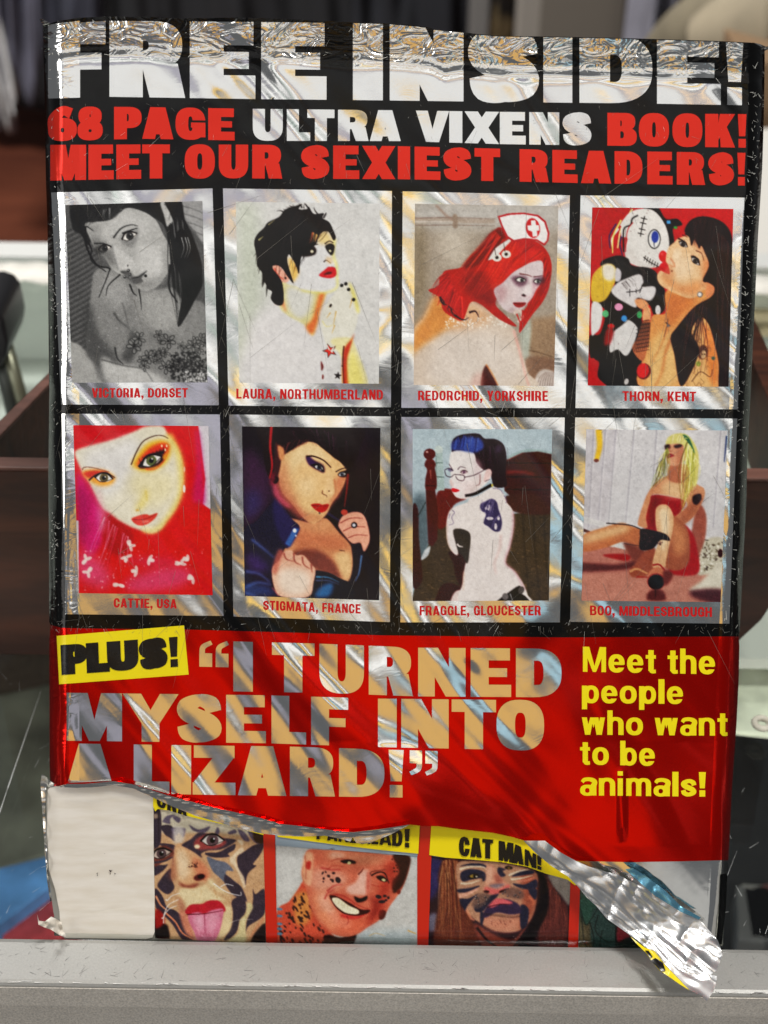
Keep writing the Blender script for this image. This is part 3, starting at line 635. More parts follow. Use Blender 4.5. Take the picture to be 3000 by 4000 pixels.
    for a in (1500, 1520, 1470): P.line([(a, 470), (a + 20, 560), (a - 6, 640)], 7, (226, 226, 226), 2, .8)
    P.line([(1380, 690), (1370, 880), (1440, 1000)], 22, (26, 26, 26), 5); P.line([(690, 380), (700, 540), (780, 690), (880, 720), (880, 760), (800, 960)], 20, (26, 26, 26), 6)
    P.line([(660, 440), (740, 560), (740, 660), (860, 750)], 12, (26, 26, 26), 6); P.line([(975, 770), (880, 860), (858, 945)], 12, (30, 30, 30), 4); P.line([(1050, 850), (1080, 920), (1110, 945)], 14, (26, 26, 26), 3); P.line([(1125, 890), (1140, 980), (1146, 1060)], 12, (30, 30, 30), 3)
    P.line([(700, 380), (760, 420)], 8, (26, 26, 26), 3); P.hair([(830, 250), (900, 230), (1000, 245)], [(820, 350), (900, 320), (980, 262)], 16, [(150, 150, 150), (40, 40, 40)], 7, 10)
    P.line([(930, 1360), (950, 1450), (1000, 1500)], 16, (58, 58, 58), 6)
    # flower tattoo
    for i in range(46):
        cx, cy = P.r.uniform(1080, 1690), 0; cy = P.r.uniform(1220 + abs(cx - 1350) * .12, 1560); rr = P.r.uniform(22, 52)
        if cx < 1330 and cy > 1520: continue
        for j in range(5):
            a = R(72 * j + P.r.uniform(0, 40)); x, y = cx + math.cos(a) * rr * .8, cy + math.sin(a) * rr * .8
            P.ell(x, y, rr * .52, rr * .34, (52, 52, 52), math.degrees(a), 0, .9); P.ell(x, y, rr * .38, rr * .22, (128, 128, 127), math.degrees(a), 1)
        P.ell(cx, cy, rr * .2, rr * .2, (24, 24, 24))
    P.specks(160, 1380, 1400, 1690, 1650, 12, (40, 40, 40), .7); P.specks(70, 1480, 1560, 1690, 1650, 7, (215, 215, 215), .8)
    P.specks(40, 700, 900, 1300, 1400, 4, (215, 215, 215), .7)
    return P.grain(6)
def paint_2():   # woman with short black hair, white skin, star tattoos
    P = Paint(400, 150, 1450, 1490, (206, 206, 204), 470, 2)
    P.poly([(400, 150), (560, 150), (620, 700), (560, 1490), (400, 1490)], (182, 190, 172), 60, False, .8)
    P.poly([(430, 1150), (620, 1150), (560, 1450), (440, 1450)], (190, 196, 168), 40, alpha=.6)
    P.poly([(560, 980), (760, 900), (900, 1040), (1020, 1190), (1080, 1490), (440, 1490), (480, 1150)], (214, 212, 212), 40)
    # neck, jaw
    P.poly([(740, 700), (790, 760), (1010, 800), (1060, 820), (1010, 960), (990, 1050), (960, 1130), (900, 1050), (780, 980), (720, 905)], (214, 205, 150), 6)
    P.poly([(780, 780), (880, 800), (960, 830), (930, 960), (860, 1000), (790, 930)], (214, 214, 206), 16)
    P.poly([(1010, 820), (1050, 820), (1010, 960), (1000, 1020), (960, 1120), (910, 1060), (960, 1000)], (222, 118, 66), 12)
    P.poly([(690, 905), (750, 870), (770, 960), (730, 900)], (226, 150, 110), 8)
    # hand and forearm
    P.poly([(1060, 900), (1140, 800), (1200, 760), (1250, 780), (1270, 880), (1290, 960), (1260, 1100), (1200, 1190), (1090, 1240), (1030, 1100), (1020, 980)], (222, 220, 204), 4)
    P.poly([(1220, 740), (1262, 800), (1300, 940), (1280, 960), (1250, 860)], (224, 212, 130), 8)
    P.poly([(1090, 1160), (1230, 1140), (1260, 1180), (1360, 1490), (1180, 1490), (1170, 1290)], (226, 216, 160), 6)
    P.poly([(1180, 1250), (1240, 1150), (1262, 1110), (1230, 1220), (1210, 1320), (1222, 1490), (1180, 1490)], (186, 62, 26), 7); P.line([(1186, 1200), (1178, 1300), (1186, 1480)], 12, (90, 26, 14), 6)
    P.poly([(1222, 1300), (1260, 1250), (1330, 1490), (1224, 1490)], (238, 222, 130), 14, alpha=.9)
    for a in ([(1090, 960), (1060, 1000)], [(1130, 950), (1110, 1050)], [(1245, 860), (1228, 930)], [(1090, 905), (1078, 925)], [(1120, 1050), (1100, 1110)]): P.line(a, 9, (196, 140, 60), 3, .8, 2)
    P.line([(1030, 1020), (1060, 1060), (1110, 1050)], 8, (224, 208, 120), 4, .8, 3)
    for x, y in ((1170, 765), (1200, 753), (1220, 794), (1256, 867)): P.ell(x, y, 13, 13, (22, 18, 18))
    P.ell(1090, 910, 9, 14, (40, 24, 18), 30)
    # face
    P.poly([(880, 480), (1000, 380), (1080, 370), (1120, 440), (1112, 520), (1120, 600), (1130, 660), (1132, 720), (1130, 780), (1080, 810), (1000, 812), (900, 800), (840, 760), (800, 680), (780, 560)], (216, 216, 216), 3)
    P.line([(1120, 430), (1108, 540), (1132, 620), (1136, 700), (1134, 780), (1060, 815), (960, 812), (880, 800)], 26, (232, 222, 130), 14, .75, 7)
    P.poly([(790, 560), (850, 620), (860, 680), (820, 740), (790, 640)], (234, 186, 110), 10)
    P.poly([(985, 400), (1060, 370), (1110, 450), (1060, 470), (1000, 460)], (232, 190, 110), 14, alpha=.7)
    # ear
    P.poly([(672, 630), (700, 612), (744, 650), (790, 710), (780, 740), (740, 740), (690, 690)], (236, 170, 150), 3); P.line([(685, 640), (710, 690), (752, 722)], 12, (206, 84, 70), 6, .9, 2); P.ell(766, 712, 7, 9, (30, 20, 18))
    # eyes, nose, lips
    P.poly([(1052, 480), (1090, 462), (1118, 480), (1112, 530), (1094, 548), (1064, 516)], (24, 16, 14), 3); P.ell(1086, 516, 9, 9, (222, 216, 180)); P.line([(1048, 466), (1080, 446), (1112, 458)], 9, (28, 18, 16), 5)
    P.poly([(880, 510), (940, 470), (985, 500), (980, 540), (930, 556), (880, 552)], (36, 20, 16), 4); P.ell(956, 520, 11, 10, (226, 220, 190)); P.line([(930, 480), (1000, 468)], 10, (30, 20, 16), 5)
    P.line([(1040, 596), (1060, 584), (1092, 606)], 9, (36, 22, 18), 4); P.poly([(1060, 560), (1100, 570), (1100, 610), (1064, 600)], (230, 180, 120), 9, alpha=.6)
    P.poly([(1006, 690), (1050, 650), (1080, 630), (1124, 640), (1130, 690), (1096, 712), (1040, 708)], (200, 30, 44), 2); P.poly([(1040, 688), (1070, 666), (1100, 668), (1090, 684)], (90, 12, 16), 3); P.line([(1060, 694), (1110, 690)], 7, (240, 130, 130), 3, .7, 2)
    # hair
    hair = [(560, 560), (540, 460), (560, 400), (610, 350), (640, 310), (720, 270), (760, 220), (830, 195), (885, 178), (860, 215), (920, 215), (935, 200), (970, 250), (1040, 245), (1032, 280), (1080, 310), (1110, 370), (1128, 420), (1110, 440), (1070, 375), (1010, 400), (985, 470), (940, 500), (880, 560), (862, 680), (840, 620), (790, 540), (780, 600), (822, 746), (780, 700), (740, 640), (700, 620), (672, 640), (740, 740), (750, 890), (700, 905), (660, 860), (668, 810), (640, 790), (615, 740), (598, 745), (600, 680), (560, 620)]
    P.poly(hair, (24, 17, 17), 1); P.hair([(600, 380), (800, 240), (1000, 260), (1100, 360)], [(560, 600), (700, 760), (860, 640), (1000, 430)], 40, [(12, 10, 10), (44, 32, 30), (30, 22, 20)], 10, 30, .7)
    P.hair([(780, 250), (900, 210), (1060, 290)], [(700, 230), (880, 170), (1060, 240)], 14, [(24, 17, 17)], 12, 10); P.hair([(560, 480), (600, 640), (660, 800)], [(534, 560), (590, 760), (650, 900)], 12, [(24, 17, 17)], 14, 8)
    P.hair([(960, 380), (1000, 400)], [(930, 470), (990, 450)], 8, [(230, 200, 130), (210, 120, 80)], 7, 6); P.line([(570, 440), (606, 412)], 8, (210, 206, 150), 3); P.line([(640, 330), (690, 290)], 6, (200, 196, 150), 3)
    # stars
    def star(cx, cy, r_, col, rim, rot):
        pts = [(cx + (r_ if i % 2 == 0 else r_ * .42) * math.sin(R(rot + 36 * i)), cy - (r_ if i % 2 == 0 else r_ * .42) * math.cos(R(rot + 36 * i))) for i in range(10)]
        P.poly([((x - cx) * 1.22 + cx, (y - cy) * 1.22 + cy) for x, y in pts], rim, 0, False); P.poly(pts, col, 0, False)
    star(1085, 1235, 46, (214, 56, 40), (40, 18, 18), -20); star(1142, 1415, 25, (46, 38, 36), (30, 24, 24), 8)
    P.poly([(1060, 1180), (1076, 1230), (1098, 1226), (1118, 1188), (1100, 1250)], (222, 220, 212), 1)
    P.poly([(1020, 1310), (1040, 1350), (1024, 1378)], (110, 40, 40), 3); P.ell(1034, 1424, 7, 18, (120, 50, 44)); P.ell(1172, 1345, 5, 5, (60, 30, 26))
    return P.grain(4)
def paint_3():   # woman with red hair and nurse's cap, seen over her bare back
    P = Paint(235, 185, 1425, 1690, (160, 150, 138), 470, 3)
    P.poly([(235, 185), (1425, 185), (1425, 420), (900, 400), (235, 400)], (178, 174, 168), 40, False); P.poly([(480, 420), (640, 400), (660, 640), (560, 700), (460, 560)], (196, 186, 172), 50, alpha=.8)
    P.poly([(235, 430), (330, 420), (340, 900), (235, 1200)], (132, 120, 100), 40, alpha=.8)
    P.line([(240, 336), (560, 330), (660, 336), (900, 340)], 46, (166, 152, 140), 40, .9, 6); P.line([(240, 316), (560, 310), (900, 322)], 8, (116, 96, 88), 4, .8, 3); P.line([(240, 374), (560, 372), (900, 378)], 9, (120, 102, 92), 5, .8, 3)
    P.line([(420, 210), (500, 290), (560, 330)], 22, (150, 128, 116), 22, .7, 5); P.poly([(556, 295), (590, 290), (596, 385), (560, 388)], (150, 134, 120), 4); P.line([(240, 345), (560, 345)], 10, (206, 200, 192), 8, .8, 3)
    P.poly([(1180, 1130), (1425, 1100), (1425, 1600), (1150, 1400)], (150, 128, 106), 20, False); P.line([(1130, 1380), (1240, 1400), (1400, 1450)], 10, (104, 84, 66), 6, .9, 3); P.poly([(1100, 1150), (1190, 1160), (1160, 1500), (1130, 1480)], (168, 172, 160), 10)
    P.poly([(1150, 1450), (1425, 1480), (1425, 1690), (1180, 1690)], (132, 106, 88), 10); P.poly([(1230, 1600), (1290, 1540), (1380, 1560), (1425, 1600), (1425, 1690), (1240, 1690)], (196, 184, 176), 6)
    for i in range(9): P.line([(1240 + i*20, 1690), (1260 + i*18, 1610), (1310 + i*14, 1560)], 6, (110, 90, 84), 3, .8)
    # back
    P.poly([(235, 1250), (320, 1120), (400, 960), (520, 900), (740, 1000), (900, 1100), (1040, 1200), (1080, 1300), (1120, 1420), (1160, 1560), (1190, 1690), (235, 1690)], (206, 188, 172), 4)
    P.poly([(235, 1240), (330, 1110), (420, 940), (560, 960), (600, 1150), (480, 1240), (300, 1360), (235, 1420)], (206, 134, 72), 24, alpha=.9)
    P.poly([(560, 1060), (720, 1010), (880, 1130), (700, 1210), (540, 1230)], (218, 160, 120), 34, alpha=.7)
    P.poly([(460, 1300), (900, 1250), (1080, 1400), (1060, 1640), (400, 1660)], (212, 200, 190), 50, alpha=.8)
    P.line([(1050, 1220), (1100, 1400), (1150, 1600), (1180, 1690)], 20, (222, 160, 150), 14, .8, 6)
    P.poly([(826, 1505), (860, 1560), (920, 1690), (790, 1690), (790, 1590)], (84, 36, 34), 5); P.line([(826, 1500), (880, 1580), (935, 1690)], 10, (216, 140, 80), 6, .9, 3); P.poly([(720, 1600), (790, 1560), (790, 1690), (700, 1690)], (214, 170, 160), 20, alpha=.7)
    P.specks(90, 500, 1110, 1010, 1210, 7, (250, 240, 224), .9)
    # hair
    P.poly([(940, 390), (1000, 420), (1160, 480), (1260, 520), (1330, 600), (1358, 700), (1350, 800), (1330, 900), (1280, 1000), (1200, 1100), (1120, 1220), (1095, 1235), (1110, 1100), (1160, 1000), (1000, 900), (900, 1000), (980, 1100), (1075, 1190), (1000, 1170), (900, 1110), (780, 1010), (700, 1000), (640, 1140), (560, 1120), (480, 1060), (450, 960), (360, 900), (440, 870), (450, 800), (470, 780), (500, 740), (640, 710), (700, 620), (800, 540), (840, 460), (900, 410)], (176, 26, 22), 2)
    P.poly([(640, 700), (760, 560), (860, 440), (940, 400), (980, 480), (860, 620), (720, 720)], (104, 20, 18), 12, alpha=.9)
    P.poly([(840, 680), (1000, 580), (1180, 560), (1280, 620), (1200, 660), (1060, 740), (900, 880), (840, 860)], (206, 44, 30), 20, alpha=.85)
    P.poly([(640, 780), (820, 760), (880, 900), (900, 1020), (780, 1000), (660, 900)], (128, 18, 20), 24, alpha=.8)
    P.hair([(900, 420), (1000, 500), (1200, 520), (1320, 620)], [(500, 860), (720, 960), (900, 860), (1120, 700)], 60, [(214, 52, 36), (120, 16, 18), (190, 30, 26), (232, 90, 60)], 8, 24, .55)
    P.hair([(1300, 620), (1350, 760), (1330, 860)], [(1110, 1220), (1180, 1080), (1260, 1000)], 30, [(206, 50, 36), (120, 16, 18)], 8, 20, .6)
    P.hair([(520, 760), (560, 860), (640, 960)], [(370, 900), (460, 1060), (640, 1160)], 34, [(196, 34, 30), (130, 18, 20), (220, 60, 50)], 10, 24, .8)
    P.hair([(460, 960), (560, 1060)], [(450, 1000), (640, 1145)], 10, [(40, 20, 34)], 9, 16); P.line([(690, 1080), (740, 1070), (770, 1120)], 20, (44, 22, 34), 4); P.line([(570, 1100), (640, 1140), (690, 1120)], 16, (44, 22, 34), 4); P.line([(455, 950), (470, 1000), (510, 1020)], 20, (44, 22, 34), 6)
    # face
    P.poly([(890, 900), (960, 840), (1040, 760), (1120, 710), (1200, 670), (1280, 665), (1290, 760), (1270, 840), (1230, 900), (1200, 960), (1160, 1010), (1110, 1060), (1050, 1085), (980, 1060), (930, 1000)], (206, 190, 192), 3)
    P.poly([(960, 880), (1060, 860), (1080, 960), (1000, 1020), (930, 980)], (216, 196, 196), 24, alpha=.7); P.poly([(1180, 860), (1250, 850), (1200, 950), (1160, 960)], (226, 170, 180), 14, alpha=.6)
    P.poly([(1030, 800), (1100, 780), (1160, 800), (1150, 850), (1090, 870)], (74, 40, 56), 11, alpha=.72); eye(P, 1108, 816, 78, 34, 8, (90, 90, 90), dx=10); P.line([(1096, 765), (1160, 775), (1200, 790)], 11, (110, 60, 60), 4)
    P.poly([(1210, 810), (1290, 790), (1300, 830), (1250, 860), (1216, 850)], (70, 40, 56), 9, alpha=.75); eye(P, 1242, 828, 56, 28, 4, (80, 80, 80), dx=6); P.line([(1208, 792), (1290, 780)], 9, (90, 44, 50), 4)
    P.poly([(1170, 850), (1200, 880), (1190, 940), (1130, 950), (1100, 935)], (226, 212, 212), 8); P.ell(1132, 942, 20, 9, (70, 30, 40), 10, 3); P.ell(1130, 936, 8, 8, (30, 20, 26))
    P.poly([(1046, 1000), (1090, 998), (1150, 1000), (1130, 1030), (1090, 1040), (1060, 1026)], (150, 24, 34), 2); P.line([(1048, 1002), (1100, 1010), (1150, 1002)], 6, (70, 10, 20), 3)
    P.line([(1205, 840), (1218, 890), (1198, 935)], 8, (186, 160, 168), 5, .8, 3); P.poly([(890, 900), (940, 850), (1000, 900), (960, 1000), (930, 990)], (170, 130, 134), 20, alpha=.6); P.poly([(1040, 1040), (1110, 1050), (1060, 1085), (1000, 1060)], (176, 150, 150), 12, alpha=.7)
    P.line([(1050, 1086), (1100, 1070), (1120, 1120), (1080, 1160)], 30, (206, 186, 176), 14); P.line([(1075, 1090), (1110, 1180)], 12, (180, 40, 36), 6); P.line([(1125, 1060), (1110, 1210)], 14, (170, 30, 30), 4)
    # cap
    P.poly([(920, 300), (1010, 276), (1130, 270), (1250, 290), (1310, 340), (1340, 440), (1330, 500), (1300, 540), (1240, 500), (1140, 490), (1040, 505), (990, 470), (950, 380)], (176, 24, 34), 1, False)
    P.poly([(938, 310), (1020, 290), (1130, 284), (1240, 302), (1298, 350), (1326, 440), (1318, 495), (1296, 520), (1240, 486), (1140, 476), (1052, 492), (1004, 460), (964, 380)], (236, 234, 232), 1, False)
    P.ell(1206, 396, 58, 82, (190, 26, 36), -10); P.poly([(1190, 336), (1226, 332), (1232, 372), (1254, 372), (1260, 414), (1238, 418), (1242, 462), (1206, 466), (1200, 424), (1166, 412), (1162, 376), (1194, 376)], (240, 238, 236), 0, False)
    P.poly([(836, 660), (900, 560), (1010, 480), (1030, 500), (960, 570), (900, 640)], (226, 222, 216), 2, False); P.line([(836, 660), (900, 560), (1020, 478)], 7, (120, 30, 30), 4)
    for x, y in ((915, 635), (990, 608)): P.ell(x, y, 38, 32, (228, 224, 214)); P.ell(x, y, 14, 14, (40, 30, 26)); P.line([(x - 10, y - 20), (x - 20, y - 90)], 6, (50, 40, 36), 3)
    return P.grain(5)
def paint_4():   # woman kissing a stitched rag doll on red
    P = Paint(190, 215, 1390, 1700, (178, 20, 30), 470, 4)
    P.poly([(900, 215), (1390, 215), (1390, 500), (900, 480)], (196, 30, 36), 30, False, .7)
    P.poly([(640, 215), (760, 220), (830, 320), (920, 320), (965, 370), (890, 400), (900, 520), (850, 560), (780, 400)], (26, 18, 20), 2); P.poly([(838, 334), (868, 334), (870, 360), (840, 362)], (90, 160, 220), 1, False); P.ell(910, 392, 16, 12, (70, 150, 70))
    # strings of doll hair
    for a, b, c in (((430, 360), (380, 560), (60, 40, 100)), ((450, 400), (400, 560), (220, 220, 220)), ((470, 330), (400, 600), (230, 230, 130)), ((560, 240), (440, 560), (240, 236, 160)), ((500, 400), (480, 620), (50, 40, 100))): P.line([a, ((a[0] + b[0])/2 - 30, (a[1] + b[1])/2), b], 14, c, 9)
    # doll head
    P.poly([(640, 238), (740, 260), (820, 360), (856, 480), (850, 600), (800, 690), (700, 720), (600, 705), (520, 660), (500, 580), (520, 480), (470, 460), (480, 350), (540, 270)], (222, 218, 212), 2)
    P.poly([(560, 560), (640, 660), (780, 690), (700, 720), (600, 705), (520, 660), (500, 580)], (196, 190, 184), 16, alpha=.7)
    P.line([(470, 380), (500, 330), (560, 290)], 26, (222, 218, 212), 16); P.line([(606, 292), (560, 320), (545, 370), (490, 410), (490, 590)], 13, (24, 20, 24), 12); P.line([(565, 350), (520, 420), (505, 590)], 8, (180, 20, 30), 6)
    P.line([(660, 300), (640, 380), (625, 465)], 9, (22, 18, 20), 6)
    for i, (x, y) in enumerate(((655, 318), (648, 355), (640, 405), (630, 440))): P.line([(x - 26, y - 5), (x + 26, y + 8)], 8, (22, 18, 20), 6)
    P.ell(738, 485, 52, 80, (18, 18, 22)); P.ell(738, 485, 45, 72, (226, 224, 220)); P.ell(744, 468, 30, 48, (46, 70, 150)); P.line([(735, 510), (738, 550)], 9, (30, 34, 60), 4)
    P.line([(650, 630), (700, 670), (775, 710)], 8, (22, 18, 20), 5)
    for i in range(6): x, y = 660 + i * 20, 638 + i * 12; P.line([(x + 8, y - 20), (x - 6, y + 24)], 6, (22, 18, 20), 4)
    P.ell(808, 624, 34, 46, (206, 24, 34)); P.ell(800, 606, 10, 12, (236, 90, 90), 0, 4)
    # doll body
    P.poly([(300, 690), (420, 620), (520, 640), (560, 700), (700, 720), (770, 780), (830, 930), (820, 1060), (740, 1100), (700, 1020), (640, 1060), (640, 1500), (660, 1690), (360, 1690), (280, 1600), (290, 1480), (220, 1440), (215, 1270), (300, 1250), (340, 1060), (232, 1000), (300, 900), (420, 850)], (18, 13, 14), 3)
    P.hair([(420, 640), (560, 700), (760, 760)], [(480, 840), (620, 860), (840, 960)], 40, [(14, 10, 10), (60, 50, 48), (40, 30, 30)], 8, 30, .8); P.hair([(500, 1380), (400, 1460)], [(300, 1440), (500, 1500)], 16, [(14, 10, 10)], 9, 20)
    P.poly([(232, 800), (300, 710), (380, 685), (425, 720), (430, 800), (390, 900), (330, 985), (232, 985)], (206, 168, 66), 3); P.poly([(320, 700), (390, 690), (425, 740), (400, 820), (330, 800)], (222, 214, 196), 10); P.poly([(430, 720), (470, 750), (460, 820), (420, 820)], (190, 186, 190), 3)
    P.poly([(390, 900), (440, 840), (520, 800), (620, 770), (650, 830), (640, 870), (740, 870), (745, 930), (700, 985), (600, 960), (590, 1040), (500, 1000), (420, 950)], (204, 200, 200), 4); P.hair([(470, 840), (560, 790)], [(520, 900), (600, 850)], 14, [(90, 84, 84)], 5, 8, .7)
    P.line([(510, 915), (600, 905), (640, 880)], 7, (30, 26, 28), 5); P.line([(540, 890), (540, 950)], 7, (30, 26, 28), 5); P.line([(620, 920), (640, 860), (656, 840)], 7, (30, 26, 28), 5); P.line([(590, 890), (592, 925)], 6, (30, 26, 28), 5)
    P.poly([(232, 1010), (300, 1010), (320, 1080), (300, 1200), (260, 1250), (228, 1250)], (216, 214, 212), 3); P.poly([(480, 1180), (530, 1140), (600, 1200), (590, 1280), (540, 1400), (500, 1430), (440, 1380), (378, 1400), (390, 1260)], (208, 206, 204), 3)
    P.ell(342, 1090, 27, 30, (96, 170, 120)); P.ell(450, 1035, 34, 30, (226, 150, 180)); P.ell(494, 1128, 24, 26, (70, 140, 200)); P.ell(618, 1098, 22, 30, (70, 150, 100)); P.ell(388, 1190, 28, 20, (196, 28, 34)); P.poly([(350, 1215), (410, 1210), (380, 1330), (330, 1340)], (150, 20, 26), 10); P.ell(768, 1060, 22, 40, (210, 206, 204))
    P.poly([(215, 1480), (260, 1460), (280, 1600), (360, 1690), (205, 1700)], (178, 20, 30), 2); P.ell(512, 1640, 18, 26, (190, 186, 184), 20)
    # woman: neck, shoulder, arm
    P.poly([(840, 900), (1100, 900), (1180, 860), (1230, 900), (1200, 1100), (1290, 1250), (1290, 1690), (640, 1690), (650, 1440), (690, 1300), (720, 1110), (830, 1080)], (216, 146, 92), 3)
    P.poly([(860, 930), (1060, 960), (1060, 1010), (960, 1100), (880, 1180), (830, 1060)], (190, 112, 64), 20, alpha=.7)
    P.poly([(700, 1340), (880, 1230), (940, 1500), (900, 1690), (680, 1690)], (226, 184, 130), 34, alpha=.75); P.line([(880, 1280), (830, 1400), (800, 1560), (740, 1690)], 20, (168, 84, 48), 10, .7, 10); P.line([(870, 1160), (800, 1330), (720, 1480)], 16, (196, 110, 66), 8, .6, 8)
    P.poly([(910, 1220), (1060, 1150), (1180, 1140), (1260, 1400), (1240, 1690), (960, 1690), (900, 1460)], (222, 172, 120), 10); P.poly([(1130, 1160), (1230, 1280), (1262, 1500), (1240, 1690), (1180, 1600), (1150, 1320)], (220, 128, 70), 18, alpha=.9)
    P.poly([(650, 1060), (700, 1040), (712, 1110), (690, 1170), (645, 1150)], (226, 160, 120), 4); P.poly([(580, 980), (640, 970), (690, 1010), (680, 1060), (610, 1040)], (220, 150, 110), 4)
    P.poly([(640, 1160), (700, 1140), (700, 1260), (650, 1470), (560, 1380), (600, 1280)], (180, 110, 74), 2)
    for i in range(9): P.line([(560 + i*16, 1400 - i*4), (640 + i*8, 1160)], 4, (30, 20, 20), 4); P.line([(590, 1400 - i*30), (700, 1380 - i*30)], 4, (30, 20, 20), 4)
    for i in range(26):
        x, y = P.r.uniform(930, 1200), P.r.uniform(1200, 1660); a = P.r.uniform(0, 6.28); r_ = P.r.uniform(20, 60)
        P.line([(x, y), (x + math.cos(a)*r_*.6, y + math.sin(a)*r_), (x + math.cos(a + 1)*r_, y + math.sin(a + 1)*r_)], 5, (110, 84, 60), 3, .8)
    P.ell(1130, 1400, 40, 60, (70, 36, 30), 10, 4, .8); P.ell(1134, 1420, 22, 34, (216, 180, 140), 10); P.ell(1126, 1418, 5, 6, (40, 26, 20)); P.ell(1146, 1418, 5, 6, (40, 26, 20)); P.ell(1095, 1495, 20, 22, (150, 160, 80)); P.line([(1040, 1640), (1110, 1560), (1190, 1600), (1210, 1540)], 8, (90, 66, 50), 5); P.ell(1216, 1450, 16, 16, (80, 100, 84))
    P.line([(850, 1130), (840, 1190), (815, 1280)], 5, (70, 50, 44), 4); P.line([(830, 1160), (870, 1190)], 9, (50, 44, 44), 5); P.ell(850, 1186, 12, 12, (120, 116, 116))
    P.ell(652, 1556, 58, 66, (104, 20, 26), 10); P.ell(645, 1550, 48, 60, (206, 28, 36), 10)
    # head
    P.poly([(990, 460), (1060, 440), (1180, 560), (1230, 700), (1230, 860), (1130, 900), (1080, 950), (1000, 960), (880, 910), (790, 860), (760, 790), (790, 740), (840, 760), (850, 700), (830, 660), (850, 560), (900, 510), (930, 480)], (232, 186, 146), 3)
    P.poly([(780, 790), (900, 900), (1060, 950), (1130, 880), (1100, 820), (960, 860), (860, 800)], (216, 136, 90), 24, alpha=.75); P.poly([(900, 620), (1020, 640), (1040, 760), (940, 800), (870, 720)], (240, 204, 170), 26, alpha=.8)
    P.poly([(1130, 640), (1230, 700), (1220, 860), (1140, 860)], (206, 120, 80), 20, alpha=.7)
    P.line([(870, 640), (900, 690), (900, 710), (850, 690)], 12, (196, 110, 84), 6, .8, 4); P.ell(862, 672, 20, 12, (232, 190, 160), 20, 4); P.line([(870, 640), (900, 560), (940, 530)], 9, (206, 140, 104), 5, .6, 5)
    eye(P, 972, 528, 76, 44, 38, (60, 50, 46), white=(210, 205, 200)); P.line([(930, 480), (975, 500), (1006, 540)], 12, (26, 16, 16), 5); P.line([(965, 452), (1010, 470)], 8, (60, 34, 26), 4)
    eye(P, 1072, 664, 84, 48, 50, (60, 50, 46), white=(210, 205, 200)); P.line([(1034, 624), (1072, 630), (1108, 700)], 11, (26, 16, 16), 5); P.line([(1074, 578), (1120, 600), (1140, 660)], 8, (70, 40, 30), 4)
    P.poly([(786, 690), (820, 668), (850, 700), (862, 768), (800, 742), (780, 716)], (206, 24, 40), 2); P.line([(790, 716), (858, 764)], 5, (140, 10, 24), 3); P.ell(880, 744, 8, 8, (60, 40, 30)); P.specks(60, 800, 560, 1180, 900, 3.5, (150, 96, 66), .7)
    P.poly([(860, 700), (900, 740), (900, 800), (830, 800), (800, 770)], (206, 136, 100), 14, alpha=.6); P.poly([(1080, 460), (1140, 540), (1180, 640), (1120, 600), (1040, 520)], (196, 130, 96), 18, alpha=.6); P.poly([(900, 560), (960, 580), (940, 640), (890, 640)], (246, 214, 180), 14, alpha=.7)
    # ear and hair
    P.poly([(1160, 870), (1190, 850), (1230, 880), (1220, 930), (1160, 960)], (222, 140, 100), 3); P.ell(1108, 934, 24, 24, (120, 116, 110)); P.ell(1106, 934, 14, 15, (230, 228, 222))
    P.poly([(985, 430), (1000, 370), (1050, 320), (1140, 300), (1260, 330), (1340, 400), (1372, 520), (1374, 800), (1360, 1000), (1340, 1690), (1262, 1690), (1260, 1500), (1230, 1350), (1180, 1180), (1110, 1120), (1040, 1240), (1100, 1400), (960, 1680), (900, 1420), (870, 1280), (920, 1200), (1000, 1100), (1080, 1020), (1200, 950), (1226, 880), (1180, 840), (1130, 820), (1180, 700), (1150, 600), (1120, 540), (1080, 520), (1050, 440)], (34, 18, 20), 2)
    P.poly([(985, 440), (1070, 400), (1180, 480), (1200, 640), (1160, 600), (1130, 520), (1100, 560), (1070, 480), (1040, 540), (1020, 470)], (34, 18, 20), 2)
    P.hair([(1040, 340), (1160, 310), (1300, 380)], [(1040, 520), (1130, 590), (1200, 660)], 24, [(26, 12, 14), (66, 34, 34), (50, 24, 26)], 8, 14, .8)
    P.hair([(1240, 420), (1330, 500), (1370, 700)], [(1280, 1690), (1310, 1690), (1340, 1690)], 40, [(26, 12, 14), (74, 40, 36), (56, 28, 28)], 9, 26, .7)
    P.poly([(900, 1260), (940, 1200), (1010, 1160), (960, 1300), (960, 1500), (990, 1650), (930, 1480)], (34, 18, 20), 2); P.hair([(1180, 980), (1060, 1040), (980, 1120)], [(1000, 1690), (960, 1600), (900, 1400)], 22, [(34, 18, 20), (84, 46, 38)], 8, 30, .8)
    P.hair([(1100, 1120), (1150, 1120)], [(1040, 1560), (1230, 1650)], 8, [(50, 26, 24)], 7, 20, .8)
    P.specks(60, 240, 230, 760, 1690, 3.5, (60, 10, 14), .6)
    return P.grain(5)
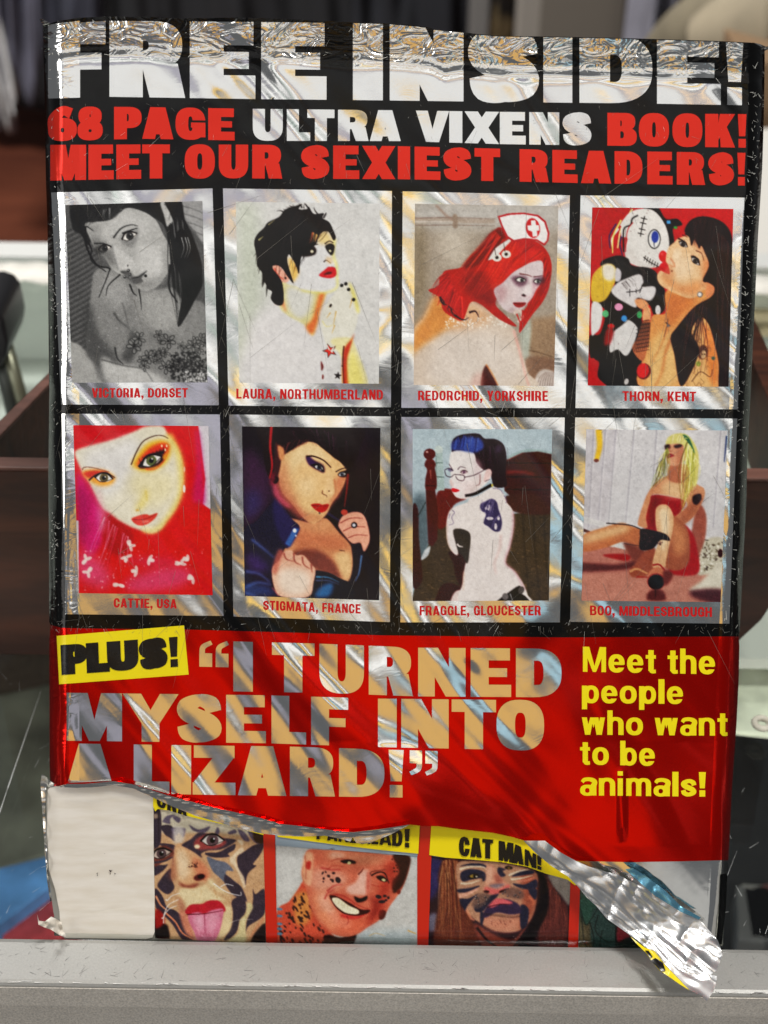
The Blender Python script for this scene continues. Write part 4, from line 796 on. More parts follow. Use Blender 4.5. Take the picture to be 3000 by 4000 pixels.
def paint_5():   # close up of a face, red hair, orange eye make up
    P = Paint(515, 100, 1545, 1350, (206, 24, 30), 470, 5)
    P.poly([(1425, 100), (1545, 100), (1545, 740), (1460, 680), (1478, 500)], (198, 192, 200), 3, False)
    P.poly([(545, 440), (640, 540), (720, 700), (760, 900), (680, 1040), (600, 1000), (560, 700)], (196, 36, 110), 22); P.poly([(1400, 150), (1440, 200), (1478, 640), (1440, 680), (1380, 640), (1410, 400)], (190, 30, 110), 16, alpha=.8)
    P.poly([(545, 560), (620, 600), (650, 740), (600, 1000), (560, 940)], (160, 30, 100), 24, alpha=.8)
    P.poly([(530, 100), (1180, 100), (1000, 170), (760, 240), (620, 270), (540, 290)], (202, 30, 44), 16, False)
    # face
    face = [(540, 300), (640, 262), (800, 220), (960, 160), (1050, 120), (1170, 118), (1210, 180), (1270, 260), (1310, 370), (1318, 500), (1300, 620), (1260, 720), (1200, 800), (1160, 860), (1090, 892), (1000, 866), (900, 830), (800, 770), (730, 700), (670, 580), (640, 520), (600, 460), (560, 380)]
    P.poly(face, (222, 214, 190), 9); P.poly([(620, 300), (800, 250), (960, 200), (1020, 300), (940, 440), (860, 560), (760, 640), (680, 520), (600, 400)], (216, 214, 212), 40, alpha=.9)
    P.line([(1210, 170), (1290, 330), (1308, 500), (1290, 640), (1200, 790), (1120, 870), (1020, 870)], 56, (236, 206, 110), 30, .8, 18)
    P.poly([(940, 480), (1100, 440), (1260, 480), (1240, 620), (1100, 700), (980, 640)], (232, 216, 160), 36, alpha=.6)
    # right eye (big)
    P.poly([(950, 400), (1000, 310), (1070, 240), (1180, 220), (1226, 280), (1210, 360), (1140, 420), (1040, 440)], (232, 170, 40), 18); P.poly([(980, 400), (1060, 290), (1160, 240), (1220, 260), (1190, 320), (1080, 350), (1000, 400)], (214, 60, 30), 13)
    P.poly([(1000, 410), (1050, 340), (1120, 305), (1190, 290), (1170, 340), (1180, 370), (1120, 410), (1030, 425)], (60, 20, 20), 6); eye(P, 1090, 368, 150, 78, -20, (104, 112, 70)); P.line([(998, 412), (1050, 345), (1110, 320), (1180, 310)], 16, (26, 10, 12), 8)
    for i in range(8): P.line([(1010 + i*24, 380 - i*12), (1000 + i*25, 350 - i*12)], 5, (50, 14, 16), 2)
    P.line([(1050, 430), (1120, 425), (1180, 370), (1215, 300)], 14, (226, 90, 40), 6, .8, 4); P.line([(944, 398), (980, 310), (1030, 230), (1110, 190), (1170, 188), (1212, 208)], 9, (50, 22, 20), 4)
    for x, y in ((1165, 262), (1190, 290), (1200, 262)): P.ell(x, y, 5, 10, (255, 235, 190))
    # left eye
    P.poly([(590, 450), (660, 430), (760, 440), (830, 490), (800, 540), (720, 550), (640, 510)], (232, 150, 60), 14); P.poly([(600, 455), (680, 440), (780, 450), (700, 470), (640, 490)], (200, 60, 40), 8); eye(P, 748, 492, 120, 66, 10, (104, 92, 62)); P.line([(640, 510), (690, 470), (760, 452), (828, 490)], 12, (40, 14, 14), 6); P.line([(592, 434), (610, 415), (680, 420), (790, 450)], 6, (90, 40, 34), 3)
    # nose, mouth
    P.poly([(1040, 570), (1070, 600), (1040, 700), (980, 740), (980, 690), (1020, 640)], (232, 206, 120), 20, alpha=.8); P.ell(990, 725, 14, 7, (196, 140, 70), 0, 3, .8); P.line([(1050, 580), (1060, 660)], 8, (226, 180, 70), 5, .6, 5)
    P.poly([(945, 788), (1000, 762), (1050, 752), (1080, 760), (1135, 744), (1110, 790), (1050, 830), (990, 832)], (214, 76, 66), 3); P.line([(950, 790), (1040, 790), (1132, 748)], 6, (130, 30, 30), 3); P.ell(1050, 806, 30, 9, (236, 140, 130), -10, 4, .7)
    # lower hair and flowers
    P.poly([(760, 740), (850, 800), (950, 870), (960, 960), (880, 1060), (780, 1010), (730, 880)], (170, 20, 36), 14); P.poly([(700, 560), (740, 700), (780, 760), (740, 900), (700, 800)], (212, 130, 160), 22, alpha=.7)
    P.poly([(560, 1020), (700, 1060), (800, 1180), (760, 1300), (565, 1220)], (206, 90, 130), 40, alpha=.8); P.poly([(880, 1260), (1000, 1180), (1250, 1120), (1400, 1180), (1300, 1280), (1000, 1330)], (206, 80, 120), 34, alpha=.85); P.poly([(880, 1080), (1100, 1060), (1300, 1080), (1100, 1130)], (196, 60, 110), 30, alpha=.7)
    P.hair([(740, 760), (860, 860), (940, 930)], [(620, 1120), (780, 1180), (960, 1160)], 26, [(226, 120, 150), (150, 14, 30), (220, 70, 100), (236, 180, 190)], 10, 30, .4)
    for x, y in ((620, 1080), (635, 1170), (985, 1165), (855, 1262), (1300, 1110), (1355, 1085), (1390, 1215), (935, 980), (910, 1060), (1070, 1080)):
        for j in range(4):
            a = P.r.uniform(0, 6.28); P.ell(x + math.cos(a)*20, y + math.sin(a)*20, 24, 12, (232, 208, 200), math.degrees(a), 2, .85)
    P.specks(60, 600, 1000, 1500, 1300, 6, (236, 180, 180), .6)
    P.ell(1326, 570, 8, 28, (250, 240, 230)); P.ell(1328, 430, 5, 20, (250, 220, 210), 0, 2, .7)
    P.line([(555, 800), (556, 1320)], 22, (196, 188, 190), 22)
    return P.grain(5)
def paint_6():   # woman in dark leather, short fringe, clenched hands
    P = Paint(290, 125, 1435, 1560, (28, 14, 28), 470, 6)
    P.poly([(310, 350), (480, 420), (560, 640), (520, 760), (420, 900), (318, 960)], (76, 40, 76), 40, alpha=.9); P.poly([(320, 680), (440, 660), (460, 800), (340, 880)], (60, 60, 110), 34, alpha=.6)
    P.poly([(1180, 160), (1300, 160), (1330, 500), (1250, 600)], (50, 20, 40), 40, alpha=.7)
    # body skin
    P.poly([(680, 880), (880, 920), (960, 880), (1010, 900), (1090, 1000), (1190, 1120), (1196, 1300), (1150, 1400), (1100, 1370), (900, 1300), (760, 1240), (640, 1160), (700, 1060), (760, 970)], (206, 146, 110), 4)
    P.poly([(760, 960), (900, 1000), (1100, 1010), (1180, 1140), (1080, 1150), (900, 1130), (740, 1140)], (186, 112, 84), 30, alpha=.7); P.poly([(700, 1160), (860, 1130), (960, 1160), (1060, 1250), (1110, 1370), (960, 1320), (800, 1250)], (110, 56, 50), 16, alpha=.85)
    P.poly([(1060, 1170), (1170, 1160), (1190, 1290), (1150, 1390), (1090, 1300)], (230, 186, 140), 18, alpha=.9)
    # jacket
    P.poly([(310, 1010), (420, 900), (540, 760), (600, 740), (700, 880), (768, 960), (680, 1110), (640, 1130), (560, 1240), (545, 1440), (600, 1515), (318, 1515)], (34, 30, 58), 3)
    P.poly([(560, 720), (640, 800), (740, 940), (766, 968), (690, 1110), (640, 1090), (560, 900)], (48, 40, 88), 10); P.poly([(720, 960), (766, 966), (690, 1112), (650, 1085)], (70, 106, 160), 4, False); P.ell(728, 980, 14, 16, (236, 236, 240)); P.ell(738, 1022, 7, 7, (220, 220, 230))
    for a in ([(380, 1050), (480, 1130), (560, 1200)], [(330, 1310), (440, 1330), (530, 1400)], [(330, 1440), (430, 1400), (540, 1420)], [(330, 1485), (420, 1510)]): P.line(a, 26, (92, 110, 160), 10, .8, 8)
    P.poly([(330, 1180), (440, 1190), (520, 1300), (380, 1300)], (90, 60, 130), 26, alpha=.6); P.poly([(330, 1420), (500, 1430), (560, 1500), (340, 1500)], (60, 100, 160), 20, alpha=.5)
    P.poly([(890, 1310), (1000, 1320), (1100, 1370), (1180, 1410), (1200, 1520), (840, 1520), (880, 1400)], (24, 22, 40), 3); P.line([(900, 1355), (1000, 1360), (1090, 1400)], 14, (90, 150, 180), 5, .9, 3); P.line([(900, 1385), (1000, 1385), (1090, 1418)], 10, (130, 150, 190), 4, .7, 3)
    P.poly([(900, 1480), (960, 1420), (1040, 1410), (1010, 1510), (900, 1520)], (60, 130, 180), 14, alpha=.8); P.poly([(1190, 1080), (1250, 1090), (1290, 1200), (1250, 1330), (1210, 1420), (1180, 1400), (1200, 1250)], (34, 24, 44), 4); P.line([(1270, 1180), (1250, 1320), (1218, 1390)], 13, (120, 170, 210), 6, .8, 3); P.line([(980, 830), (1060, 880), (1120, 920)], 26, (46, 36, 70), 14, 1, 3)
    # face
    P.poly([(600, 420), (620, 360), (700, 330), (760, 270), (870, 262), (960, 300), (1040, 360), (1120, 450), (1150, 500), (1130, 600), (1080, 690), (1030, 760), (990, 840), (930, 900), (870, 925), (800, 880), (700, 760), (620, 660), (596, 540)], (228, 182, 134), 3)
    P.poly([(700, 340), (860, 290), (960, 340), (1000, 430), (900, 400), (760, 440), (680, 560)], (240, 206, 160), 30, alpha=.8); P.poly([(640, 640), (760, 780), (860, 900), (760, 880), (640, 760), (560, 600), (600, 500)], (176, 100, 84), 24, alpha=.85); P.poly([(560, 560), (620, 700), (700, 790), (640, 780), (560, 690)], (206, 96, 120), 14, alpha=.8)
    P.poly([(1060, 560), (1150, 520), (1120, 640), (1060, 720)], (196, 110, 84), 20, alpha=.7); P.poly([(1030, 700), (1090, 690), (1000, 820), (960, 870)], (186, 106, 84), 14, alpha=.6)
    P.poly([(600, 440), (660, 420), (700, 620), (760, 740), (700, 740), (620, 640)], (190, 124, 96), 30, alpha=.7); P.poly([(840, 840), (930, 850), (960, 880), (880, 924), (820, 890)], (196, 132, 100), 16, alpha=.7); P.poly([(760, 560), (880, 560), (880, 680), (790, 700)], (242, 204, 160), 34, alpha=.6)
    P.poly([(820, 380), (860, 400), (960, 450), (968, 510), (930, 500), (850, 450)], (42, 20, 50), 7); P.poly([(820, 385), (850, 380), (900, 440), (850, 450)], (70, 34, 90), 6); eye(P, 926, 470, 76, 40, 28, (70, 70, 90)); P.line([(860, 450), (910, 448), (968, 505)], 12, (16, 8, 14), 6); P.line([(820, 380), (880, 378), (960, 410), (1024, 470)], 15, (40, 16, 18), 8)
    P.poly([(1080, 520), (1140, 490), (1185, 470), (1150, 540), (1100, 545)], (26, 14, 24), 4); eye(P, 1112, 524, 60, 36, -4, (90, 96, 110)); P.line([(1060, 505), (1110, 480), (1180, 466)], 10, (30, 12, 16), 6)
    P.poly([(1000, 500), (1050, 600), (1062, 680), (1010, 712), (960, 690), (980, 620)], (236, 190, 144), 12); P.line([(1050, 560), (1058, 670), (1040, 710)], 12, (180, 104, 76), 6, .8, 5); P.line([(955, 655), (952, 680), (985, 696), (990, 712)], 7, (90, 50, 36), 4); P.ell(1006, 660, 6, 6, (60, 30, 24))
    P.poly([(860, 770), (920, 760), (950, 770), (990, 764), (1006, 776), (980, 820), (940, 834), (900, 815)], (176, 28, 32), 2); P.line([(864, 774), (940, 782), (1004, 778)], 5, (90, 10, 16), 3); P.ell(930, 838, 8, 8, (60, 50, 50)); P.ell(930, 836, 3, 3, (230, 230, 230))
    # hair
    P.poly([(480, 125), (1240, 125), (1260, 300), (1190, 470), (1140, 420), (1060, 400), (960, 310), (880, 262), (800, 270), (700, 330), (620, 370), (600, 300), (560, 300), (540, 460), (600, 560), (560, 600), (500, 500), (470, 300)], (34, 14, 20), 3)
    P.poly([(760, 250), (880, 262), (960, 320), (1040, 380), (1160, 460), (1200, 380), (1160, 260), (1000, 190), (800, 170)], (30, 12, 16), 2); P.hair([(700, 170), (900, 150), (1180, 250)], [(760, 270), (960, 320), (1180, 460)], 26, [(20, 8, 12), (70, 30, 50), (90, 50, 84)], 8, 12, .7)
    P.hair([(620, 300), (720, 250), (860, 240)], [(600, 380), (660, 370), (760, 290)], 20, [(120, 60, 60), (60, 26, 30)], 8, 8, .6); P.poly([(570, 270), (600, 300), (620, 400), (590, 540), (560, 480)], (70, 30, 36), 3); P.poly([(590, 290), (640, 320), (640, 400), (606, 400)], (206, 140, 100), 6)
    P.line([(540, 130), (530, 300), (545, 450), (525, 560)], 22, (186, 40, 48), 10, .95, 3); P.line([(1160, 520), (1150, 650), (1130, 790)], 18, (150, 40, 40), 8, .9, 3); P.ell(548, 560, 20, 60, (150, 40, 70), 10, 10, .7)
    # hands
    P.poly([(1085, 920), (1120, 860), (1200, 830), (1270, 840), (1310, 900), (1335, 1010), (1330, 1080), (1290, 1150), (1260, 1080), (1200, 1085), (1150, 1040), (1090, 960)], (226, 160, 138), 3)
    P.ell(1130, 832, 28, 24, (176, 72, 60)); P.line([(1095, 920), (1180, 880), (1280, 880)], 9, (130, 60, 56), 5, .9, 2); P.line([(1120, 985), (1200, 950), (1300, 950)], 9, (130, 60, 56), 5, .9, 2); P.line([(1160, 1040), (1230, 1015), (1320, 1020)], 8, (130, 60, 56), 5, .9, 2); P.ell(1210, 936, 26, 26, (40, 34, 40)); P.ell(1208, 936, 13, 13, (210, 210, 220))
    P.poly([(545, 1290), (600, 1220), (640, 1150), (700, 1140), (740, 1180), (800, 1180), (860, 1250), (896, 1300), (880, 1400), (840, 1515), (620, 1515), (560, 1430)], (226, 172, 148), 3); P.poly([(620, 1300), (760, 1290), (850, 1350), (820, 1490), (660, 1500), (590, 1400)], (240, 216, 196), 26, alpha=.9)
    for a in ([(640, 1160), (660, 1210), (720, 1230)], [(720, 1160), (730, 1230), (780, 1260)], [(790, 1190), (800, 1250), (850, 1290)], [(860, 1250), (870, 1320)]): P.line(a, 15, (140, 70, 62), 6, .85, 3)
    P.poly([(545, 1300), (590, 1140), (640, 1150), (610, 1240), (580, 1330)], (190, 110, 96), 10, alpha=.8); P.line([(545, 1440), (600, 1515)], 12, (180, 90, 100), 8, .7, 4)
    P.line([(1090, 1140), (1135, 1145)], 7, (40, 24, 24), 5, .8)
    return P.grain(5)
def paint_7():   # woman seen from behind by a wooden bed, blue hair roll, glasses, back tattoo
    P = Paint(235, 155, 1470, 1670, (168, 184, 192), 470, 7)
    P.poly([(235, 800), (380, 780), (400, 1200), (235, 1500)], (96, 110, 116), 30)
    # bedspread
    P.poly([(480, 980), (1450, 860), (1450, 1670), (235, 1670), (320, 1300)], (76, 62, 44), 3, False)
    for i in range(420):
        x, y = P.r.uniform(250, 1450), P.r.uniform(900, 1660)
        if (x - 235) * 0.9 + (y - 1500) * 1.2 < -60 and x < 500: continue
        P.line([(x, y), (x + P.r.uniform(16, 50), y + P.r.uniform(-10, 14))], 6, [(136, 112, 78), (44, 34, 26), (110, 92, 66), (30, 22, 18)][P.r.integers(4)], 3, .7)
    for x in (1200, 1290, 1380): P.line([(x, 880), (x + 14, 1200), (x + 60, 1660)], 14, (40, 30, 22), 10, .6, 6)
    # headboard and posts
    P.poly([(1040, 420), (1200, 350), (1340, 345), (1455, 370), (1455, 390), (1200, 380), (1050, 440)], (150, 170, 170), 3); P.poly([(1050, 440), (1200, 372), (1330, 362), (1450, 386), (1440, 750), (1090, 745), (1040, 700)], (70, 22, 20), 3, False)
    for y in (460, 580, 690): P.line([(1060, y), (1440, y + 4)], 9, (34, 12, 12), 7, .9, 2)
    P.line([(1060, 540), (1200, 540), (1300, 560)], 30, (150, 50, 36), 14, .7, 10); P.line([(1060, 440), (1200, 374)], 10, (130, 60, 50), 6, .8, 3); P.poly([(1060, 745), (1440, 750), (1440, 900), (1120, 880)], (74, 34, 28), 6)
    P.poly([(460, 720), (600, 690), (720, 760), (600, 830), (540, 1000), (460, 1010)], (108, 30, 26), 4)
    P.line([(475, 350), (485, 700)], 60, (160, 178, 176), 76, 1, 2); P.ell(474, 345, 36, 34, (186, 200, 196)); P.line([(450, 400), (452, 690)], 6, (90, 104, 100), 5, .8); P.line([(450, 460), (510, 460)], 8, (80, 96, 92), 6); P.line([(455, 580), (520, 584)], 8, (80, 96, 92), 6)
    P.poly([(360, 680), (440, 680), (470, 900), (460, 1120), (420, 1180), (384, 1160)], (84, 20, 20), 3, False); P.ell(393, 385, 52, 48, (92, 24, 24)); P.ell(372, 366, 10, 8, (226, 190, 180), 0, 3)
    P.poly([(370, 430), (420, 430), (446, 470), (440, 510), (455, 600), (446, 690), (362, 690), (358, 600), (372, 520), (350, 480)], (96, 26, 24), 2); P.line([(400, 520), (406, 600)], 10, (220, 160, 140), 5, .7, 3); P.line([(360, 655), (450, 660)], 7, (50, 12, 14), 5)
    P.poly([(247, 860), (295, 870), (300, 1100), (330, 1400), (320, 1500), (247, 1500)], (66, 20, 20), 3); P.line([(290, 930), (360, 800)], 9, (50, 60, 60), 7)
    P.poly([(320, 1300), (350, 1220), (400, 1180), (380, 1260)], (190, 196, 200), 3)
    # arm, gloves, stockings
    P.poly([(600, 1040), (740, 1060), (740, 1240), (700, 1330), (620, 1200)], (58, 52, 50), 4)
    P.poly([(560, 1230), (660, 1250), (720, 1330), (690, 1500), (680, 1560), (620, 1440), (600, 1330)], (60, 22, 24), 4); P.poly([(460, 1600), (500, 1520), (580, 1500), (690, 1560), (680, 1670), (460, 1670)], (64, 20, 22), 4); P.poly([(580, 1640), (620, 1570), (690, 1570), (700, 1670), (590, 1670)], (222, 200, 196), 4)
    # body
    P.poly([(740, 770), (820, 740), (900, 690), (960, 670), (1030, 720), (1060, 800), (1110, 870), (1120, 1000), (1090, 1180), (1050, 1320), (1130, 1400), (1200, 1500), (1240, 1600), (1240, 1670), (680, 1670), (680, 1500), (700, 1350), (740, 1200), (735, 1060), (600, 1040), (640, 1240), (600, 1240), (550, 1150), (540, 980), (570, 870), (640, 830), (720, 800)], (224, 214, 210), 3)
    P.poly([(600, 1040), (735, 1062), (738, 1230), (716, 1330), (650, 1200), (640, 1160)], (62, 56, 52), 3); P.line([(632, 1160), (650, 1180), (682, 1184)], 16, (226, 216, 212), 8)
    P.line([(1112, 880), (1118, 1000), (1085, 1180), (1048, 1320), (1130, 1400), (1220, 1560)], 24, (196, 150, 160), 18, .7, 8); P.line([(1010, 1080), (1000, 1200), (955, 1330), (970, 1420)], 24, (206, 172, 168), 14, .8, 9); P.line([(690, 1400), (684, 1560)], 16, (216, 180, 160), 12, .7, 6); P.line([(545, 980), (552, 1140), (600, 1230)], 12, (214, 180, 170), 8, .7, 5)
    P.poly([(980, 1650), (1060, 1590), (1170, 1520), (1180, 1580), (1230, 1620), (1240, 1670), (980, 1670)], (30, 26, 28), 3); P.ell(1048, 1615, 28, 30, (110, 104, 104)); P.ell(1186, 1560, 26, 34, (90, 84, 84), 20); P.line([(1090, 1590), (1110, 1650)], 7, (180, 180, 180), 5)
    # tattoos
    ink = (58, 50, 92)
    P.poly([(840, 810), (880, 790), (930, 770), (975, 800), (990, 860), (1010, 920), (1020, 990), (1000, 1050), (950, 1050), (900, 1010), (860, 980), (880, 900), (850, 880), (830, 840)], ink, 3)
    for x, y, a, b in ((905, 845, 22, 24), (915, 870, 10, 14), (915, 940, 30, 14), (990, 940, 12, 16), (965, 1010, 12, 28), (880, 855, 8, 12)): P.ell(x, y, a, b, (216, 206, 210))
    P.hair([(850, 800), (960, 780), (1010, 960)], [(830, 840), (900, 960), (930, 1040)], 30, [ink, (160, 150, 176)], 6, 20, .6); P.line([(890, 830), (900, 850)], 6, ink); P.line([(920, 826), (912, 880)], 5, ink); P.line([(900, 900), (930, 900)], 5, ink)
    for a in ([(1035, 740), (1060, 780), (1050, 810)], [(590, 870), (610, 890), (585, 930), (600, 980), (560, 1000)], [(570, 900), (560, 940)], [(940, 680), (1000, 690), (1030, 730)]): P.line(a, 8, (110, 96, 130), 5, .8)
    # head
    P.poly([(575, 380), (620, 350), (780, 360), (830, 420), (880, 500), (925, 520), (920, 590), (880, 640), (820, 690), (760, 750), (700, 770), (630, 760), (596, 720), (584, 690), (590, 660), (566, 620), (580, 580), (566, 480)], (228, 220, 218), 2)
    P.poly([(760, 620), (860, 600), (820, 690), (740, 750), (660, 768)], (214, 190, 186), 18, alpha=.6)
    P.poly([(585, 340), (590, 270), (640, 225), (730, 208), (820, 210), (870, 250), (960, 255), (1030, 300), (1058, 400), (1050, 560), (1060, 660), (960, 670), (930, 600), (920, 520), (860, 520), (800, 460), (770, 370), (640, 352), (590, 365)], (42, 16, 26), 2)
    P.poly([(585, 345), (600, 270), (700, 240), (830, 250), (860, 330), (780, 372), (650, 352)], (66, 84, 150), 9); P.hair([(620, 240), (720, 220), (850, 250)], [(590, 360), (700, 362), (820, 400)], 40, [(70, 96, 180), (24, 24, 60), (110, 140, 200), (40, 30, 70)], 7, 8, .7)
    P.hair([(800, 380), (880, 330), (960, 300)], [(820, 470), (900, 520), (1000, 620)], 24, [(30, 12, 20), (100, 70, 100)], 7, 12, .6); P.ell(990, 340, 30, 40, (90, 76, 110), 20, 12, .5)
    P.poly([(880, 530), (915, 515), (930, 550), (900, 610), (860, 620)], (226, 190, 186), 3); P.line([(830, 560), (826, 640), (790, 660)], 12, (110, 70, 70), 4, .8); P.line([(870, 620), (920, 600)], 6, (70, 60, 70), 4)
    P.line([(700, 745), (790, 725), (930, 650)], 26, (24, 16, 24), 30); P.ell(935, 655, 7, 14, (216, 196, 90))
    P.poly([(575, 600), (600, 640), (590, 680), (572, 640)], (206, 176, 172), 8, alpha=.8); P.poly([(640, 620), (760, 600), (740, 700), (660, 700)], (232, 206, 206), 24, alpha=.6); P.poly([(780, 420), (840, 470), (840, 560), (780, 600)], (206, 180, 184), 20, alpha=.6)
    eye(P, 692, 540, 56, 30, 0, (90, 70, 110), lw=.22); P.ell(690, 540, 34, 22, (190, 130, 140), 0, 8, .35); P.line([(636, 520), (660, 494), (706, 504)], 8, (70, 50, 60), 4); P.ell(574, 520, 24, 16, (90, 80, 110), 20, 3, .8); P.line([(562, 470), (600, 530)], 7, (70, 50, 60), 4)
    P.line([(522, 524), (560, 506), (600, 528)], 6, (50, 30, 40)); P.line([(524, 528), (540, 572), (580, 582), (602, 562)], 6, (50, 30, 40)); P.line([(604, 560), (690, 570), (686, 612), (640, 606), (618, 575)], 6, (50, 30, 40)); P.line([(690, 585), (780, 566), (880, 514)], 6, (50, 30, 40))
    P.poly([(584, 682), (610, 680), (655, 698), (620, 715), (592, 708)], (206, 24, 44), 1); P.line([(580, 600), (576, 640), (600, 660)], 7, (216, 180, 176), 4, .8, 2)
    return P.grain(6)
def paint_8():   # blonde woman in a red dress sitting on the floor
    P = Paint(225, 140, 1365, 1485, (198, 196, 198), 470, 8)
    P.poly([(225, 140), (520, 140), (420, 900), (225, 920)], (190, 186, 190), 8, False)
    for x0, x1 in ((330, 290), (420, 360), (500, 440), (640, 570), (810, 760), (1300, 1240)): P.line([(x0, 150), (x1, 900)], 10, (160, 156, 164), 7, .8, 3); P.line([(x0 + 12, 150), (x1 + 12, 900)], 5, (222, 220, 222), 4, .7, 2)
    P.line([(225, 830), (420, 880), (640, 920), (1000, 960), (1210, 990)], 44, (204, 202, 202), 30, 1, 3)
    P.line([(368, 150), (375, 280), (350, 390)], 46, (240, 180, 20), 34, .9, 6); P.ell(350, 388, 20, 14, (120, 70, 60)); P.line([(370, 148), (392, 150)], 12, (50, 30, 20), 10)
    P.poly([(225, 980), (460, 1010), (640, 1090), (1130, 1060), (1310, 1090), (1310, 1485), (225, 1485)], (172, 118, 106), 4, False); P.poly([(225, 1230), (600, 1250), (760, 1300), (1100, 1260), (1310, 1240), (1310, 1485), (225, 1485)], (178, 126, 112), 20, False)
    P.poly([(225, 1170), (500, 1180), (640, 1150), (700, 1180), (600, 1215), (225, 1235)], (92, 44, 44), 10); P.line([(225, 910), (300, 935)], 26, (80, 44, 40), 20)
    P.poly([(440, 1040), (520, 1010), (570, 1060), (580, 1070), (500, 1050)], (206, 206, 202), 3)
    # fur rug, pillow
    P.poly([(1150, 1020), (1310, 980), (1330, 1180), (1220, 1250), (1110, 1240)], (186, 180, 162), 6)
    for i in range(120): x, y = P.r.uniform(1130, 1320), P.r.uniform(1010, 1240); P.ell(x, y, P.r.uniform(6, 16), P.r.uniform(4, 9), [(226, 222, 206), (120, 112, 96), (200, 196, 180), (80, 66, 60)][P.r.integers(4)], P.r.uniform(0, 180), 1, .8)
    P.ell(1296, 1095, 20, 34, (60, 20, 24)); P.line([(1000, 960), (1205, 998)], 8, (40, 34, 34), 5); P.poly([(1060, 1380), (1160, 1300), (1310, 1150), (1310, 1400), (1180, 1400)], (206, 200, 182), 12); P.poly([(1070, 1380), (1310, 1372), (1310, 1485), (1110, 1440)], (84, 44, 52), 14)
    skin, dark, lit = (196, 138, 106), (132, 76, 58), (226, 190, 150)
    # chair-like red seat and dress
    P.poly([(1100, 800), (1150, 730), (1190, 820), (1180, 980), (1140, 1100), (1120, 1200), (1060, 1100)], (150, 92, 78), 6); P.poly([(1000, 880), (1080, 940), (1120, 1080), (1120, 1250), (900, 1240), (1000, 1100)], (156, 20, 30), 6); P.poly([(400, 1110), (500, 1100), (610, 1110), (590, 1150), (500, 1140)], (150, 26, 30), 5)
    P.poly([(740, 700), (780, 652), (900, 660), (1030, 700), (980, 800), (940, 900), (800, 930), (690, 870)], (146, 24, 36), 3); P.poly([(760, 690), (840, 680), (820, 860), (760, 880)], (110, 16, 28), 14, alpha=.6)
    # arms and chest
    P.poly([(800, 560), (900, 500), (1040, 500), (1120, 570), (1170, 600), (1176, 660), (1140, 740), (1080, 830), (980, 890), (940, 830), (1040, 740), (1020, 690), (900, 655), (780, 648), (760, 700), (730, 820), (740, 900), (680, 890), (666, 860), (700, 740), (740, 640)], skin, 3)
    P.poly([(860, 560), (1000, 540), (1040, 620), (1000, 680), (860, 650)], lit, 24, alpha=.7); P.poly([(1000, 760), (1120, 680), (1160, 700), (1060, 850), (980, 880)], dark, 20, alpha=.55); P.poly([(1085, 660), (1140, 640), (1152, 680), (1120, 725), (1086, 710)], (50, 30, 34), 4)
    # legs
    P.poly([(245, 960), (400, 900), (540, 862), (620, 890), (720, 920), (800, 940), (780, 1060), (690, 1062), (560, 1010), (430, 1050), (245, 1080)], (176, 112, 76), 4); P.poly([(260, 960), (420, 910), (560, 880), (600, 920), (420, 980), (250, 1020)], lit, 20, alpha=.7); P.poly([(560, 1010), (700, 1060), (740, 1120), (640, 1160), (590, 1090)], (120, 64, 50), 10)
    P.poly([(640, 1180), (720, 1080), (800, 1060), (800, 1180), (740, 1260), (640, 1280), (600, 1240)], (146, 84, 62), 6); P.line([(605, 1235), (660, 1215), (740, 1250)], 20, (190, 136, 100), 12); P.line([(650, 1275), (740, 1278)], 16, (150, 60, 50), 10)
    P.poly([(930, 800), (1040, 900), (1065, 1040), (1050, 1180), (960, 1230), (870, 1190), (880, 1060), (900, 900)], (150, 92, 68), 5); P.poly([(940, 830), (1030, 940), (1040, 1060), (960, 1120), (920, 980)], (196, 138, 100), 24, alpha=.7)
    P.poly([(800, 780), (820, 735), (860, 722), (900, 735), (935, 800), (935, 900), (905, 1040), (880, 1160), (870, 1200), (780, 1200), (800, 1080), (830, 990), (805, 900)], (212, 166, 130), 3); P.poly([(830, 780), (890, 760), (900, 900), (870, 1060), (840, 1040), (850, 900)], (240, 214, 178), 14, alpha=.8)
    # black lace, sandal
    P.poly([(690, 910), (780, 920), (880, 950), (912, 1000), (840, 996), (780, 1060), (684, 1066), (682, 970)], (40, 26, 30), 2); P.line([(425, 866), (600, 880), (690, 912)], 8, (30, 20, 24), 7); P.line([(560, 1020), (684, 1040)], 5, (60, 34, 34), 4)
    for i in range(30): P.ell(P.r.uniform(700, 860), P.r.uniform(940, 1040), 8, 4, (76, 50, 54), P.r.uniform(0, 180), 0, .8)
    P.line([(780, 1186), (830, 1182), (872, 1225)], 14, (150, 30, 34), 10); P.poly([(745, 1290), (760, 1230), (820, 1200), (862, 1230), (872, 1290), (830, 1280)], (190, 120, 92), 3); P.ell(807, 1310, 70, 64, (150, 60, 56)); P.ell(806, 1315, 62, 58, (30, 20, 22)); P.poly([(740, 1450), (760, 1380), (850, 1376), (876, 1450)], (96, 44, 44), 8); P.line([(800, 1370), (802, 1430)], 8, (50, 24, 26), 4)
    P.poly([(860, 1230), (930, 1240), (920, 1300), (870, 1340)], (110, 50, 46), 8)
    # neck, face
    P.poly([(910, 420), (1030, 420), (1060, 520), (980, 560), (900, 530)], (170, 110, 84), 5); P.poly([(874, 300), (900, 250), (1000, 250), (1045, 300), (1040, 360), (1000, 410), (940, 430), (890, 405), (880, 350)], (206, 150, 122), 3); P.poly([(980, 290), (1040, 300), (1020, 390), (960, 410)], (176, 112, 88), 14, alpha=.7)
